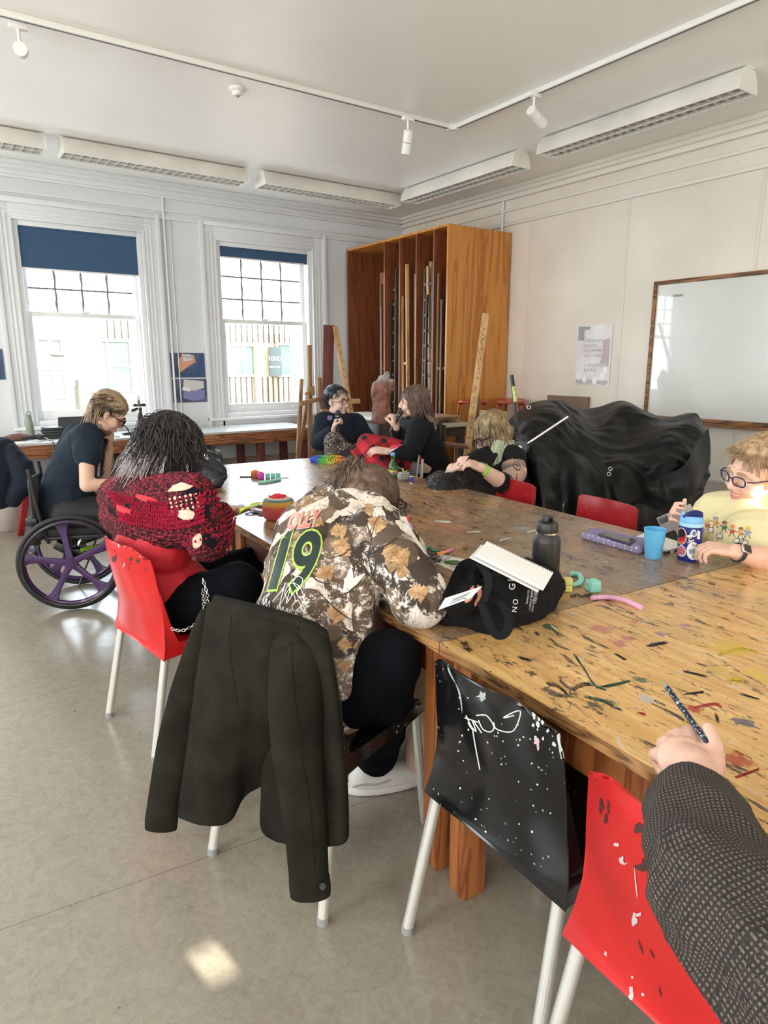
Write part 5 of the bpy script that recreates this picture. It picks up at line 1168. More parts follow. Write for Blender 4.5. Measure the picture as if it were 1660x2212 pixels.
hand_prims(m,rwr,P(800,1245,2.25)-rwr,V((0,0,1)),1,(.5,.5,.5,.5)); hand_prims(m,lwr,P(830,1200,2.25)-lwr,V((0,0,1)),-1,(.5,.5,.5,.5))
for s in(-1,1): m.chain([hip+rt*s*.1,O+f*.44+rt*s*.1+V((0,0,.54)),O+f*.40+rt*s*.1+V((0,0,.1))],[.09,.065,.045])
body=union(m,'body',sk,t,.0055,3)
camo=newmat('woodland leaf camouflage'); g=NG(camo); p=g.obj(); w1=g.noise(p,6,3,.6,0,1); pw=g.n('VectorMath',operation='ADD'); sc_=g.n('VectorMath',operation='SCALE'); g.L.new(w1,sc_.inputs[0]); sc_.inputs['Scale'].default_value=.10; g.L.new(p,pw.inputs[0]); g.L.new(sc_.outputs[0],pw.inputs[1]); pp=pw.outputs[0]
cell=g.sep(g.vor(g.map(pp,(1,1,.55),(.5,.7,.3)),17,'Color'))
c=g.ramp(cell[0],[(0,(.045,.028,.018)),(.22,(.11,.072,.048)),(.38,(.22,.15,.10)),(.50,(.78,.66,.55)),(.66,(.12,.08,.055)),(.78,(.36,.22,.11)),(.86,(.86,.78,.68))]); 
for nd in g.N:
    if nd.type=='VALTORGB': nd.color_ramp.interpolation='CONSTANT'
bark=g.noise(g.map(pp,(22,22,4),(.6,.5,0)),6,6,.8); c=g.mix(g.math('MULTIPLY',g.step(bark,.46,.60),.85),c,g.mix(.5,c,(.05,.035,.025)))
m1=g.step(g.noise(pp,34,7,.8),.52,.57); msk=g.step(g.noise(p,6.2,2),.46,.54); c=g.mix(g.math('MULTIPLY',m1,msk),c,(.86,.78,.70))
m2=g.step(g.noise(g.map(p,loc=(4,5,1)),30,6,.8),.57,.62); c=g.mix(g.math('MULTIPLY',m2,.75),c,(.07,.045,.035)); g.base(c); g.rough(.85); g.bump(g.noise(p,260,2),.1,.004)
m=MB()
m.chain([hip+V((0,0,-.10))-f*.03,hip+V((0,0,.02))-f*.02,P(672,1330,2.03),P(690,1250,2.08),P(712,1185,2.15),P(745,1140,2.20),nb+V((0,0,-.01))],[.15,.175,.172,.168,.150,.125,.075])
m.chain([P(742,1400,2.02),P(728,1300,2.02),P(755,1220,2.06),P(800,1170,2.08)],[.11,.12,.13,.105]); m.chain([P(640,1230,2.16),P(665,1150,2.26),lsh],[.10,.10,.085])
m.cone(P(735,1455,1.98),P(745,1400,2.0),.10,.11); m.chain([rsh,P(862,1228,1.97),rel],[.098,.086,.080]); m.chain([rel,rwr],[.080,.058]); m.chain([lsh,lel,lwr],[.088,.072,.055])
m.chain([P(705,1092,2.36),P(760,1098,2.30),P(805,1118,2.18)],[.07,.072,.07])
def cf(p,q):
    a=noise.noise(p*7+V((3,0,0))); b_=noise.noise(V((p.x*14,p.y*14,p.z*5))); return p+q*(.012*(1-2*abs(a))+.006*b_)
cj=union(m,'camouflage_jumper',camo,t,.0075,3,fn=cf); T_=bvh(cj)
lf1=M('tan maple leaf print',(.30,.16,.07),.85,col2=(.62,.40,.22),vs=38); lf2=M('leaf vein brown',(.28,.15,.07),.85)
MAP=[(0,1),(.12,.72),(.30,.80),(.27,.42),(.55,.62),(.60,.45),(.95,.40),(.78,.18),(.88,.02),(.45,-.22),(.50,-.42),(.08,-.36),(.04,-.85),(-.04,-.85),(-.08,-.36),(-.50,-.42),(-.45,-.22),(-.88,.02),(-.78,.18),(-.95,.40),(-.60,.45),(-.55,.62),(-.27,.42),(-.30,.80),(-.12,.72)]
for x,y,s_,a in((705,1240,24,.5),(742,1180,26,2.6),(733,1150,22,.3),(725,1330,26,-.3),(868,1205,26,.6),(848,1195,24,2.8),(905,1282,26,.2),(815,1135,24,-.2),(745,1390,18,3.0),(745,1440,16,.4),(800,1100,16,2),(872,1235,18,1.4),(690,1130,14,1)):
    ca,sa=math.cos(a),math.sin(a); poly_on(cj,[(x+(u*ca-v*sa)*s_,y-(u*sa+v*ca)*s_) for u,v in MAP],lf1,tree=T_,off=.0016)
    strokes(cj,[[(x,y),(x+(u*ca-v*sa)*s_*.85,y-(u*sa+v*ca)*s_*.85)] for u,v in((0,1),(.9,.4),(-.9,.4),(.5,-.4),(-.5,-.4),(0,-.8))],.8,lf2,tree=T_,off=.0026)
# twigs and pale patches
tg=M('print dark twig',(.06,.04,.03),.85); pc=M('print cream patch',(.78,.70,.62),.85)
for pl in([(728,1107),(752,1095),(772,1104),(768,1112),(738,1116)],[(760,1250),(790,1238),(784,1252),(755,1275)],[(792,1135),(800,1128),(803,1140),(795,1152)]): poly_on(cj,pl,pc,tree=T_,off=.0014)
strokes(cj,[[(700,1210),(742,1198),(758,1188),(790,1225)],[(695,1285),(730,1320),(770,1345)],[(720,1290),(760,1275),(790,1240)],[(640,1350),(680,1378),(720,1400)],[(750,1105),(790,1128),(800,1160)],[(805,1195),(840,1175),(860,1160)],[(660,1190),(680,1250),(720,1262)]],3.2,tg,tree=T_,off=.0020,taper=True)
# the number, name and script on the back
grn=M('print lime outline',(.42,.62,.10),.6); nb_=M('print deep green',(.006,.022,.020),.5); pk=M('print coral pink',(.80,.20,.18),.6,col2=(.86,.42,.28),vs=30); wp=M('print white script',(.82,.80,.76),.6)
def numdraw(ch,c,ux,uy,bolds):
    for b_,mm,of in bolds: text_on(cj,ch,c,ux,uy,mm,bold=b_,off=of,tree=T_,maxe=.12)
numdraw('1',(605,1219),(112,-6),(46,-168),((.055,grn,.0028),(.030,nb_,.0042)))
numdraw('9',(656,1221),(122,-2),(46,-178),((.045,grn,.0036),(.016,nb_,.0052)))
text_on(cj,'OLLY',(657,1126),(27,-4),(14,-50),M('print white script',(0,0,0)),bold=.06,off=.0028,tree=T_); text_on(cj,'OLLY',(657,1126),(27,-4),(14,-50),pk,bold=.045,off=.0040,tree=T_)
rg=random.Random(2)
strokes(cj,[[(592,1300),(612,1275),(618,1262),(610,1290),(606,1310),(622,1280),(628,1275),(620,1305),(635,1285),(640,1300)],
 [(625,1300),(617,1282),(630,1262),(650,1270),(658,1300),(640,1320),(632,1312),(645,1298),(655,1318),(655,1335),(643,1328)],
 [(648,1275),(636,1262),(642,1248),(655,1252),(652,1270),(642,1282),(655,1300),(650,1322)],[(570,1305),(575,1290),(573,1308),(580,1294),(578,1312),(586,1298),(584,1314)],
 [(600,1318),(603,1308),(604,1320),(608,1310),(610,1322),(614,1312),(616,1324),(622,1316),(624,1328),(630,1318),(634,1330),(640,1322)]],1.5,wp,tree=T_,off=.006,k=6)
strokes(cj,[[(838,1118),(818,1118),(806,1150),(798,1200),(806,1240),(830,1262)],[(795,1262),(815,1262),(835,1268)]],1.6,M('print dark twig',(0,0,0)),tree=T_,off=.002)
m=MB(); m.ell(hip+V((0,0,-.03)),(.17,.17,.12))
m.chain([hip+rt*.09+V((0,0,-.02)),P(845,1425,1.90),V((1.20,1.76,.16))],[.115,.085,.08]); m.chain([hip-rt*.1,O+f*.46-rt*.12+V((0,0,.56)),O+f*.44-rt*.1+V((0,0,.12))],[.12,.092,.08])
union(m,'trousers',pt,t,.009,3,disp=.008,dscale=6,seed=6)
shm=M('white trainer leather',(.80,.78,.74),.45)
a=Pz(785,1722,0); b_=Pz(848,1712,0); d=(b_-a); d.z=0; d.normalize(); s_=V((d.y,-d.x,0)); a=a+s_*-.04
m=MB(); m.chain([a+V((0,0,.05)),a+d*.14+V((0,0,.045)),a+d*.24+V((0,0,.035))],[.045,.042,.033]); m.cone(a+V((0,0,.05)),a+d*.03+V((0,0,.11)),.042,.04,flat=True)
so_=union(m,'shoe',shm,t,.005,3); m=MB()
for k in range(2):
    pass
pts=[]
for i in range(20):
    aa=2*PI*i/20; pts.append((math.cos(aa)*.155,math.sin(aa)*.048*(1-.15*math.cos(aa))))
MB().prism(pts,lambda x,y:a+d*(.10+x)+s_*y+V((0,0,.002)),(0,0,.026)).build('sole',shm,t,bevel=.004)
m=MB().tube([a+d*x+s_*.047+V((0,0,z)) for x,z in((-.04,.05),(.0,.055),(.05,.045),(.10,.055))],.003,6).build('shoe_stripe',M('grey line',(.5,.48,.45),.6),t)
bh=hairmat('brown hair with lighter streaks',(.04,.022,.015),(.20,.125,.08),(.10,.06,.04))
dn=(H.to_3x3().inverted()@V((0,0,-1))).normalized(); bun=H.inverted()@P(768,1026,2.26)
hair(H,t,bh,[((0,-.02,.040),(.078,.097,.085)),((0,-.05,.0),(.076,.068,.073))],1300,31,9,.017,lambda p,d:(bun-p).normalized()*1.0,lambda d:d.z>-.55 and d.y<.7,.0032,.10,'hair',1.10,jit=.12,vox=.005,capd=.003)
union(MB().ell(H@bun,(.034,.034,.034)),'bun',bh,t,.005,2,disp=.004,dscale=40)
m=MB(); rg=random.Random(12); bw=H@bun
for k in range(240):
    d=(-_r*rg.gauss(.30,.35)+_fw*rg.gauss(0,.3)+V((0,0,rg.gauss(.55,.30)))).normalized()*rg.uniform(.03,.075); e=bw+d-_r*rg.uniform(0,.05)+V((0,0,-rg.uniform(.0,.10))); md_=bw+d*.7+V((0,0,.012)); m.tube(crom([bw+V((rg.uniform(-.012,.012),)*3),md_,e],3),[.0028,.003,.0028,.0026,.0022,.0016,.0006],4)
for k in range(60):
    d=(-_r*rg.gauss(.5,.3)+_fw*rg.gauss(0,.3)+V((0,0,rg.gauss(-.6,.3)))).normalized()*rg.uniform(.03,.08); m.tube(crom([bw,bw+d*.5+V((0,0,.02)),bw+d],3),[.0026,.0028,.0028,.0024,.002,.0015,.0006],4)
m.build('bun_tuft',bh,t)
m=MB(); s_,u_=frame((bw-C).normalized())
for k in range(3): m.tube([bw+(C-bw)*(.12+.08*k)+(s_*math.cos(a)+u_*math.sin(a))*(.024+.004*math.sin(a*9+k)) for a in[2*PI*i/36 for i in range(36)]],.008,6,closed=True)
m.build('hair_scrunchie',M('dark scrunchie',(.03,.03,.04),.8,col2=(.12,.12,.13),vs=120),t)
hair(H,t,bh,[],70,33,9,.02,lambda p,d:dn*.9+V((0,.5,0)),lambda d:d.y>.45 and d.z>0 and d.x>-.2,.003,.2,'loose_fringe',1.15,jit=.2) if False else None
m=MB()
for k in range(40):
    a=H@V((.05+rg.uniform(-.02,.02),.06+rg.uniform(-.02,.02),.06+rg.uniform(-.03,.03))); e=P(855+rg.uniform(-14,14),1118+rg.uniform(-10,14),2.22+rg.uniform(-.05,.05)); m.tube(crom([a,a.lerp(e,.5)+V((.035,-.01,.01)),e],4),[.002]*8+[.0006],4)
m.build('loose_fringe',bh,t)
# ================================================================ D, E: the two speakers with microphones
def mic(label,base,tip,cable):
    base=V(base); tip=V(tip); d=(tip-base).normalized(); t=thing('microphone',label,'microphone',base)
    MB().tube([base,base+d*.02,base+d*.15],[.010,.0125,.018],16).build('mic_body',M('mic body',(.02,.02,.022),.4),t)
    m=MB().ell(base+d*.178,.026); m.build('mic_grille',M('mic grille',(.06,.06,.065),.4,.6,bump=.5,bs=500),t)
    MB().cyl(base+d*.148,base+d*.158,.0225).build('mic_collar',M('collar grey',(.15,.15,.15),.3,.8),t)
    MB().tube(crom([base]+[V(c) for c in cable],8),.0035,6).build('cable',black,t); return t
tD=5.9
def d_(x,y,o=0): return P(x,y,tD+o)
o=d_(735,1000); t=person('person with short dark hair and glasses in a navy jacket, holding a microphone',(o.x,o.y,0)); sk=skin('skin D',(.78,.55,.44))
vw=(d_(728,860)-CAM); vw.z=0; vw.normalize(); pr_=V((vw.y,-vw.x,0)); H=HM(d_(729,866),-vw*.62+pr_*.78-V((0,0,.08)),V((0,0,1))-pr_*.05,1.10)
nb=d_(728,895,.02); hip=d_(740,1000,.1); ls=d_(700,912,-.02); rs=d_(768,915,.10)
lel=d_(690,955,-.08); lwr=d_(720,930,-.24); rel=d_(800,962,.12); rwr=d_(765,985,-.15)
m=MB(); head_prims(m,H,1.08,.004); m.cone(H@V((0,-.015,-.06)),nb,.052,.055); m.chain([nb,d_(735,940,.06),hip],[.055,.12,.15]); m.chain([ls,lel,lwr],[.05,.042,.028]); m.chain([rs,rel,rwr],[.05,.042,.028])
hand_prims(m,lwr,V((0,0,1))+pr_*.35,vw*.25-pr_,1,(.85,.85,.85,.9),.7,1.05); hand_prims(m,rwr,-vw-pr_*.5,V((0,0,1)),1,(.4,.4,.4,.4))
for s in(-1,1): m.chain([hip+pr_*s*.1,hip-vw*.42+pr_*(s*.12-.1)+V((0,0,.03)),hip-vw*.40+pr_*(s*.12-.1)+V((0,0,-.45))],[.09,.065,.045])
body=union(m,'body',sk,t,.0055,3)
nj=M('navy work jacket',(.012,.018,.030),.8,bump=.08,bs=200,sheen=.1)
m=MB(); m.chain([hip,d_(738,960,.08),d_(736,925,.06),nb+V((0,0,-.03))],[.20,.185,.15,.075]); m.cone(ls,rs,.088,.088); m.chain([ls,lel,lwr-(lwr-lel).normalized()*.03],[.092,.075,.052]); m.chain([rs,rel,rwr],[.092,.08,.055])
jk=union(m,'jacket',nj,t,.009,3,disp=.008,dscale=8); T_=bvh(jk)
poly_on(jk,[(708,898),(718,899),(717,908),(707,907)],M('lilac badge',(.22,.20,.38),.5),tree=T_,off=.004)
poly_on(jk,[(722,893),(736,893),(733,912),(728,914)],M('dark tee',(.01,.012,.02),.8),tree=T_,off=.003)
m=MB(); 
for q in(-1,1): m.sheet([[H@V((q*.03,.05,-.165)),H@V((q*.075,.01,-.14))],[H@V((q*.045,.075,-.20)),H@V((q*.105,.03,-.165))]],3,3)
m.build('collar',nj,t,solid=.004)
m=MB(); kn=d_(722,955,-.52)
m.chain([hip+V((0,0,-.02)),kn,kn+V((.04,.0,-.42))],[.15,.085,.07]); m.chain([hip,d_(745,975,-.5),d_(750,1010,-.5)+V((0,0,-.3))],[.14,.085,.07])
pat=newmat('black and cream patterned trousers'); g=NG(pat); v=g.step(g.noise(g.obj(),38,4,.7,2),.50,.56); g.base(g.mix(v,(.012,.010,.010),(.34,.28,.22))); g.rough(.8)
union(m,'trousers',pat,t,.009,3)
features(H,t,brow=M('dark brow',(.04,.03,.025),.7)); glasses(H,t,M('thin dark frame',(.10,.05,.04),.3,.4),None,.024,.019,.0019,.1,.25)
dh=hairmat('short dark hair',(.012,.014,.020),(.05,.055,.065))
hair(H,t,dh,[((0,-.032,.048),(.079,.090,.080)),((0,-.06,.0),(.072,.055,.06))],560,41,4,.010,lambda p,d:V((d.x*.2+.5,.8 if d.z>.4 else -.2,-.1 if d.z>.4 else -1)),lambda d:(d.z>.15 and d.y<.85) or (d.y<-.2 and d.z>-.6),.0030,.08,'hair',1.10,jit=.12)
mic('black microphone held by the person in glasses',lwr+V((0,0,-.03))+pr_*.045-vw*.035,d_(730,885,-.30),[d_(728,940,-.3),d_(722,965,-.3),d_(712,985,-.25)])
tE=5.45
def e_(x,y,o=0): return P(x,y,tE+o)
o=e_(905,1010); t=person('person with chin-length brown hair in black, holding a microphone, tartan-covered knee raised',(o.x,o.y,0)); sk=skin('skin E',(.78,.53,.43))
vw=(e_(893,868)-CAM); vw.z=0; vw.normalize(); pr_=V((vw.y,-vw.x,0)); H=HM(e_(892,869),-pr_*.95-vw*.10+V((0,0,-.02)),V((0,0,1)),1.10)
nb=e_(903,897,.03); hip=e_(925,1005,.1); ns=e_(905,925,-.16); fs_=e_(880,920,.2)
nel=e_(888,978,-.30); nwr=e_(838,975,-.36); fel=e_(862,955,.12); fwr=e_(857,925,-.02)
m=MB(); head_prims(m,H,.98); m.cone(H@V((0,-.015,-.06)),nb,.048,.05); m.chain([nb,e_(908,945,.05),hip],[.05,.12,.15]); m.chain([ns,nel,nwr],[.048,.042,.027]); m.chain([fs_,fel,fwr],[.048,.04,.027])
hand_prims(m,fwr,V((0,0,1))-pr_*.15,pr_*.4-vw*.3,-1,(.85,.85,.85,.9),.7,1.05); hand_prims(m,nwr,-pr_+V((0,0,.1)),V((0,0,1))-vw*.5,1,(.35,.35,.4,.4),.2,1.05)
for s in(-1,1): m.chain([hip+vw*s*.1,e_(795,975,s*.1),e_(785,1040,s*.1)],[.09,.06,.045])
body=union(m,'body',sk,t,.0055,3)
bj=M('black jacket E',(.010,.011,.014),.8,bump=.08,bs=200,sheen=.1)
m=MB(); m.chain([hip,e_(918,975,.05),e_(905,935,.04),nb+V((0,0,-.03))],[.19,.165,.135,.07]); m.cone(ns,fs_,.085,.085); m.chain([ns,nel,nwr+(nel-nwr)*.3],[.085,.07,.05]); m.chain([fs_,fel,fwr+(fel-fwr)*.25],[.085,.068,.048])
jk=union(m,'jacket',bj,t,.009,3,disp=.007,dscale=8); T_=bvh(jk)
tl=newmat('red tartan'); g=NG(tl); p=g.sep(g.map(g.obj(),rot=(.6,.4,.6)))
def band(v,sc_,w_,ph_=0): return g.step(g.math('ABSOLUTE',g.math('SUBTRACT',g.math('FRACT',g.math('ADD',g.math('MULTIPLY',v,sc_),ph_+100)),.5)),w_,w_-.02)
b1=g.math('ADD',g.math('MULTIPLY',band(p[0],9,.20),.5),g.math('MULTIPLY',band(p[2],9,.20),.5)); b2=g.math('MAXIMUM',band(p[0],9,.03,.35),band(p[2],9,.03,.35))
c=g.mix(b1,(.60,.02,.035),(.012,.01,.012)); c=g.mix(g.math('MULTIPLY',b2,.8),c,(.02,.015,.02)); g.base(c); g.rough(.85)
m=MB(); m.chain([hip+V((0,0,-.03)),e_(860,975,-.1),e_(795,960,-.18)],[.14,.10,.085]); m.chain([e_(795,960,-.18),e_(815,1005,-.25),e_(840,1050,-.3)],[.085,.095,.10]); m.cone(e_(775,975,-.18),e_(800,965,-.15),.06,.07)
union(m,'tartan_trousers',tl,t,.008,3,disp=.006,dscale=8)
m=MB(); m.chain([e_(775,975,-.1),e_(735,995,-.15),e_(700,1010,-.2)],[.07,.055,.045]); union(m,'boot',black,t,.008,2)
poly_on(jk,[(838,968),(870,955),(872,962),(845,972)],M('pink cuff lining',(.7,.05,.10),.6),tree=T_,off=.004); poly_on(jk,[(835,973),(860,962),(862,966),(845,976)],M('white cuff lining',(.7,.7,.7),.6),tree=T_,off=.003)
features(H,t,brow=M('brown brow E',(.10,.06,.04),.7))
eh=hairmat('brown bob hair',(.06,.032,.025),(.20,.12,.085))
hair(H,t,eh,[((0,-.03,.045),(.080,.098,.085)),((0,-.07,-.03),(.072,.05,.08))],520,51,9,.019,lambda p,d:V((d.x*.3,-.25,-1)),lambda d:(d.z>-.1 and d.y<.72) ,.0038,.12,'hair',1.13,jit=.12)
mic('black microphone held by the person in the tartan trousers',fwr+V((0,0,-.03))-pr_*.05+vw*-.02,e_(877,868,-.05),[e_(848,945,-.1),e_(838,965,-.15),e_(830,985,-.2),e_(826,1010,-.1)])
# the chair of speaker E, a wooden one with a pale round backrest pad
o=e_(950,1000,.35); t=thing('wooden_chair','brown wooden chair with a pale curved pad behind the speaker in black','chair',(o.x,o.y,0))
MB().sheet([[e_(930,955,.3),e_(938,965,.3),e_(948,955,.3)],[e_(932,935,.3),e_(945,935,.3),e_(955,925,.3)],[e_(945,915,.3),e_(952,915,.3),e_(957,910,.3)]],4,4).build('back_pad',M('cream vinyl pad',(.72,.66,.52),.5),t,solid=.03)
a=e_(925,965,.3); MB().tube([a,e_(937,950,.33),e_(943,935,.35)],.016,8).build('back_post',beech,t)
for x,y in((912,995),(938,998)):
    a=e_(x,y-12,.3); MB().bar((a.x,a.y,.0),(a.x,a.y,a.z),.035,.035).build('leg',beech,t)
MB().box((o.x-.25,o.y-.1,.43),(o.x+.2,o.y+.3,.46)).build('seat',beech,t,bevel=.005)
# ---- bust on stand
o=P(826,905,6.15); t=thing('torso_sculpture','terracotta torso sculpture with grey plaster shoulder on a dark stand','sculpture',(o.x,o.y,0))
def s_(x,y,q=0): return P(x,y,6.15+q)
m=MB(); m.chain([s_(824,910),s_(824,892),s_(824,872),s_(822,855),s_(824,838)],[.085,.085,.072,.080,.082]); m.cone(s_(812,852,-.03),s_(812,846,-.06),.035,.03); m.cone(s_(836,850,-.03),s_(836,846,-.06),.035,.03); m.cone(s_(826,838),s_(832,820),.075,.045); m.cone(s_(832,820),s_(836,808),.04,.02); m.cone(s_(815,838),s_(825,822),.05,.04)
m.cone(s_(838,838),s_(845,825),.05,.035); m.cone(s_(824,910),s_(824,913),.085,.083,flat=True)
cm=newmat('terracotta and plaster'); g=NG(cm); n=g.step(g.math('ADD',g.sep(g.obj())[2],g.math('MULTIPLY',g.noise(g.obj(),8,4),.10)),1.37,1.42); c=g.ramp(g.noise(g.obj(),14,5,.7),[(.3,(.16,.065,.045)),(.7,(.30,.13,.09))]); g.base(g.mix(n,c,g.ramp(g.noise(g.obj(),20,5,.7),[(.35,(.20,.15,.13)),(.65,(.50,.47,.44))]))); g.rough(.6); g.bump(g.noise(g.obj(),26,5,.7),.7,.015)
tb=union(m,'torso',cm,t,.008,2,disp=.012,dscale=16)
MB().box((o.x-.10,o.y-.1,0),(o.x+.10,o.y+.1,s_(824,914).z)).build('stand',darkw,t,bevel=.004)
# ================================================================ F: person with green-tipped hair
tF=4.35
def f_(x,y,o=0): return P(x,y,tF+o)
o=f_(1075,1040); t=person('person with blonde hair fading to green tips, glasses, tattooed mesh-sleeved arm, sewing',(o.x,o.y,0)); sk=skin('skin F',(.78,.52,.42))
vw=(f_(1060,935)-CAM); vw.z=0; vw.normalize(); pr_=V((vw.y,-vw.x,0)); H=HM(f_(1062,938),-pr_*.80-vw*.34-V((0,0,.46)),V((0,0,1))-pr_*.35,1.13)
nb=f_(1082,968,.05); hip=f_(1080,1090,.05); ns=f_(1108,990,-.12); fs_=f_(1050,985,.22); nel=f_(1098,1050,-.22); nwr=f_(1037,1010,-.40); fel=f_(975,1032,.05); fwr=f_(978,1012,-.22)
m=MB(); head_prims(m,H,1.02,.003); m.cone(H@V((0,-.015,-.06)),nb,.055,.06); m.chain([nb,f_(1078,1020,.05),hip],[.06,.15,.18]); m.chain([ns,f_(1112,1020,-.16),nel],[.075,.078,.062]); m.chain([nel,nwr],[.060,.033]); m.chain([fs_,fel],[.07,.055]); m.chain([fel,fwr],[.052,.034])
hand_prims(m,nwr,f_(1010,995,-.45)-nwr,V((0,0,1))-vw*.7,1,(.55,.6,.6,.6),.6,1.05); hand_prims(m,fwr,f_(1003,1000,-.30)-fwr,V((0,0,1))-vw*.7,-1,(.5,.55,.6,.6),.6,1.05)
body=union(m,'body',sk,t,.0055,3); T_=bvh(body)
bt=M('black mesh top',(.010,.009,.010),.8,sheen=.1); m=MB(); m.chain([hip,f_(1078,1030,.05),f_(1078,1000,.05),nb+V((0,0,-.035))],[.21,.19,.165,.09]); m.cone(ns+V((0,0,.0)),fs_,.085,.09); m.cone(ns,ns.lerp(f_(1112,1020,-.16),.35),.086,.084,flat=True)
m.cone(nel.lerp(nwr,.20),nel.lerp(nwr,.36),.066,.054,flat=True); m.cone(fs_,fs_.lerp(fel,.45),.085,.075,flat=True)
union(m,'top',bt,t,.008,3,disp=.006,dscale=9)
net=MB(); a=ns; b_=f_(1112,1020,-.16)
def fish(a,b_,r0,r1,K,n):
    d=(b_-a).normalized(); s2,u2=frame(d)
    for dr_ in(-1,1):
        for j in range(n):
            pts=[]
            for i in range(K+1):
                q=i/K; an=2*PI*j/n+dr_*q*2.2; pts.append(a.lerp(b_,q)+(s2*math.cos(an)+u2*math.sin(an))*(r0+(r1-r0)*q+.0015))
            net.tube(pts,.0006,3,cap=False)
fish(ns.lerp(b_,.2),b_,.078,.0805,8,34); fish(b_,nel,.080,.066,10,34); fish(nel,nel.lerp(nwr,.3),.066,.056,6,30); net.build('mesh_sleeve',bt,t)
ink=M('tattoo ink F',(.07,.045,.05),.6)
strokes(body,[[(1112,998),(1120,1000),(1124,1008),(1122,1016),(1116,1013),(1110,1008),(1112,1000)],[(1114,1003),(1119,1006),(1117,1010)],[(1111,1010),(1117,1016),(1123,1014)],[(1110,993),(1117,991),(1122,996)],[(1117,1022),(1115,1034),(1118,1030),(1114,1045)],[(1040,1024),(1044,1030),(1046,1026)],[(1038,1020),(1046,1022)]],1.3,ink,tree=T_,maxd=.1)
m=MB(); d=(nwr-nel).normalized(); s2,u2=frame(d); c=nwr-d*.03; m.tube([c+(s2*math.cos(a)+u2*math.sin(a))*.0385 for a in[2*PI*i/24 for i in range(24)]],.002,8,closed=True,up=d,flat=5.5)
m.build('wristband',M('neon green wristband',(.28,.80,.03),.5),t)
sp=newmat('black speckled skirt'); g=NG(sp); v=g.step(g.noise(g.obj(),42,5,.8,2),.56,.62); v2=g.step(g.noise(g.obj(),6,2),.45,.55); g.base(g.mix(g.math('MULTIPLY',v,v2),(.010,.009,.010),(.33,.31,.28))); g.rough(.85)
m=MB(); m.chain([f_(1070,1062,.0),f_(1010,1058,-.15),f_(960,1052,-.25)],[.19,.12,.09]); m.cone(f_(1010,1060,.15),f_(950,1050,.0),.12,.10); m.cone(f_(955,1052,-.25),f_(950,1052,.0)+V((0,0,-.5)),.09,.08); union(m,'skirt',sp,t,.009,3,disp=.008,dscale=9)
m=MB(); m.sheet([[f_(1050,965,-.30),f_(1065,975,-.28),f_(1075,985,-.26)],[f_(1020,985,-.42),f_(1035,1000,-.40),f_(1050,1020,-.38)],[f_(1005,1000,-.46),f_(1015,1015,-.44),f_(1028,1035,-.42)],[f_(1002,1012,-.44),f_(1010,1035,-.42),f_(1022,1055,-.36)]],5,5,fn=lambda p,u,v:p+V((0,0,.012*math.sin(u*9+v*5))))
tag(m.build('dark_cloth',bt,solid=.004),'black cloth being sewn in the hands of the person with green-tipped hair','cloth')
features(H,t,brow=M('brown brow F',(.20,.11,.06),.7),closed=True); glasses(H,t,M('black thick frame',(.012,.010,.012),.25),None,.029,.022,.0036,.1,.3)
fh=hairmat('dark blonde hair',(.06,.04,.02),(.42,.31,.15),(.20,.13,.06),sc=45); ft=hairmat('pale green hair tips',(.30,.38,.26),(.60,.66,.48))
dn=(H.to_3x3().inverted()@V((0,0,-1))).normalized(); cr_=(H.to_3x3().inverted()@(-vw)).normalized()
hair(H,t,fh,[((0,-.03,.048),(.084,.10,.085)),((0,-.07,-.02),(.075,.055,.07))],620,61,10,.021,lambda p,d:V((d.x*.6,-.22,0))+dn*1.2,lambda d:(d.z>-.2 and d.y<(.45 if d.z>.75 else .12)),.0038,.15,'hair',1.12,jit=.10)
m=MB(); rg=random.Random(3)
for k in range(330):
    u=rg.random(); a=f_(1072+u*38+rg.uniform(-3,3),960+rg.uniform(-8,8)-abs(u-.5)*6,-.16+.1*u); e=f_(1050+u*66+rg.uniform(-8,8),1000+rg.uniform(-12,10)-u*18,-.20+.08*u); md_=a.lerp(e,.5)+V((rg.uniform(-.01,.01),)*3)-vw*.02
    m.tube(crom([a,md_,e],4),[.0036]*7+[.002,.0008],4)
for k in range(60):
    a=f_(1045+rg.uniform(-4,4),955+rg.uniform(0,12),.18); e=f_(1040+rg.uniform(-6,10),985+rg.uniform(-10,4),.12); m.tube(crom([a,a.lerp(e,.5)+pr_*-.01,e],4),[.0036]*7+[.002,.0008],4)
m.build('green_hair_tips',ft,t)
# ================================================================ G: person in the yellow t-shirt
tG=2.78
def g_(x,y,o=0): return P(x,y,tG+o)
o=g_(1650,1300); t=person('laughing person with short fair hair, glasses and a pale yellow cartoon-print t-shirt',(o.x,o.y,0)); sk=skin('skin G',(.80,.46,.34),(.86,.58,.45))
C=g_(1634,1020); vw=(C-CAM); vw.z=0; vw.normalize(); pr_=V((vw.y,-vw.x,0)); H=HM(C,-pr_*.70-vw*.62-V((0,0,.20)),V((0,0,1))+pr_*.26,1.20)
nb=g_(1640,1085,.03); hip=g_(1670,1290,.12); ns=g_(1700,1110,-.05); fs_=g_(1553,1112,.20); nel=g_(1735,1235,-.15); nwr=g_(1590,1192,-.32); fel=g_(1497,1180,.25); fwr=g_(1478,1140,.0)
m=MB(); head_prims(m,H,1.06,.006); m.cone(H@V((0,-.012,-.06)),nb,.065,.075); m.ell(H@V((0,.035,-.10)),(.055,.055,.035)); m.chain([nb,g_(1645,1170,.08),hip],[.075,.17,.20]); m.chain([ns,nel],[.065,.052]); m.chain([nel,g_(1650,1208,-.28),nwr],[.052,.048,.031]); m.chain([fs_,fel],[.062,.050]); m.chain([fel,fwr],[.050,.031])
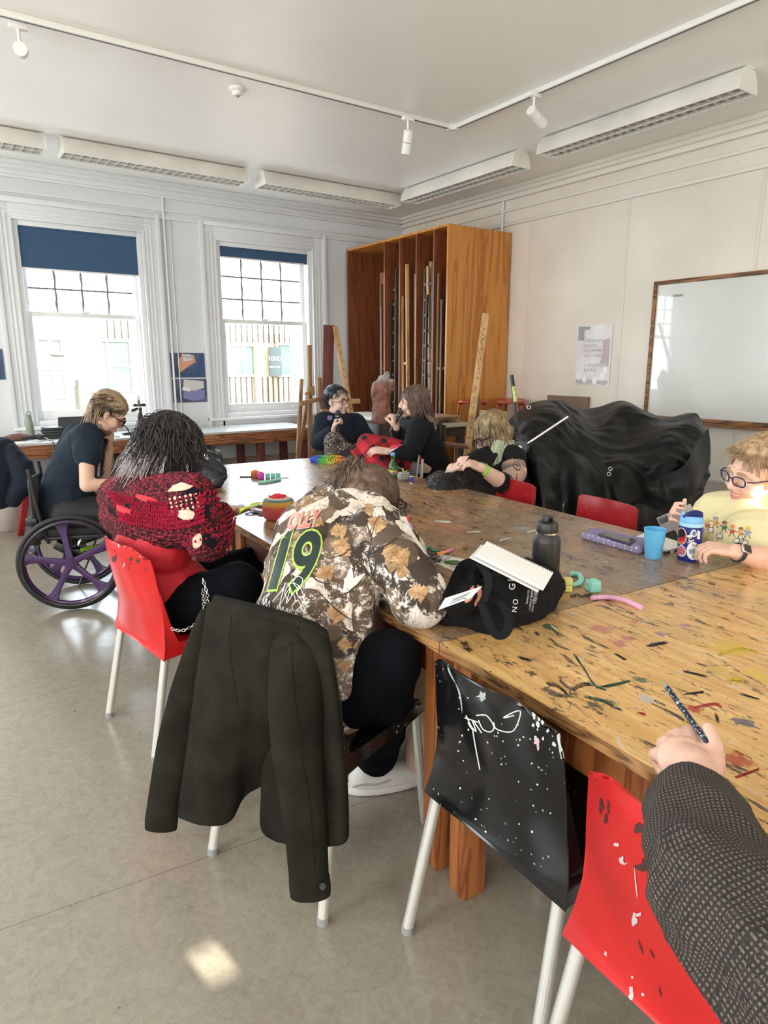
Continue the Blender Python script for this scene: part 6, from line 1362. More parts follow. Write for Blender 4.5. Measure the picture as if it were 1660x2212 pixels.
tp=hand_prims(m,nwr,g_(1540,1183,-.30)-nwr,V((0,0,1))-vw*.2,1,(.5,.55,.6,.6),.35,1.0); hand_prims(m,fwr,V((0,0,1))*.5-pr_*.4-vw*.4,vw*.3-pr_*.9,-1,(.6,.65,.65,.65),.4,1.02)
for s in(-1,1): m.chain([hip+vw*s*.12,g_(1560,1300,s*.15)],[.10,.07])
body=union(m,'body',sk,t,.005,3)
yt=M('pale yellow cotton',(.78,.70,.40),.85,bump=.06,bs=220,var=.05,vs=4,sheen=.1)
m=MB(); m.chain([hip+V((0,0,-.1)),g_(1655,1225,.10),g_(1645,1165,.07),nb+V((0,0,-.045))],[.26,.245,.215,.115]); m.cone(ns,fs_,.105,.105); m.cone(ns,ns.lerp(nel,.75),.105,.095,flat=True); m.cone(fs_,fs_.lerp(fel,.85),.105,.085,flat=True); m.cone(g_(1620,1170,-.05),g_(1680,1175,-.10),.13,.14)
ys=union(m,'t_shirt',yt,t,.008,4,disp=.010,dscale=6,seed=8); T_=bvh(ys)
m=MB(); cN=nb+V((0,0,-.018)); vv=V((0,0,1)); m.tube([cN+(pr_*math.cos(a)*.098-vw*math.sin(a)*.095)+V((0,0,-.035*max(0,math.sin(a)))) for a in[2*PI*i/40 for i in range(40)]],.0075,8,closed=True); m.build('neckband',yt,t)
# print on the shirt: a row of plain generic dancing figures (stand-in for the cartoon)
cols=[M('print orange',(.75,.25,.05),.7),M('print brown',(.25,.11,.05),.7),M('print blue grey',(.22,.32,.50),.7),M('print green',(.05,.16,.09),.7),M('print yellow',(.80,.55,.06),.7),M('print red',(.60,.06,.04),.7)]
bkp=M('print black',(.02,.015,.015),.7); whp=M('print white',(.85,.83,.76),.7); tan=M('print tan',(.62,.38,.20),.7)
for k,(x,y,hc,bc) in enumerate(((1529,1127,4,5),(1547,1122,2,0),(1566,1132,1,3),(1583,1140,0,5),(1601,1145,1,0),(1616,1143,4,2))):
    poly_on(ys,blobpoly(x,y,5.2,5,12,.06,k),tan,tree=T_,off=.002); poly_on(ys,blobpoly(x+1,y-2.8,5.2,3,12,.1,k),cols[hc],tree=T_,off=.003)
    poly_on(ys,[(x-4,y+5),(x+4,y+5),(x+5,y+12),(x-5,y+12)],cols[bc],tree=T_,off=.002); strokes(ys,[[(x-3,y+12),(x-5,y+17),(x-8,y+18)],[(x+3,y+12),(x+4,y+18),(x+7,y+18)],[(x-4,y+6),(x-9,y+3)],[(x+4,y+6),(x+9,y+9)]],1.2,bkp,tree=T_,off=.003)
for k,(x,y) in enumerate(((1556,1158),(1592,1168),(1603,1160),(1536,1145),(1610,1172))):
    poly_on(ys,blobpoly(x,y,7,5,12,.2,k+9),whp,tree=T_,off=.002); strokes(ys,[[(x-7,y),(x-2,y-5),(x+5,y-4),(x+7,y+1),(x+1,y+5),(x-7,y+1)],[(x-3,y+5),(x-5,y+9)],[(x+4,y+4),(x+6,y+8)]],1.0,bkp,tree=T_,off=.003)
features(H,t,lip=M('rosy lips',(.62,.22,.18),.4),brow=M('sandy brow',(.45,.26,.14),.7),closed=True,mouth='smile')
glasses(H,t,M('dark blue black frame',(.02,.025,.06),.15),None,.0245,.0165,.0024,.101,.55)
gh_=hairmat('short sandy hair',(.25,.14,.07),(.55,.38,.22))
hair(H,t,gh_,[((0,-.028,.058),(.080,.098,.080)),((0,-.06,.0),(.074,.055,.06)),((0,.02,.092),(.060,.055,.032))],1300,71,4,.011,lambda p,d:V((d.x*.2+.1,.9 if d.z>.55 else -.1,-.15 if d.z>.55 else -1)),lambda d:(d.z>.30 and d.y<.84) or (d.y<.25 and d.z>-.35),.0024,.04,'hair',1.07,jit=.08,capd=.001,grow=1.04)
# watch
d=(nwr-g_(1650,1208,-.28)).normalized(); s2,u2=frame(d); c=nwr-d*.012
m=MB(); m.tube([c+(s2*math.cos(a)+u2*math.sin(a))*.0345 for a in[2*PI*i/28 for i in range(28)]],.0022,8,closed=True,up=d,flat=4.6)
wb_=m.build('watch',M('dark blue watch strap',(.03,.04,.07),.5),t)
nn=(V((0,0,1))*.6-vw*.8).normalized(); nn=(nn-d*nn.dot(d)).normalized(); q=d.cross(nn); mm=Matrix((d,q,nn)).transposed().to_4x4(); mm=Matrix.Translation(c+nn*.037)@mm
MB().box((-.019,-.017,-.005),(.019,.017,.006),mm).build('watch_case',M('rose metal case',(.70,.55,.50),.25,.9),wb_,bevel=.004); MB().box((-.0165,-.0145,.006),(.0165,.0145,.0068),mm).build('watch_face',M('black glass',(.004,.004,.005),.05,spec=.8),wb_,bevel=.0)
# phone held
a=g_(1463,1120,-.06); m=MB(); m4=Matrix.Translation(a)@Matrix((pr_*.9+V((0,0,-.35)),vw*.9-pr_*.1,V((0,0,1)))).transposed().to_4x4()
t=thing('phone','phone in a clear case held up by the person in yellow','phone',a)
MB().box((-.035,-.004,-.07),(.040,.004,.07),Matrix.Translation(a)@Matrix.Rotation(-YAW-R(12),4,'Z')@Matrix.Rotation(R(62),4,'Y')).build('case',M('grey beige phone case',(.35,.31,.28),.3),t,bevel=.004)
MB().box((-.033,-.0065,-.066),(-.005,-.004,-.03),Matrix.Translation(a)@Matrix.Rotation(-YAW-R(12),4,'Z')@Matrix.Rotation(R(62),4,'Y')).build('camera_bump',M('camera bump',(.10,.09,.09),.2),t,bevel=.001)
# chair under G
gch=dup(c2,(o.x+.02,o.y-.02,0),R(75),'chipped red school chair under the person in yellow')
# ================================================================ H: drawing arm at the right
t=person('arm in a dark checked jacket, hand holding a dark pen over the table',(1.15,.2,0)); sk=skin('skin H',(.82,.50,.38))
wr=P(1502,1660,1.08); kn_=P(1470,1600,1.155); el=P(1540,1905,.86); sh=V((.93,-.10,.95))
d=(kn_-wr).normalized(); up_=V((0,0,1)); n=(up_*.75-_f*.35-_r*.35).normalized()
m=MB(); m.chain([sh,el,P(1515,1740,1.02),wr],[.055,.046,.040,.031])
side_=d.cross(n)
# fist: palm and fingers folded round the pen, thumb on the right hand side of the frame
m.ell((0,0,0),(.046,.040,.026),Matrix.Translation(P(1478,1640,1.125))@Matrix((_r,_cu*.9+_fw*.3,-_fw)).transposed().to_4x4()); m.cone(wr,P(1478,1645,1.12),.032,.034)
KN=[P(1492,1584,1.185),P(1468,1592,1.18),P(1446,1606,1.165),P(1428,1630,1.15)]
for k,kn in enumerate(KN):
    r_=[.0155,.0165,.016,.0145][k]; m.cone(P(1490-8*k,1645,1.11),kn,.022,r_); a1=kn+_fw*.034-_cu*.012+_r*.004; a2=a1-_cu*.026+_r*.010; a3=a2-_fw*.016-_cu*.004; m.chain([kn,a1,a2,a3],[r_,r_*.82,r_*.74,r_*.65])
m.chain([KN[0],P(1506,1582,1.20),P(1516,1597,1.205)],[.0145,.0115,.0095])
m.chain([P(1520,1700,1.07),P(1541,1655,1.09),P(1543,1610,1.125),P(1531,1576,1.155)],[.024,.0195,.0150,.0125])
m.cone(P(1500,1660,1.10),P(1540,1650,1.09),.03,.02)
body=union(m,'body',sk,t,.0038,4)
ck=newmat('brown houndstooth check'); g=NG(ck)
ck_p=g.map(g.obj(),rot=(.55,.35,.9)); q=g.sep(g.n('TexCoord').outputs['UV'])
def chk(v,sc_): return g.step(g.math('SINE',g.math('MULTIPLY',v,sc_)),-.25,.25)
cx,cz=chk(q[0],1050),chk(q[1],1050)
both=g.math('MULTIPLY',cx,cz); c=g.mix(both,(.012,.009,.007),(.14,.105,.08)); c=g.mix(g.math('MULTIPLY',g.step(g.noise(g.obj(),300,2),.4,.6),.4),c,(.05,.04,.033)); g.base(c); g.rough(.9); g.bump(g.math('ADD',cx,cz),.25,.002)
m=MB(); cu=P(1495,1662,1.06)
m.chain([P(1499,1725,1.045),P(1501,1745,1.02),P(1505,1760,.99),P(1530,1860,.90),P(1548,1925,.85)],[.050,.053,.066,.075,.078],n=20); m.chain([P(1548,1925,.85),P(1640,2040,.78),P(1760,2180,.72)],[.078,.084,.09],n=20)
m.cone(P(1760,2180,.72),V((.93,-.10,.95)),.085,.10)
m.chain([V((.95,-.16,.96)),V((.95,-.2,.75)),V((.95,-.2,.56))],[.14,.16,.18])
def wf(p,q):
    a=noise.noise(V((p.x*12,p.y*12,p.z*22))); b_=noise.noise(p*30); return p+q*(.010*(1-2*abs(a))+.002*b_)
slv=union(m,'jacket_sleeve',ck,t,.005,2,fn=wf)
path=crom([P(1497,1672,1.06),P(1500,1700,1.05),P(1505,1760,.99),P(1530,1860,.90),P(1548,1925,.85),P(1640,2040,.78),P(1760,2180,.72),P(1900,2300,.75)],10); arc=[0]
for i in range(1,len(path)): arc.append(arc[-1]+(path[i]-path[i-1]).length)
uv=slv.data.uv_layers.new(name='UV'); mA=ABS[slv.name]; vuv=[]; A=np.array([tuple(p) for p in path])
sd0,_=frame(path[1]-path[0]); fr_=[]
for i in range(len(path)):
    d=(path[min(i+1,len(path)-1)]-path[max(i-1,0)]).normalized(); sd0=(sd0-d*sd0.dot(d)).normalized(); fr_.append((d,sd0.copy(),d.cross(sd0)))
for v in slv.data.vertices:
    p=mA@v.co; k=int(((A-np.array(tuple(p)))**2).sum(1).argmin()); d,s2,u2=fr_[k]; r_=p-path[k]; vuv.append((math.atan2(r_.dot(u2),r_.dot(s2))*.080,arc[k]+r_.dot(d)))
vi=np.empty(len(slv.data.loops),dtype=np.int32); slv.data.loops.foreach_get('vertex_index',vi); vuv=np.array(vuv)[vi]; nl=0
for pl in slv.data.polygons:
    li=list(pl.loop_indices); us=vuv[li,0]
    if us.max()-us.min()>.25: vuv[li,0]=np.where(us<0,us+2*PI*.080,us)
uv.data.foreach_set('uv',vuv.ravel())
o=V((.95,-.2,.5)); m=MB()
for s in(-1,1): m.chain([V((o.x,o.y+s*.09,.50)),V((o.x+.0,o.y+s*.09,.50))+_r*.02+V((.30,0,0)),V((o.x+.32,o.y+s*.09,.1))],[.10,.08,.06])
union(m,'trousers',pt,t,.012,2)
# pen
a=P(1428,1466,1.30); b_=P(1556,1640,1.085); t=thing('pen','dark blue patterned pen held over the table','pen',a); d=(b_-a).normalized(); L_=(b_-a).length
MB().tube([a+d*.004,a+d*.022,a+d*.03],[.0012,.0035,.0048],14).build('tip',M('pen tip grey green',(.25,.30,.24),.4),t)
pnm=newmat('dark patterned pen barrel'); g=NG(pnm); g.base(g.mix(g.step(g.noise(g.obj(),260,3),.58,.62),(.008,.012,.035),(.35,.5,.5))); g.rough(.25)
MB().cyl(a+d*.03,b_,.0052,n=16).build('barrel',pnm,t); MB().cyl(a+d*.078,a+d*.084,.0056,n=16).build('ring',M('silver ring',(.7,.7,.72),.2,1),t)
# ================================================================ olive jacket over the back of the black chair
ol=newmat('dark olive wool'); g=NG(ol); n=g.noise(g.obj(),9,4,.6); f2=g.noise(g.obj(),420,3,.7); c=g.ramp(n,[(.35,(.012,.011,.008)),(.65,(.022,.020,.014))]); c=g.mix(g.math('MULTIPLY',g.step(f2,.5,.7),.4),c,(.04,.036,.027)); g.base(c); g.rough(.95); g.bump(f2,.4,.002); g.b.inputs['Specular IOR Level'].default_value=.08
seamm=M('dark seam',(.008,.007,.005),.9)
t=thing('jacket','dark olive wool jacket draped over the back of the black chair','jacket',(.68,1.62,.05))
def PL(rows): return [[P(*p) for p in r] for r in rows]
def fold(p,u,v): return p+V((0,0,0))
bk=MB().sheet(PL([
 [(452,1302,1.93),(485,1298,1.86),(530,1308,1.79),(585,1322,1.735),(640,1340,1.71)],
 [(445,1345,1.91),(482,1345,1.85),(530,1348,1.775),(585,1360,1.73),(650,1375,1.72)],
 [(432,1430,1.91),(474,1430,1.85),(528,1430,1.82),(575,1445,1.79),(640,1460,1.77)],
 [(417,1540,1.91),(458,1540,1.85),(515,1540,1.84),(552,1540,1.85),(620,1550,1.83)],
 [(402,1650,1.93),(448,1650,1.875),(503,1640,1.87),(540,1635,1.89),(610,1630,1.92)],
 [(392,1715,1.95),(443,1725,1.885),(500,1715,1.90),(535,1690,1.96),(600,1670,1.94)],
 [(387,1764,1.97),(440,1781,1.895),(493,1774,1.91),(524,1722,1.97),(568,1692,1.97)]]),8,6).build('back_panel',ol,t,solid=.006,angle=80); T_=bvh(bk)
strokes(bk,[[(387,1742),(440,1757),(493,1750),(522,1705)]],1.6,seamm,tree=T_); strokes(bk,[[(500,1330),(497,1400),(505,1470),(513,1520)]],1.4,seamm,tree=T_); strokes(bk,[[(457,1328),(500,1325),(560,1336),(610,1352)]],1.2,seamm,tree=T_)
fp=MB().sheet(PL([
 [(640,1345,1.72),(670,1352,1.70),(690,1360,1.69),(704,1366,1.73)],
 [(655,1400,1.72),(685,1400,1.70),(706,1405,1.705),(716,1415,1.73)],
 [(640,1520,1.80),(690,1510,1.74),(722,1510,1.71),(733,1515,1.74)],
 [(575,1640,1.90),(660,1630,1.80),(727,1620,1.735),(742,1625,1.76)],
 [(567,1720,1.93),(650,1720,1.82),(733,1710,1.75),(748,1712,1.77)],
 [(568,1790,1.95),(650,1815,1.83),(735,1812,1.76),(750,1795,1.78)],
 [(600,1815,1.93),(650,1822,1.85),(725,1818,1.77),(748,1806,1.78)]]),8,6).build('front_panel',ol,t,solid=.006,angle=80); T_=bvh(fp)
strokes(fp,[[(700,1776),(735,1770),(750,1762)]],1.6,seamm,tree=T_)
m=MB(); zp=crom([P(697,1366,1.705),P(716,1415,1.715),P(728,1470,1.72),(P(735,1520,1.725)),P(742,1600,1.745),P(748,1690,1.76),P(751,1760,1.765)],14)
for i,p in enumerate(zp): m.box((p.x-.0022,p.y-.0016,p.z-.0013),(p.x+.0022,p.y+.0016,p.z+.0013))
m.build('zip_teeth',M('zip metal',(.35,.33,.28),.35,.9),t,smooth=False)
m=MB(); S=[P(640,1395,1.735),P(640,1450,1.73),P(640,1530,1.73),P(643,1620,1.735),P(652,1710,1.745),P(662,1800,1.755),P(669,1900,1.765)]
sl_=[]
def sleeve(path,rr,fl,upv):
    m=MB(); m.tube(crom(path,4),[x for x in np.interp(np.linspace(0,1,(len(path)-1)*4+1),np.linspace(0,1,len(rr)),rr)],24,flat=fl,up=upv); return m
m=sleeve([P(652,1368,1.745)]+S,[.030,.062,.070,.070,.065,.060,.055,.051],.62,_fw)
for i,p in enumerate(m.v): 
    q=noise.noise(V((p.x*10,p.y*10,p.z*5))); p+= -_fw*(.010*(1-2*abs(q)))
s1=m.build('sleeve',ol,t,angle=80); T_=bvh(s1)
strokes(s1,[[(630,1385),(634,1470),(645,1560),(655,1650),(670,1740),(678,1830),(680,1880)]],1.8,seamm,tree=T_); strokes(s1,[[(575,1430),(600,1405),(640,1390),(672,1380)]],1.8,seamm,tree=T_)
m=sleeve([P(668,1893,1.765),P(670,1915,1.767),P(671,1934,1.768)],[.054,.055,.053],.62,_fw); cuf=m.build('cuff',ol,t,angle=50); T_=bvh(cuf); strokes(cuf,[[(628,1897),(668,1903),(708,1893)],[(686,1900),(688,1935)]],1.6,seamm,tree=T_)
MB().cyl(P(697,1915,1.715),P(697,1915,1.71),.008,n=16).build('cuff_button',black,t)
m=sleeve([P(448,1320,2.0),P(432,1400,2.03),P(405,1500,2.05),P(380,1600,2.06),P(362,1690,2.07),P(351,1755,2.07)],[.02,.045,.055,.056,.052,.050],.55,_fw); m.build('sleeve',ol,t,angle=80)
m=sleeve([P(351,1752,2.07),P(349,1772,2.07),P(348,1790,2.07)],[.050,.051,.049],.55,_fw); m.build('cuff',ol,t,angle=50)
MB().sheet(PL([[(460,1328,1.88),(500,1322,1.82),(560,1332,1.74),(620,1345,1.70),(680,1366,1.675),(706,1378,1.675)],
 [(457,1305,1.89),(500,1303,1.835),(560,1316,1.755),(620,1331,1.71),(680,1351,1.685),(708,1366,1.685)],
 [(462,1285,1.92),(500,1292,1.87),(560,1306,1.80),(620,1322,1.75),(680,1343,1.715),(706,1360,1.71)],
 [(470,1290,1.97),(505,1303,1.95),(565,1318,1.92),(625,1336,1.875),(685,1355,1.80),(706,1368,1.75)],
 [(475,1325,1.99),(510,1335,1.97),(570,1350,1.94),(630,1368,1.89),(685,1388,1.82),(706,1400,1.77)]]),6,5).build('collar',ol,t,solid=.005,angle=80)
# ================================================================ dark jacket on the red wooden chair, far left
t=thing('wooden_chair','red painted wooden chair at the far left below the window bench','chair',(.75,6.8,0)); rw=M('worn red paint wood',(.42,.02,.035),.45,var=.15,vs=6)
MB().bar(P(62,1040,5.55),P(125,1030,5.6),.05,.05).build('seat_rail',rw,t,bevel=.004)
MB().sheet(PL([[(20,1045,5.6),(70,1042,5.55),(125,1033,5.6)],[(10,1030,6.0),(65,1028,6.0),(122,1022,6.0)]]),3,3).build('seat',rw,t,solid=.03)
a=P(60,1045,5.55); f0=Pz(44,1156,0); MB().bar(a,f0,.05,.045).build('leg',rw,t,bevel=.004); a=P(28,1060,5.9); f0=Pz(22,1132,0); MB().bar(a,f0,.045,.045).build('leg',rw,t,bevel=.004)
a=P(-60,1050,5.6); MB().bar(a,V((a.x-.02,a.y,0)),.05,.045).build('leg',rw,t,bevel=.004); a=P(120,1030,6.0); MB().bar(a,V((a.x,a.y,0)),.045,.045).build('leg',rw,t,bevel=.004)
MB().sheet(PL([[(-40,955,5.6),(-10,950,5.6),(25,955,5.62)],[(-42,1000,5.58),(-5,1000,5.58),(40,1005,5.6)],[(-45,1050,5.56),(0,1050,5.56),(55,1050,5.58)]]),3,3).build('backrest',rw,t,solid=.02)
nj2=M('dark navy coat',(.010,.014,.024),.85,bump=.1,bs=150,sheen=.1)
m=MB(); m.chain([P(-20,965,5.5),P(10,968,5.48),P(30,985,5.47)],[.07,.085,.07]); m.chain([P(0,980,5.47),P(0,1020,5.44),P(-5,1060,5.43)],[.13,.16,.15]); m.chain([P(25,975,5.44),P(48,1010,5.40),P(55,1035,5.38),P(42,1060,5.38),P(30,1080,5.40)],[.06,.085,.085,.07,.055]); m.chain([P(55,1040,5.5),P(72,1050,5.35),P(86,1056,5.33)],[.05,.036,.03])
tag(union(m,'coat',nj2,None,.010,2,disp=.010,dscale=8),'dark navy coat hanging over the red wooden chair at the far left','coat')
m=MB().sheet([[V((.55,6.85,.42)),V((.72,6.85,.43)),V((.80,6.95,.40))],[V((.54,6.83,.2)),V((.74,6.82,.2)),V((.86,6.93,.2))],[V((.53,6.85,0.005)),V((.75,6.84,0.005)),V((.88,6.95,0.005))]],4,4,fn=lambda p,u,v:p+V((0,.02*math.sin(u*9+v*4),0)))
tag(m.build('paper_bag',M('grey paper bag',(.40,.36,.32),.8),solid=.003),'greyish paper bag on the floor under the red wooden chair','bag')
# ================================================================ black sheeted heap
tp=newmat('black tarpaulin'); g=NG(tp); n=g.noise(g.obj(),3.2,5,.65); c=g.ramp(n,[(.4,(.004,.0045,.005)),(.62,(.009,.0095,.010)),(.80,(.035,.037,.042))]); c=g.mix(g.math('MULTIPLY',g.step(g.vor(g.obj(),26),.06,.04),.8),c,(.45,.45,.43)); g.base(c); g.rough(g.math('ADD',g.math('MULTIPLY',n,.3),.30)); g.bump(g.noise(g.obj(),7,5,.6,.6),.25,.03); g.b.inputs['Specular IOR Level'].default_value=.28
def h_(x,y,t_=4.75): return (x,y,t_)
rows=PL([
 [(1105,905,5.1),(1150,870,5.3),(1215,864,5.4),(1250,882,5.45),(1290,880,5.5),(1345,866,5.5),(1400,890,5.35),(1440,902,5.2),(1500,893,5.05),(1527,930,5.0)],
 [(1098,915,4.95),(1145,885,4.95),(1195,870,5.0),(1240,900,5.0),(1285,925,5.05),(1345,885,5.15),(1405,905,5.05),(1450,915,4.95),(1502,900,4.9),(1528,955,4.85)],
 [(1100,935,4.8),(1148,900,4.70),(1200,895,4.72),(1245,930,4.80),(1290,945,4.85),(1345,945,4.90),(1400,935,4.82),(1450,925,4.72),(1500,935,4.70),(1530,985,4.70)],
 [(1112,965,4.60),(1150,945,4.45),(1205,945,4.50),(1245,965,4.62),(1290,985,4.68),(1340,980,4.70),(1400,975,4.62),(1450,965,4.55),(1495,985,4.55),(1530,1015,4.60)],
 [(1135,1010,4.45),(1160,1010,4.28),(1210,1015,4.38),(1255,1010,4.32),(1300,1020,4.50),(1345,1015,4.42),(1395,1025,4.50),(1445,1010,4.40),(1490,1035,4.45),(1522,1045,4.50)],
 [(1148,1075,4.38),(1170,1085,4.20),(1215,1085,4.32),(1262,1080,4.24),(1305,1085,4.40),(1350,1080,4.34),(1395,1080,4.40),(1440,1078,4.36),(1480,1076,4.38),(1512,1070,4.42)],
 [(1150,1180,4.42),(1175,1190,4.25),(1220,1190,4.36),(1265,1190,4.26),(1310,1190,4.40),(1355,1190,4.36),(1395,1190,4.42),(1435,1190,4.40),(1465,1190,4.42),(1490,1190,4.50)],
 [(1155,1290,4.5),(1180,1300,4.35),(1225,1300,4.44),(1270,1300,4.34),(1315,1300,4.46),(1360,1300,4.42),(1395,1300,4.48),(1435,1300,4.46),(1465,1300,4.48),(1490,1300,4.55)]])
def tf(p,u,v):
    a=noise.noise(p*3.5); b_=noise.noise(p*9); c_=noise.noise(V((p.x*6+p.y*5,p.z*3,2))); 
    return p-_fw*(.075*(1-3*abs(a))*.4+.025*(1-2*abs(c_))+.015*b_)*(1 if v>.08 else .3)
t=thing('covered_heap','tall heap hidden under a crumpled black tarpaulin in front of the whiteboard','tarpaulin',(3.9,3.1,0))
MB().sheet(rows,12,14,fn=tf).build('tarpaulin',tp,t,solid=.006,angle=180)
top=rows[0]; back=[[p.copy() for p in top],[p+_fw*.5+V((0,0,-.1)) for p in top],[V((p.x+_f.x*.6,p.y+_f.y*.6,.05)) for p in top]]
MB().sheet(back,5,4).build('tarpaulin_back',tp,t,solid=.006,angle=35)
m=MB().sheet(PL([[(1395,1045,4.26),(1430,1030,4.25),(1470,1010,4.25),(1508,960,4.35),(1527,925,4.6)],[(1397,1062,4.24),(1432,1052,4.22),(1475,1045,4.22),(1518,1000,4.30),(1531,960,4.5)],[(1402,1070,4.26),(1440,1078,4.24),(1482,1075,4.24),(1520,1040,4.34),(1531,1000,4.5)]]),5,4,fn=lambda p,u,v:p-_fw*.03*math.sin(u*14)); m.build('hanging_flap',tp,t,solid=.005)
MB().sheet(PL([[(1222,915,4.55),(1240,925,4.55)],[(1240,955,4.38),(1258,950,4.40)],[(1280,1000,4.26),(1295,990,4.30)],[(1305,1030,4.22),(1322,1016,4.26)]]),4,5).build('strap_flap',tp,t,solid=.004)
for x,y in((1319,1013),(1316,1024),(1143,880)): MB().tube([P(x,y,4.2)+(_r*math.cos(a)+_cu*math.sin(a))*.011 for a in[2*PI*i/16 for i in range(16)]],.003,6,closed=True).build('eyelet',chrome,t)
o=P(1122,960,4.45); t=thing('folding_frame','black folded pushchair frame with round hinge and bare metal handles','frame',(o.x,o.y,0)); fb=M('black hinge plastic',(.03,.03,.032),.4)
MB().tube([P(1106,810,4.42),P(1122,968,4.40)],.011,10).build('handle_tube',M('black tube',(.015,.015,.016),.3),t); MB().tube([P(1106,812,4.415),P(1110,838,4.41)],.0125,10).build('grip',black,t); MB().tube([P(1110,835,4.40),P(1114,868,4.40)],.0118,10).build('label_wrap',M('yellow-green wrapped label',(.42,.50,.16),.5,var=.6,vs=50),t)
MB().tube([P(1133,963,4.36),P(1237,894,4.25)],.0085,10).build('handle_rod',chrome,t); MB().tube([P(1228,900,4.252),P(1238,893,4.248)],.0105,10).build('rod_tip',black,t)
MB().cyl(P(1123,966,4.36),P(1123,966,4.31),.045,n=32).cyl(P(1123,968,4.31),P(1123,968,4.30),.052,.048,n=32).build('hinge',fb,t); MB().cyl(P(1123,968,4.30),P(1123,968,4.292),.016,n=20).build('hinge_cap',chrome,t)
MB().ell(P(1118,950,4.40),(.05,.05,.05)).build('hinge_housing',fb,t); a=P(1128,985,4.42); MB().tube([a,V((a.x+.15,a.y-.05,.02))],.012,8).build('leg_tube',black,t); MB().tube([P(1118,985,4.42),V((o.x-.1,o.y+.1,.02))],.012,8).build('leg_tube',black,t)
# ================================================================ things on the window bench
bt_=.77
def at(px,py,y=7.35): 
    p=Py(px,py,y); return V((p.x,y,bt_))
b0=Pz(62,945,bt_); b0=at(62,900,7.45)
def bottle(name,lab,base,prof,mat,lidprof,lidmat,extra=None,cat='bottle'):
    t=thing(name,lab,cat,base); MB().lathe(prof,base,40).build('body',mat,t,angle=50); MB().lathe(lidprof,base,40).build('lid',lidmat,t,angle=50); return t
t=bottle('water_bottle','sage green metal water bottle on the window bench',b0,[(.034,0),(.037,.006),(.037,.16),(.033,.185),(.024,.2),(.024,.205)],M('sage enamel',(.22,.27,.21),.4,var=.05),[(.026,.2),(.027,.205),(.027,.235),(.022,.24),(0,.24)],M('sage lid',(.20,.25,.20),.5))
MB().tube([b0+V((.022*math.cos(a),0,.238+.03*math.sin(a))) for a in[PI*i/10 for i in range(11)]],.005,6).build('loop',M('sage lid',(0,0,0)),t)
a=at(35,935,7.3); t=thing('pouch','brown leather pouch at the left end of the window bench','pouch',a); m=MB(); m.ell(a+V((0,0,.03)),(.14,.05,.034)); m.ell(a+V((.02,0,.045)),(.11,.045,.03)); union(m,'pouch_body',M('brown leather pouch',(.14,.06,.045),.5,bump=.1),t,.006,2); MB().tube([a+V((x,-.045,.05)) for x in(-.1,0,.1)],.003,5).build('zip',M('zip metal',(0,0,0)),t)
# headphones-like black dynamic mic on bench
a=Pz(45,948,bt_+.03); a=at(45,948,7.16)+V((0,0,.03)); b_=at(80,944,7.16)+V((0,0,.045)); t=thing('microphone','black microphone lying on the window bench, cable hanging down','microphone',a); MB().tube([a,b_],[.012,.022],14).build('mic_body',black,t); MB().ell(b_+V((.025,0,.0)),(.036,.032,.032)).build('mic_grille',M('mic grille',(0,0,0)),t)
MB().tube(crom([b_+V((.06,0,-.01)),V((b_.x+.09,7.05,.785)),V((b_.x+.11,6.99,.765)),V((b_.x+.10,6.98,.6)),V((b_.x+.13,6.98,.48)),V((b_.x+.22,6.98,.44)),V((b_.x+.33,6.98,.55)),V((b_.x+.36,6.99,.765)),V((b_.x+.37,7.08,.782))],8),.006,6).build('cable',black,t)
for k in range(4):
    c=at(110,920,7.40)+V((.0+.008*(k%2),0,.002+k*.028)); t=thing('drive_case','flat black case, %s of the stack beside the laptop'%('lowest','second lowest','second highest','topmost')[k],'case',c,'stacked black cases on the bench'); MB().box((c.x-.09,c.y-.07,c.z),(c.x+.09,c.y+.07,c.z+.025)).build('case_body',M('dark grey case',(.035,.038,.045),.5),t,bevel=.006); MB().box((c.x-.10,c.y-.072,c.z+.008),(c.x-.085,c.y+.0,c.z+.018)).build('tab',black,t,bevel=.002)
c=at(160,925,7.42); t=thing('laptop','dark laptop standing open on the window bench behind the seated person','laptop',c); MB().box((c.x-.15,c.y-.22,c.z),(c.x+.17,c.y,c.z+.016)).build('keyboard_base',M('laptop grey',(.05,.055,.065),.4,.3),t,bevel=.004); MB().sheet([[c+V((-.15,0,.015)),c+V((.17,0,.015))],[c+V((-.13,.05,.20)),c+V((.17,.05,.20))]],2,2).build('screen_lid',M('laptop grey',(0,0,0)),t,solid=.008)
c=at(215,945,7.2); tag(MB().box((c.x-.25,c.y-.08,c.z),(c.x+.18,c.y+.12,c.z+.008)).build('clipboard',M('dark folder',(.03,.035,.06),.4),bevel=.002),'dark flat folder on the window bench beside the laptop','folder')
c=at(15,955,7.12); tag(MB().box((c.x-.1,c.y-.05,c.z),(c.x+.25,c.y+.12,c.z+.004)).build('paper_sheet',M('white paper',(.80,.80,.79),.8)),'white paper at the left end of the bench under the microphone','paper')
c=at(285,934,7.25); t=thing('cable_bundle','coil of black cable on the window bench by the tripod','cable',c)
MB().tube([c+V((math.cos(a)*(.09+.01*math.sin(a*3.3)),math.sin(a)*.05,.008+.010*(a/12))) for a in[.35*i for i in range(54)]],.005,6).build('coil',black,t)
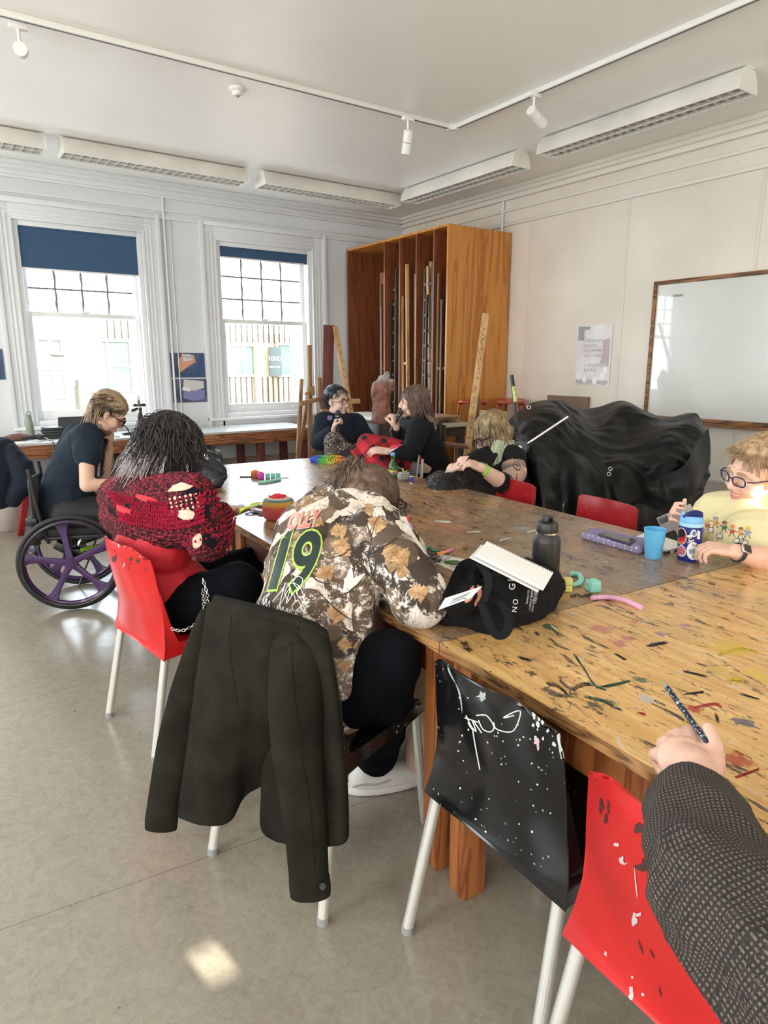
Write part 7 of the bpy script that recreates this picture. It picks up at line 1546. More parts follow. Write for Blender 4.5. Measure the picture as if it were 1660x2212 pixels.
# tripod with phone and clip microphone
o=Pz(262,1070,.30); hd=P(303,875,4.9); t=thing('tripod','black tripod with a phone mounted on top, standing behind the wheelchair','tripod',(hd.x,hd.y,0)); hub=P(303,905,4.9)
MB().cyl(P(303,880,4.9),P(304,935,4.9),.011).build('column',black,t); MB().ell(P(303,900,4.9),(.02,.02,.03)).build('leg_hub',black,t)
for k,(x,y,tt) in enumerate(((237,1085,4.75),(345,1090,5.15),(300,1100,5.35))):
    e=P(x,y,tt); e=hub+(e-hub)*((hub.z-.0)/(hub.z-e.z)); e2=hub+(e-hub)*.55; l_=MB().tube([hub,e2],.0095,8).tube([e2,e],.0065,8).build('leg',black,t); MB().cyl(e2,e2+(e-e2).normalized()*.035,.014,n=10).build('leg_lock',black,l_)
MB().box((hd.x-.05,hd.y-.02,hd.z-.01),(hd.x+.035,hd.y+.02,hd.z+.01)).build('head_plate',black,t,bevel=.003); MB().tube([P(298,882,4.88),P(285,888,4.86)],.009,8).build('pan_handle',black,t)
ph_=thing('phone','phone clamped on the tripod, seen edge-on','phone',P(299,862,4.9)); c=P(299,864,4.9); MB().box((-.006,-.075,-.035),(.006,.075,.035),Matrix.Translation(c)@Matrix.Rotation(R(-20),4,'Z')).build('phone_body',M('phone silver',(.5,.5,.5),.3,.5),ph_,bevel=.003); MB().box((.006,-.07,-.03),(.012,-.03,.0),Matrix.Translation(c)@Matrix.Rotation(R(-20),4,'Z')).build('clamp',black,ph_)
a=P(268,935,4.45); t=thing('desk_microphone','small gooseneck microphone on a thin stand beside the tripod','microphone',(a.x,a.y,.45)); MB().tube(crom([P(262,918,4.5),P(272,922,4.5),P(281,938,4.55),P(284,960,4.6)],5),.004,6).build('gooseneck',black,t); MB().ell(P(262,920,4.5),(.018,.018,.018)).build('mic_head',black,t); MB().box(tuple(P(284,965,4.62)-V((.012,.02,.03))),tuple(P(284,965,4.62)+V((.012,.02,.03)))).build('clip_body',black,t)
# ================================================================ black bag on the far left end of the tables
bg=M('black nylon bag',(.012,.014,.020),.55,bump=.2,bs=40,var=.2)
m=MB(); b_=lambda x,y,o=0:P(x,y,4.15+o)
m.chain([b_(415,985,.15),b_(450,1000,.1),b_(480,1030,0)],[.05,.07,.035]); m.chain([b_(400,1010,.2),b_(430,1020,.1),b_(465,1038,-.05)],[.11,.11,.045]); m.cone(b_(380,1030,.2),b_(440,1045,.0),.10,.05); m.cone(b_(410,970,.3),b_(440,985,.2),.03,.04); m.cone(b_(390,1000,.2),b_(370,1000,.3),.10,.07)
o=union(m,'backpack',bg,None,.008,2,disp=.016,dscale=9); T_=bvh(o); poly_on(o,[(440,980),(448,983),(452,993),(446,996)],M('white paper',(0,0,0)),tree=T_,off=.006); strokes(o,[[(425,1045),(455,1040),(488,1028)],[(440,1000),(460,1010),(480,1020)],[(400,985),(430,1000),(445,1030)]],2,M('grey piping',(.07,.08,.10),.5),tree=T_,off=.004)
tag(o,'slumped black backpack on the far left end of the tables','backpack')
# ================================================================ things on the tables
Z=TH_
def T(x,y,h=0): return Pz(x,y,Z+h)
# black steel flask
b_=T(1175,1288); t=thing('water_bottle','tall matte black steel bottle behind the white notebook','bottle',b_)
bkf=M('powder black steel',(.022,.021,.020),.42,spec=.5,bump=.05,bs=500)
MB().lathe([(.040,0),(.0445,.004),(.0445,.185),(.0435,.195),(.036,.208),(.0335,.212)],b_,48).build('body',bkf,t,angle=50); MB().lathe([(.0335,.212),(.0335,.217)],b_,48).build('steel_ring',chrome,t)
MB().lathe([(.034,.217),(.0345,.219),(.0345,.243),(.031,.249),(.012,.25),(0,.25)],b_,48).build('lid',bkf,t,angle=50)
MB().bar(b_+V((-.012,.0,.25)),b_+V((-.006,0,.272)),.024,.014).bar(b_+V((-.008,0,.27)),b_+V((.012,0,.262)),.024,.010).bar(b_+V((.010,0,.266)),b_+V((.016,0,.25)),.022,.008).build('spout_loop',bkf,t,bevel=.003)
# blue sticker flask
b_=T(1487,1208); t=thing('sticker_bottle','dark blue flask with pale blue lid and stickers, in front of the person in yellow','bottle',b_)
bl1=M('royal blue enamel',(.012,.025,.20),.35); bl2=M('sky blue plastic',(.20,.48,.80),.4); bl3=M('navy lid flap',(.008,.02,.14),.3)
bo=MB().lathe([(.037,0),(.0405,.006),(.0415,.02),(.0435,.132),(.0435,.137)],b_,56).build('body',bl1,t,angle=50); MB().lathe([(.0437,.135),(.0437,.150),(.0437,.1505),(.0425,.165),(.036,.174),(0,.176)],b_,48).build('lid',bl2,t,angle=50)
m=MB(); m.lathe([(.0441,.135),(.0443,.136),(.0443,.147),(.0441,.148)],b_,48); m.build('lid_band',M('pale aqua band',(.42,.72,.85),.4),t,angle=50)
mm=Matrix.Translation(b_+V((0,0,.172)))@Matrix.Rotation(-YAW-.4,4,'Z'); m=MB(); m.sheet([[mm@V((x,y,.022*max(0,1-(x-.012)**2/.0016)*(1-abs(y)/.05)+.002)) for y in(-.030,-.018,0,.018,.030)] for x in(-.034,-.02,-.008,.006,.022,.036)],4,4); m.build('lid_flap',bl3,t,solid=.006); MB().box((-.040,-.010,-.006),(-.026,.010,.016),mm).build('latch',bl2,t,bevel=.002)
T_=bvh(bo); wh=M('sticker white',(.82,.82,.80),.4); rd=M('sticker red',(.55,.03,.03),.35); bkk=M('sticker black',(.012,.012,.015),.4); pkk=M('sticker pink',(.66,.22,.26),.4); aq=M('sticker blue grey',(.25,.38,.46),.4)
E_=lambda x,y,a,b_,m_,o,n=24,j=0,s=1: poly_on(bo,blobpoly(x,y,a,b_,n,j,s),m_,tree=T_,off=o,cell=4)
E_(1473.5,1158,11,18.5,wh,.0012); E_(1473.5,1158,9.6,17,rd,.0018); poly_on(bo,[(1465,1152),(1468,1145),(1474,1141),(1480,1146),(1482,1155),(1478,1160),(1468,1160)],bkk,tree=T_,off=.0024); poly_on(bo,[(1465,1168),(1483,1170),(1482,1173),(1465,1171)],M('sticker orange',(.75,.22,.08),.4),tree=T_,off=.0024)
E_(1473,1190,11,12,wh,.0012,9,.12); E_(1473,1190,9.5,10,pkk,.0018,9,.12); strokes(bo,[[(1466,1186),(1472,1183),(1480,1187)],[(1466,1191),(1473,1188),(1481,1192)],[(1467,1196),(1474,1194),(1479,1198)]],1.3,M('sticker maroon',(.25,.02,.05),.4),tree=T_,off=.0025)
E_(1492,1161,6,6,bkk,.0018); E_(1491,1158,6,3,wh,.0022); E_(1499,1152,7,8,wh,.0016,14,.1); E_(1500,1152,4,5,M('sticker blue',(.12,.18,.40),.4),.0022); strokes(bo,[[(1486,1172),(1500,1166)],[(1488,1165),(1500,1174)]],2,wh,tree=T_,off=.002); strokes(bo,[[(1489,1161),(1491,1163)],[(1493,1163),(1495,1161)]],1.2,wh,tree=T_,off=.003)
poly_on(bo,[(1507,1145),(1513,1148),(1512,1165),(1506,1164)],wh,tree=T_,off=.0016)
E_(1498,1190,14,19.5,wh,.0016); text_on(bo,'NAL',(1504,1178),(8.5,.5),(0,-10),bkk,tree=T_,off=.003,maxe=.4); text_on(bo,'DICE',(1504,1203),(8,.5),(0,-10),bkk,tree=T_,off=.003,maxe=.4)
poly_on(bo,[(1488,1187),(1500,1184),(1511,1186),(1511,1196),(1490,1196)],aq,tree=T_,off=.0025,cell=4); strokes(bo,[[(1492,1191),(1493,1192)],[(1498,1190),(1499,1191)],[(1504,1189),(1505,1190)]],1.8,bkk,tree=T_,off=.004)
# cup
b_=T(1411,1204); tag(MB().lathe([(.0295,0),(.031,.004),(.0335,.04),(.0345,.041),(.036,.062),(.037,.063),(.0405,.112),(.0418,.113),(.0415,.116),(.0385,.114),(.035,.06),(.029,.008),(0,.006)],b_,48).build('cup',M('bright sky blue plastic',(.13,.48,.80),.3,sub=.05),angle=40),'bright blue plastic cup standing on the far table','cup')
# purple polka case, phone on it
cs=newmat('lilac polka dot fabric'); g=NG(cs); d=g.vor(g.map(g.pos(),(1,1,1),(0,0,.6)),70,rnd=0); g.base(g.mix(g.step(d,.30,.24),(.24,.20,.33),(.62,.58,.70))); g.rough(.8)
a=[T(1262,1166,.0),T(1290,1155,0),T(1392,1178,0),T(1378,1198,0)]
m=MB(); 
for i in range(5):
    p0=a[0].lerp(a[1],i/4*.8+.1); p1=a[3].lerp(a[2],i/4*.8+.1); m.cone(p0+V((0,0,.016)),p1+V((0,0,.016)),.017,.018)
o=union(m,'pencil_case',cs,None,.004,3,disp=.002,dscale=30); tag(o,'lilac polka dot pencil case under a phone on the far table','pencil case')
MBz=MB().bar(a[0].lerp(a[3],.03)+V((0,0,.020))-_fw*.02,a[3]+V((0,0,.020))-_fw*.02,.002,.003)
a=[T(1291,1153,.04),T(1308,1148,.04),T(1376,1165,.038),T(1362,1175,.038)]; t=thing('phone','dark phone lying on the lilac pencil case','phone',sum(a,V((0,0,0)))/4)
MB().prism([(0,0),(1,0),(1,1),(0,1)],lambda u,v:a[0].lerp(a[3],u).lerp(a[1].lerp(a[2],u),v),(0,0,-.009)).build('case',M('dark blue phone case',(.02,.025,.05),.3),t,bevel=.003)
MB().prism([(.05,.08),(.95,.08),(.95,.92),(.05,.92)],lambda u,v:a[0].lerp(a[3],u).lerp(a[1].lerp(a[2],u),v)+V((0,0,.0006)),(0,0,-.0004)).build('screen',M('black glass',(0,0,0)),t,smooth=False)
# spiral notebook behind the cup
a=[T(1370,1166),T(1400,1153),T(1476,1178),T(1452,1196)]; t=thing('spiral_notebook','open white spiral notebook behind the blue cup','notebook',a[3])
q=lambda u,v:a[0].lerp(a[3],u).lerp(a[1].lerp(a[2],u),v)
MB().prism([(0,0),(1,0),(1,1),(0,1)],lambda u,v:q(u,v)+V((0,0,.010)),(0,0,-.009)).build('pages',M('white pages',(.84,.83,.80),.8),t,smooth=False)
m=MB(); e0,e1_=T(1434,1196,.006),T(1475,1184,.006)
for i in range(22):
    c=e0.lerp(e1_,i/21); m.tube([c+_f*.007*math.cos(a_)+V((0,0,.007*math.sin(a_))) for a_ in[2*PI*j/10 for j in range(10)]],.001,5,closed=True)
m.build('spiral_wire',black,t)
c=T(1352,1166,.01); t=thing('binder_clip','small silver clip beside the blue cup','clip',c); m=MB().bar(c,c+V((.03,-.0,.008)),.010,.008).tube([c+V((.0,0,.004)),c+V((-.02,.01,.012)),c+V((-.025,0,.004)),c+V((-.0,-.006,.0))],.0014,5); m.build('clip_body',chrome,t)
# fidget toys
def noodle(label,pts,r_,mat,cat='fidget toy'):
    pts=crom(pts,14); tt=[]; 
    for i,p in enumerate(pts): tt.append(r_*(1 if i%2 else .80))
    tt[0]=tt[-1]=r_*.45; return tag(MB().tube(pts,tt,12).build('stretchy_noodle',mat),label,cat)
pkm=M('pink rubber',(.80,.42,.60),.4); mint=M('mint rubber',(.28,.66,.56),.4); lil=M('lilac rubber',(.50,.30,.70),.4)
noodle('pink ribbed stretchy noodle toy curving on the golden table edge',[T(x,y,.008) for x,y in((1277,1292),(1300,1290),(1325,1291),(1350,1297),(1372,1306),(1386,1313))],.0085,pkm)
noodle('mint ribbed stretchy noodle bent into a hook behind the yellow blocks',[T(x,y,.009) for x,y in((1212,1263),(1232,1264),(1252,1259),(1256,1248),(1248,1240),(1233,1240))],.009,mint)
noodle('lilac stretchy noodle loop beside the bowed head',[T(x,y,.008) for x,y in((850,1135),(862,1130),(878,1131),(888,1138),(884,1148),(878,1152))],.010,lil)
noodle('teal ribbed stretchy noodle lying on the far left table',[T(x,y,.008) for x,y in((558,1042),(575,1041),(592,1038),(606,1035))],.011,mint)
def cube(name,label,p,s,mat,rz,cat='fidget toy',extra=True):
    t=thing(name,label,cat,p); mm=Matrix.Translation(p)@Matrix.Rotation(rz,4,'Z'); MB().box((-s/2,-s/2,0),(s/2,s/2,s),mm).build('block',mat,t,bevel=s*.14)
    if extra:
        MB().lathe([(s*.30,s),(s*.30,s*1.06),(s*.25,s*1.1),(0,s*1.1)],mm.translation,18).build('button',mat,t); MB().tube([mm@V((-s/2-.001,math.cos(a)*s*.26,s/2+math.sin(a)*s*.26)) for a in[2*PI*i/16 for i in range(16)]],s*.05,5,closed=True).build('dial_ring',mat,t)
    return t
cube('fidget_cube','mint green fidget cube beside the pink noodle toy',T(1281,1277),.040,mint,R(-20))
ym=M('lemon yellow plastic',(.78,.72,.22),.35,sub=.1); c=T(1217,1277); t=thing('puzzle_blocks','pale yellow folding block puzzle beside the black tote bag','fidget toy',c); mm=Matrix.Translation(c)@Matrix.Rotation(R(-32),4,'Z')
for i in range(2):
    for j in range(2): MB().box((-.028+i*.0285,-.013,.0235*j),(-.028+i*.0285+.027,.014,.0235*j+.0225),mm).build('block',ym,t,bevel=.003)
c=T(1262,1287,.003); m=MB()
for k in range(5): o=c+_r*(-.035+.014*k)+_f*(.006*math.sin(k*2)); m.tube([o+_r*.009*math.cos(a)+_f*.006*math.sin(a)+V((0,0,.002*(k%2))) for a in[2*PI*i/12 for i in range(12)]],.0016,5,closed=True)
m.ell(c+_r*.02+V((0,0,.005)),(.008,.006,.005)); tag(m.build('key_chain',M('dark bead and metal',(.10,.13,.05),.35,.5,col2=(.02,.02,.02),vs=80)),'little dark chain with green beads beside the pink noodle','chain')
rcm=M('coral red plastic',(.80,.08,.07),.35); cube('fidget_cube','coral red cube beside the lilac loop, near the bowed head',T(874,1128),.042,rcm,R(-30),extra=False)
c=T(890,1157); t=thing('round_tin','small round pale green tin on the table beside the bowed head','tin',c); MB().lathe([(.026,0),(.027,.002),(.027,.010),(.025,.012)],c,32).build('tin_base',M('pale green tin',(.55,.62,.36),.3),t); MB().lathe([(.025,.0118),(.0245,.0135),(0,.0135)],c,32).build('tin_lid',M('cream tin lid',(.72,.70,.55),.3),t)
c=T(862,1150,.004); tag(MB().chain([c,c+_r*.02],[.010,.008]).build('putty_blob',mint),'small mint blob beside the lilac loop','fidget toy')
cube('fidget_cube','orange fidget cube on the far left table',T(552,1031),.045,M('orange plastic',(.80,.22,.06),.35),R(10)); cube('fidget_cube','magenta fidget cube beside the orange one',T(564,1034),.042,M('magenta plastic',(.62,.06,.42),.35),R(-35))
c=T(590,1032,.0); t=thing('puzzle_blocks','teal folding block puzzle behind the teal noodle','fidget toy',c); mm=Matrix.Translation(c)@Matrix.Rotation(R(-25),4,'Z')
for i in range(3): MB().box((-.05+i*.034,-.017,0),(-.018+i*.034,.017,.032),mm).build('block',M('teal plastic',(.20,.55,.50),.35),t,bevel=.003)
c=T(532,1030,.003); m=MB()
for k in range(4): o=c+_r*(-.03+.018*k); m.tube([o+_r*.012*math.cos(a)+_f*.012*math.sin(a) for a in[2*PI*i/12 for i in range(12)]],.003,5,closed=True)
tag(m.build('key_rings',black),'small dark key rings left of the orange cube','key rings')
c=T(612,1033,.003); m=MB()
for k in range(4): o=c+_r*(-.03+.018*k)+_f*.01*k; m.tube([o+_r*.010*math.cos(a)+_f*.008*math.sin(a) for a in[2*PI*i/12 for i in range(12)]],.0018,5,closed=True)
tag(m.build('key_chain',chrome),'thin metal chain right of the teal blocks','chain')
# rainbow ring
t0=T(708,998,.0); rb=newmat('rainbow plastic coil'); g=NG(rb); s=g.sep(g.map(g.obj(),rot=(0,0,YAW))); g.base(g.ramp(g.step(s[0],-.14,.15),[(0,(.02,.05,.70)),(.22,(.03,.12,.70)),(.30,(.02,.55,.12)),(.45,(.20,.75,.03)),(.60,(.70,.78,.02)),(.78,(.95,.35,.02)),(1,(.90,.08,.08))])); g.rough(.4)
m=MB(); n=46; Rr,Rs=.115,.020
pts=[]
for i in range(n*8):
    a=2*PI*i/(n*8); b2=2*PI*i/8; rr=Rr+Rs*math.cos(b2)*.9; pts.append(t0+_r*rr*math.cos(a)+_f*rr*.9*math.sin(a)+V((0,0,Rs+Rs*math.sin(b2))))
tag(m.tube(pts,.0028,5,closed=True).build('rainbow_coil',rb),'rainbow coloured coil spring ring on the far end of the tables','coil toy')
# yarn cake
yn=newmat('coral yarn'); g=NG(yn); s=g.sep(g.obj()); c=g.ramp(g.step(s[2],0,.12),[(0,(.82,.09,.11)),(.56,(.82,.10,.10)),(.62,(.86,.42,.05)),(.76,(.86,.48,.06)),(.80,(.10,.28,.26)),(.90,(.14,.34,.30)),(.94,(.80,.30,.25)),(1,(.80,.20,.20))]); c=g.mix(g.math('MULTIPLY',g.step(g.noise(g.map(g.obj(),(1,1,6)),26,4,.6),.5,.7),.4),c,(.9,.45,.40)); g.base(c); g.rough(.9)
wv=g.math('ADD',g.math('SINE',g.math('MULTIPLY',g.math('ADD',s[2],g.math('MULTIPLY',g.noise(g.obj(),12,2),.03)),1500)),g.noise(g.obj(),90,4)); g.bump(wv,.7,.006)
b_=T(603,1121); t=thing('yarn_cake','coral pink cake of yarn with orange and teal bands on the left table','yarn',b_)
MB().lathe([(0,0),(.055,.0),(.070,.008),(.079,.03),(.080,.06),(.077,.085),(.070,.098),(.055,.104),(.03,.100),(0,.092)],b_,56).build('yarn_body',yn,t,angle=80)
m=MB(); rg=random.Random(8)
for k in range(26):
    a0=rg.uniform(0,6.28); c=b_+V((rg.uniform(-.018,.018),rg.uniform(-.018,.018),.106+rg.uniform(0,.012))); r_=rg.uniform(.010,.022); m.tube([c+V((math.cos(a0+a)*r_,math.sin(a0+a)*r_*.8,.006*math.sin(2*a+a0))) for a in[.5*i for i in range(9)]],.0034,6)
m.build('yarn_tail',M('coral red yarn',(.82,.07,.09),.9,bump=.5,bs=200),t)
m=MB()
for k in range(16):
    r_=.028+.002*k; z_=.108-.001*abs(k-8); m.tube([b_+V((math.cos(a)*r_,math.sin(a)*r_,z_+rg.uniform(-.001,.001))) for a in[2*PI*i/30 for i in range(30)]],.0018,5,closed=True)
m.build('wound_top',M('pale pink yarn',(.80,.42,.36),.9,col2=(.85,.62,.52),vs=20,bump=.5,bs=200),t)
# green bottle
b_=T(849,1044); t=thing('glass_bottle','green glass drinks bottle with blue cap at the right table edge','bottle',b_)
gg=M('green bottle glass',(.02,.20,.025),.08,trans=.75,spec=.6); MB().lathe([(.024,0),(.028,.006),(.0285,.095),(.024,.118),(.012,.145),(.0105,.17),(.012,.172),(.012,.178)],b_,32).build('body',gg,t,angle=50)
MB().lathe([(0,.177),(.0135,.177),(.0135,.194),(.012,.196),(0,.196)],b_,24).build('cap',M('light blue cap',(.08,.28,.65),.35),t,angle=50); MB().lathe([(0,.008),(.0262,.008),(.0268,.05),(0,.05)],b_,32).build('drink',M('lime liquid',(.22,.62,.03),.15,trans=.3),t,angle=50)
MB().lathe([(.0292,.058),(.0292,.088)],b_,32).build('label_band',M('navy and yellow label',(.02,.03,.20),.4,col2=(.75,.65,.05),vs=22),t)
# gingham pumpkin
b_=T(873,1038); gi=newmat('black gingham'); g=NG(gi); s=g.sep(g.map(g.obj(),rot=(0,0,YAW))); a1=g.step(g.math('SINE',g.math('MULTIPLY',s[0],560)),-.1,.1); a2=g.step(g.math('SINE',g.math('MULTIPLY',s[2],560)),-.1,.1); g.base(g.mix(g.math('MULTIPLY',a1,.5),g.mix(a2,(.80,.78,.72),(.12,.12,.12)),(.01,.01,.01))); g.rough(.8)
t=thing('fabric_pumpkin','little black and white gingham pumpkin ornament beside the green bottle','ornament',b_); m=MB()
for k in range(9): a=2*PI*k/9; m.ell(b_+V((math.cos(a)*.022,math.sin(a)*.022,.030)),(.020,.020,.029))
m.build('pumpkin_body',gi,t); MB().tube(crom([b_+V((0,0,.05)),b_+V((-.006,0,.068)),b_+V((-.015,0,.078))],4),.005,8).build('stem',M('pale green stem',(.55,.62,.30),.6),t); MB().sheet([[b_+V((-.012,-.01,.062)),b_+V((.004,-.014,.060)),b_+V((.022,-.012,.066))],[b_+V((-.008,.004,.060)),b_+V((.006,.008,.058)),b_+V((.026,.006,.062))]],3,3).build('leaf',M('yellow green leaf',(.58,.66,.18),.6),t,solid=.002)
b_=T(889,1044); t=thing('thread_spool','small spool of blue thread beside the gingham pumpkin','thread',b_); MB().lathe([(.011,0),(.011,.003),(.009,.005)],b_,20).lathe([(.009,.040),(.011,.042),(.011,.045),(0,.045)],b_,20).build('spool',wplast,t); MB().lathe([(.0095,.005),(.0105,.008),(.0105,.037),(.0095,.040)],b_,20).build('thread',M('cobalt thread',(.02,.06,.42),.6,bump=.6,bs=600),t)
# pens by the camouflage sleeve
pens=[((897,1182),(948,1190),(.04,.04,.045),(.03,.22,.06),'green'),((900,1192),(957,1200),(.02,.02,.022),(.6,.6,.6),'black'),((903,1205),(962,1193),(.02,.02,.022),(.85,.30,.05),'black one with an orange end'),((905,1215),(978,1187),(.72,.24,.36),(.72,.24,.36),'pink'),((908,1222),(972,1203),(.03,.03,.035),(.5,.5,.5),'charcoal'),((893,1178),(930,1183),(.02,.03,.03),(.03,.22,.06),'dark green'),((912,1198),(950,1212),(.05,.05,.06),(.02,.02,.02),'short grey')]
for k,(a,b_,c1_,c2_,nm) in enumerate(pens):
    hh=.007+.006*(k%3); p0,p1=T(*a,hh),T(*b_,hh); t=thing('marker_pen','%s marker pen in the loose pile beside the camouflage sleeve'%nm,'pen',p0,'marker pens beside the camouflage sleeve'); MB().cyl(p0,p1,.0052,n=14).build('barrel',M('pen barrel '+nm,c1_,.35),t); MB().cyl(p1.lerp(p0,.32),p1,.0060,n=14).build('cap',M('pen cap '+nm,c2_,.35),t)
MBp=[T(934,1213,.0012),T(958,1199,.0012),T(1012,1209,.0012),T(990,1238,.0012)]; o=MB().prism([(0,0),(1,0),(1,1),(0,1)],lambda u,v:MBp[0].lerp(MBp[3],u).lerp(MBp[1].lerp(MBp[2],u),v),(0,0,-.001)).build('printed_card',M('cream card',(.72,.72,.60),.6),smooth=False)
T_=bvh(o); poly_on(o,[(958,1212),(985,1210),(1000,1214),(985,1222),(962,1219)],M('print dark green leaf',(.05,.12,.03),.6),tree=T_,off=.0006); poly_on(o,[(942,1212),(955,1204),(962,1206),(950,1214)],M('print lime wash',(.45,.58,.20),.6),tree=T_,off=.0006); strokes(o,[[(975,1228),(992,1222)],[(972,1224),(980,1222)]],1.2,bkk,tree=T_,off=.0006)
tag(o,'cream card printed with green leaves beside the marker pens','card')
o=MB().prism([(800,1262),(855,1262),(882,1278),(835,1284),(805,1275)],lambda x,y:T(x,y,.001),(0,0,-.0008)).build('brown_paper',M('brown paper',(.40,.28,.18),.8),smooth=False); tag(o,'piece of brown paper under the camouflage forearm','paper')
# scraps beside the yarn
sc_=[((490,1107),(512,1112),(.03,.04,.05),'dark grey felt scrap'),((508,1108),(546,1092),(.70,.75,.05),'yellow felt strip'),((545,1092),(566,1085),(.50,.62,.10),'lime felt strip'),((530,1110),(560,1108),(.02,.05,.25),'blue felt scrap'),((548,1102),(572,1112),(.12,.12,.13),'charcoal felt scrap'),((560,1090),(578,1094),(.35,.36,.36),'grey felt scrap'),((537,1098),(550,1102),(.70,.45,.48),'pink felt scrap'),((515,1096),(528,1090),(.4,.42,.43),'light grey felt scrap')]
for k,(a,b_,c_,nm) in enumerate(sc_):
    p0,p1=T(*a,.003+.002*(k%3)),T(*b_,.003+.002*(k%3)); d=(p1-p0); s_=V((-d.y,d.x,0)).normalized()*(.016+.006*(k%3)); m=MB().sheet([[p0-s_,p0+s_*.6],[p0.lerp(p1,.5)-s_*.7+V((0,0,.006)),p0.lerp(p1,.5)+s_+V((0,0,.004))],[p1-s_*.8,p1+s_*.7]],3,3); tag(m.build('felt_scrap',M(nm,c_,.8),solid=.002),nm+' in the heap of scraps left of the yarn cake','fabric scrap','felt scraps beside the yarn cake')
# phone in the hand of the crocheted-top person
a=[P(481,1098,2.84),P(495,1092,2.93),P(516,1104,2.98),P(500,1111,2.88)]; t=thing('phone','dark phone in the hand of the person in the crocheted top','phone',a[0]); MB().prism([(0,0),(1,0),(1,1),(0,1)],lambda u,v:a[0].lerp(a[3],u).lerp(a[1].lerp(a[2],u),v),(0,0,-.009)).build('case',M('phone case dark',(.03,.03,.035),.3),t,bevel=.002); MB().prism([(.06,.06),(.94,.06),(.94,.94),(.06,.94)],lambda u,v:a[0].lerp(a[3],u).lerp(a[1].lerp(a[2],u),v)+V((0,0,.0008)),(0,0,-.0004)).build('screen',M('black glass',(0,0,0)),t,smooth=False)
# ================================================================ tote bag with notebook
bt2=M('black canvas',(.010,.010,.011),.9,bump=.25,bs=300,var=.2)
t=thing('tote_bag','black canvas tote bag slumped on the golden table corner, white lettering on its side','bag',T(1060,1350))
m=MB(); q=lambda x,y,h:T(x,y)+V((0,0,h))
m.chain([T(1010,1345)+V((0,0,.06)),T(1080,1345)+V((0,0,.07)),T(1150,1318)+V((0,0,.065)),T(1175,1305)+V((0,0,.06))],[.062,.078,.070,.058])
m.chain([T(1080,1310)+V((0,0,.11)),T(1130,1300)+V((0,0,.09)),T(1165,1298)+V((0,0,.07))],[.055,.050,.04]); m.chain([T(985,1345)+V((0,0,.035)),T(1060,1362)+V((0,0,.03)),T(1150,1335)+V((0,0,.03)),T(1180,1318)+V((0,0,.03))],[.036,.040,.035,.030])
m.chain([T(970,1345)+V((0,0,.02)),T(950,1330)+V((0,0,.018))],[.03,.015]); m.cone(T(1040,1310)+V((0,0,.10)),T(1000,1320)+V((0,0,.085)),.05,.035)
body=union(m,'bag_body',bt2,t,.0045,3,fn=lambda p,q:p+q*(.008*(1-2*abs(noise.noise(V((p.x*16,p.y*16,p.z*12)))))+.003*noise.noise(p*50))); T_=bvh(body)
# opening: folded rim and dark lining
rim=[(968,1262,1.90),(985,1225,1.95),(1005,1208,1.96),(1030,1212,1.94),(1022,1250,1.87),(1026,1285,1.84),(1010,1308,1.82),(980,1318,1.82),(960,1310,1.84),(958,1285,1.87)]
rp=crom([P(*c) for c in rim],5,True); cen=sum(rp,V((0,0,0)))/len(rp); m=MB(); inner=[cen+(p-cen)*.55+V((.05,.03,-.015)) for p in rp]; outer=[cen+(p-cen)*1.10+V((.035,.02,-.03)) for p in rp]; n=len(rp)
m.add(outer+rp+inner,[(i,(i+1)%n,n+(i+1)%n,n+i) for i in range(n)]+[(n+i,n+(i+1)%n,2*n+(i+1)%n,2*n+i) for i in range(n)]+[tuple(2*n+i for i in range(n))]); m.build('bag_opening',bt2,t,solid=.003,angle=80)
for pts in([(1040,1300,1.80),(1050,1330,1.77),(1062,1358,1.76),(1078,1373,1.75),(1095,1365,1.75),(1100,1340,1.77),(1092,1315,1.79),(1075,1298,1.82),(1058,1292,1.84)],[(1035,1215,1.90),(1050,1235,1.85),(1056,1260,1.82),(1050,1285,1.80),(1044,1300,1.79)]):
    MB().tube(crom([P(*c) for c in pts],6),.0115,8,flat=.18,up=_fw).build('strap',bt2,t)
m=MB()
strokes(body,[[(1035,1230),(1060,1240),(1085,1260)],[(1050,1345),(1110,1350),(1160,1335)],[(1100,1300),(1130,1320),(1170,1320)]],1.2,M('canvas seam',(.03,.03,.03),.9),tree=T_)
for ch,x,y in(('G',1107,1268),('L',1105,1252),('Y',1103,1238)): text_on(body,ch,(x,y),(1,-20),(-19,-1),wh,tree=T_,off=.002,bold=.02)
for ch,x,y in(('N',1112,1316),('O',1114,1300)): text_on(body,ch,(x,y),(2,-15),(-15,-2),wh,tree=T_,off=.002,bold=.01)
for k,(tx,x,y) in enumerate((('THINGS CO.',1140,1290),('CURIOUS MINDED',1147,1294),('MAKE EVERYTHING',1153,1296),('TOGETHER',1158,1290))): text_on(body,tx,(x,y),(.9,-5.6),(-5.6,-.9),wh,tree=T_,off=.002,maxe=.6)
cp=M('peach cup',(.78,.32,.22),.4); tag(MB().cone(P(1018,1300,1.86),P(1030,1278,1.90),.018,.020).build('peach_tub',cp),'peach-coloured tub poking out of the black tote bag','tub')
def quad(pts,d): return MB().prism([(0,0),(1,0),(1,1),(0,1)],lambda u,v:pts[0].lerp(pts[3],u).lerp(pts[1].lerp(pts[2],u),v),d)
a=[P(947,1318,1.76),P(962,1292,1.81),P(1043,1266,1.83),P(1018,1292,1.78)]
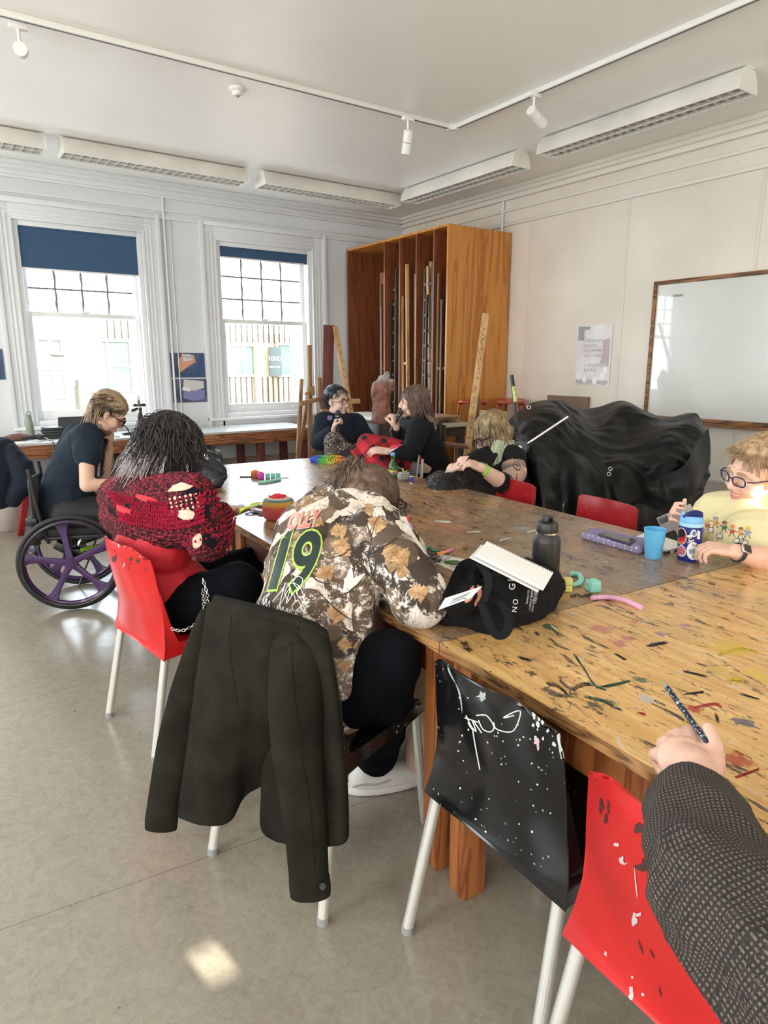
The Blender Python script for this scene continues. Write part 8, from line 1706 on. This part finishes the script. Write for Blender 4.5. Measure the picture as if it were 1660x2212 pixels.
o=quad(a,_fw*.0012).build('postcard',M('white card',(.78,.79,.80),.5),smooth=False); T_=bvh(o); strokes(o,[[(975,1300),(1010,1285)],[(972,1305),(1005,1291)],[(978,1296),(1015,1280)]],1.0,M('card grey',(.25,.26,.28),.6),tree=T_,off=.0008); strokes(o,[[(990,1303),(1008,1293)],[(992,1306),(1006,1298)]],3,M('card grey',(0,0,0)),tree=T_,off=.0008); tag(o,'white printed postcard sticking out of the black tote bag','card')
a=[P(1028,1197,1.84),P(1052,1170,1.93),P(1196,1238,1.93),P(1176,1272,1.84)]; n_=(a[1]-a[0]).cross(a[3]-a[0]).normalized(); n_=n_ if n_.z>0 else -n_
t=thing('notebook','white wire-bound notebook lying across the black tote bag','notebook',a[0]); pg=M('bright paper',(.86,.86,.84),.7); quad(a,-n_*.007).build('cover',pg,t,smooth=False); quad([x-n_*.009-V((.012,-.004,0)) for x in a],-n_*.003).build('back_cover',M('white paper edge',(.8,.8,.78),.7),t,smooth=False)
m=MB(); k=34; d=(a[2]-a[1]).normalized(); e=n_.cross(d)
for i in range(k):
    c=a[1].lerp(a[2],(i+.5)/k)-n_*.003; m.tube([c+e*.0045*math.cos(b2)+n_*.0055*math.sin(b2) for b2 in[2*PI*j/9 for j in range(9)]],.0011,5,closed=True)
m.build('wire_binding',M('white wire',(.8,.8,.8),.3),t)
# ================================================================ floor bits
c=Pz(880,1697,0); t=thing('wood_slice','round slice of wood lying on the floor behind the camouflage person\'s shoe','wood slice',c); ws=newmat('end grain rings'); g=NG(ws); g.base(g.ramp(g.math('FRACT',g.math('MULTIPLY',g.vor(g.obj(),2.2) if False else g.math('ADD',g.math('POWER',g.math('ADD',g.math('POWER',g.sep(g.obj())[0],2),g.math('POWER',g.sep(g.obj())[2],2)),.5),g.math('MULTIPLY',g.noise(g.obj(),9,2),.01)),95)),[(0,(.45,.30,.17)),(.8,(.52,.37,.22)),(1,(.22,.13,.07))])); g.rough(.8)
m=MB(); m.cyl((0,-.012,0),(0,.012,0),.062,n=36); o=m.build('slice',ws,t); o.location=(0,0,.062); o.rotation_euler=(R(12),0,-YAW)
o=MB().box((-.04,-.03,0),(.04,.03,.0015),Matrix.Translation(Pz(845,1385,.3))).build('paper_scrap',M('white paper',(0,0,0)),smooth=False)
o.location=(0,0,-.2985); tag(o,'small white scrap of paper on the floor under the table','paper')
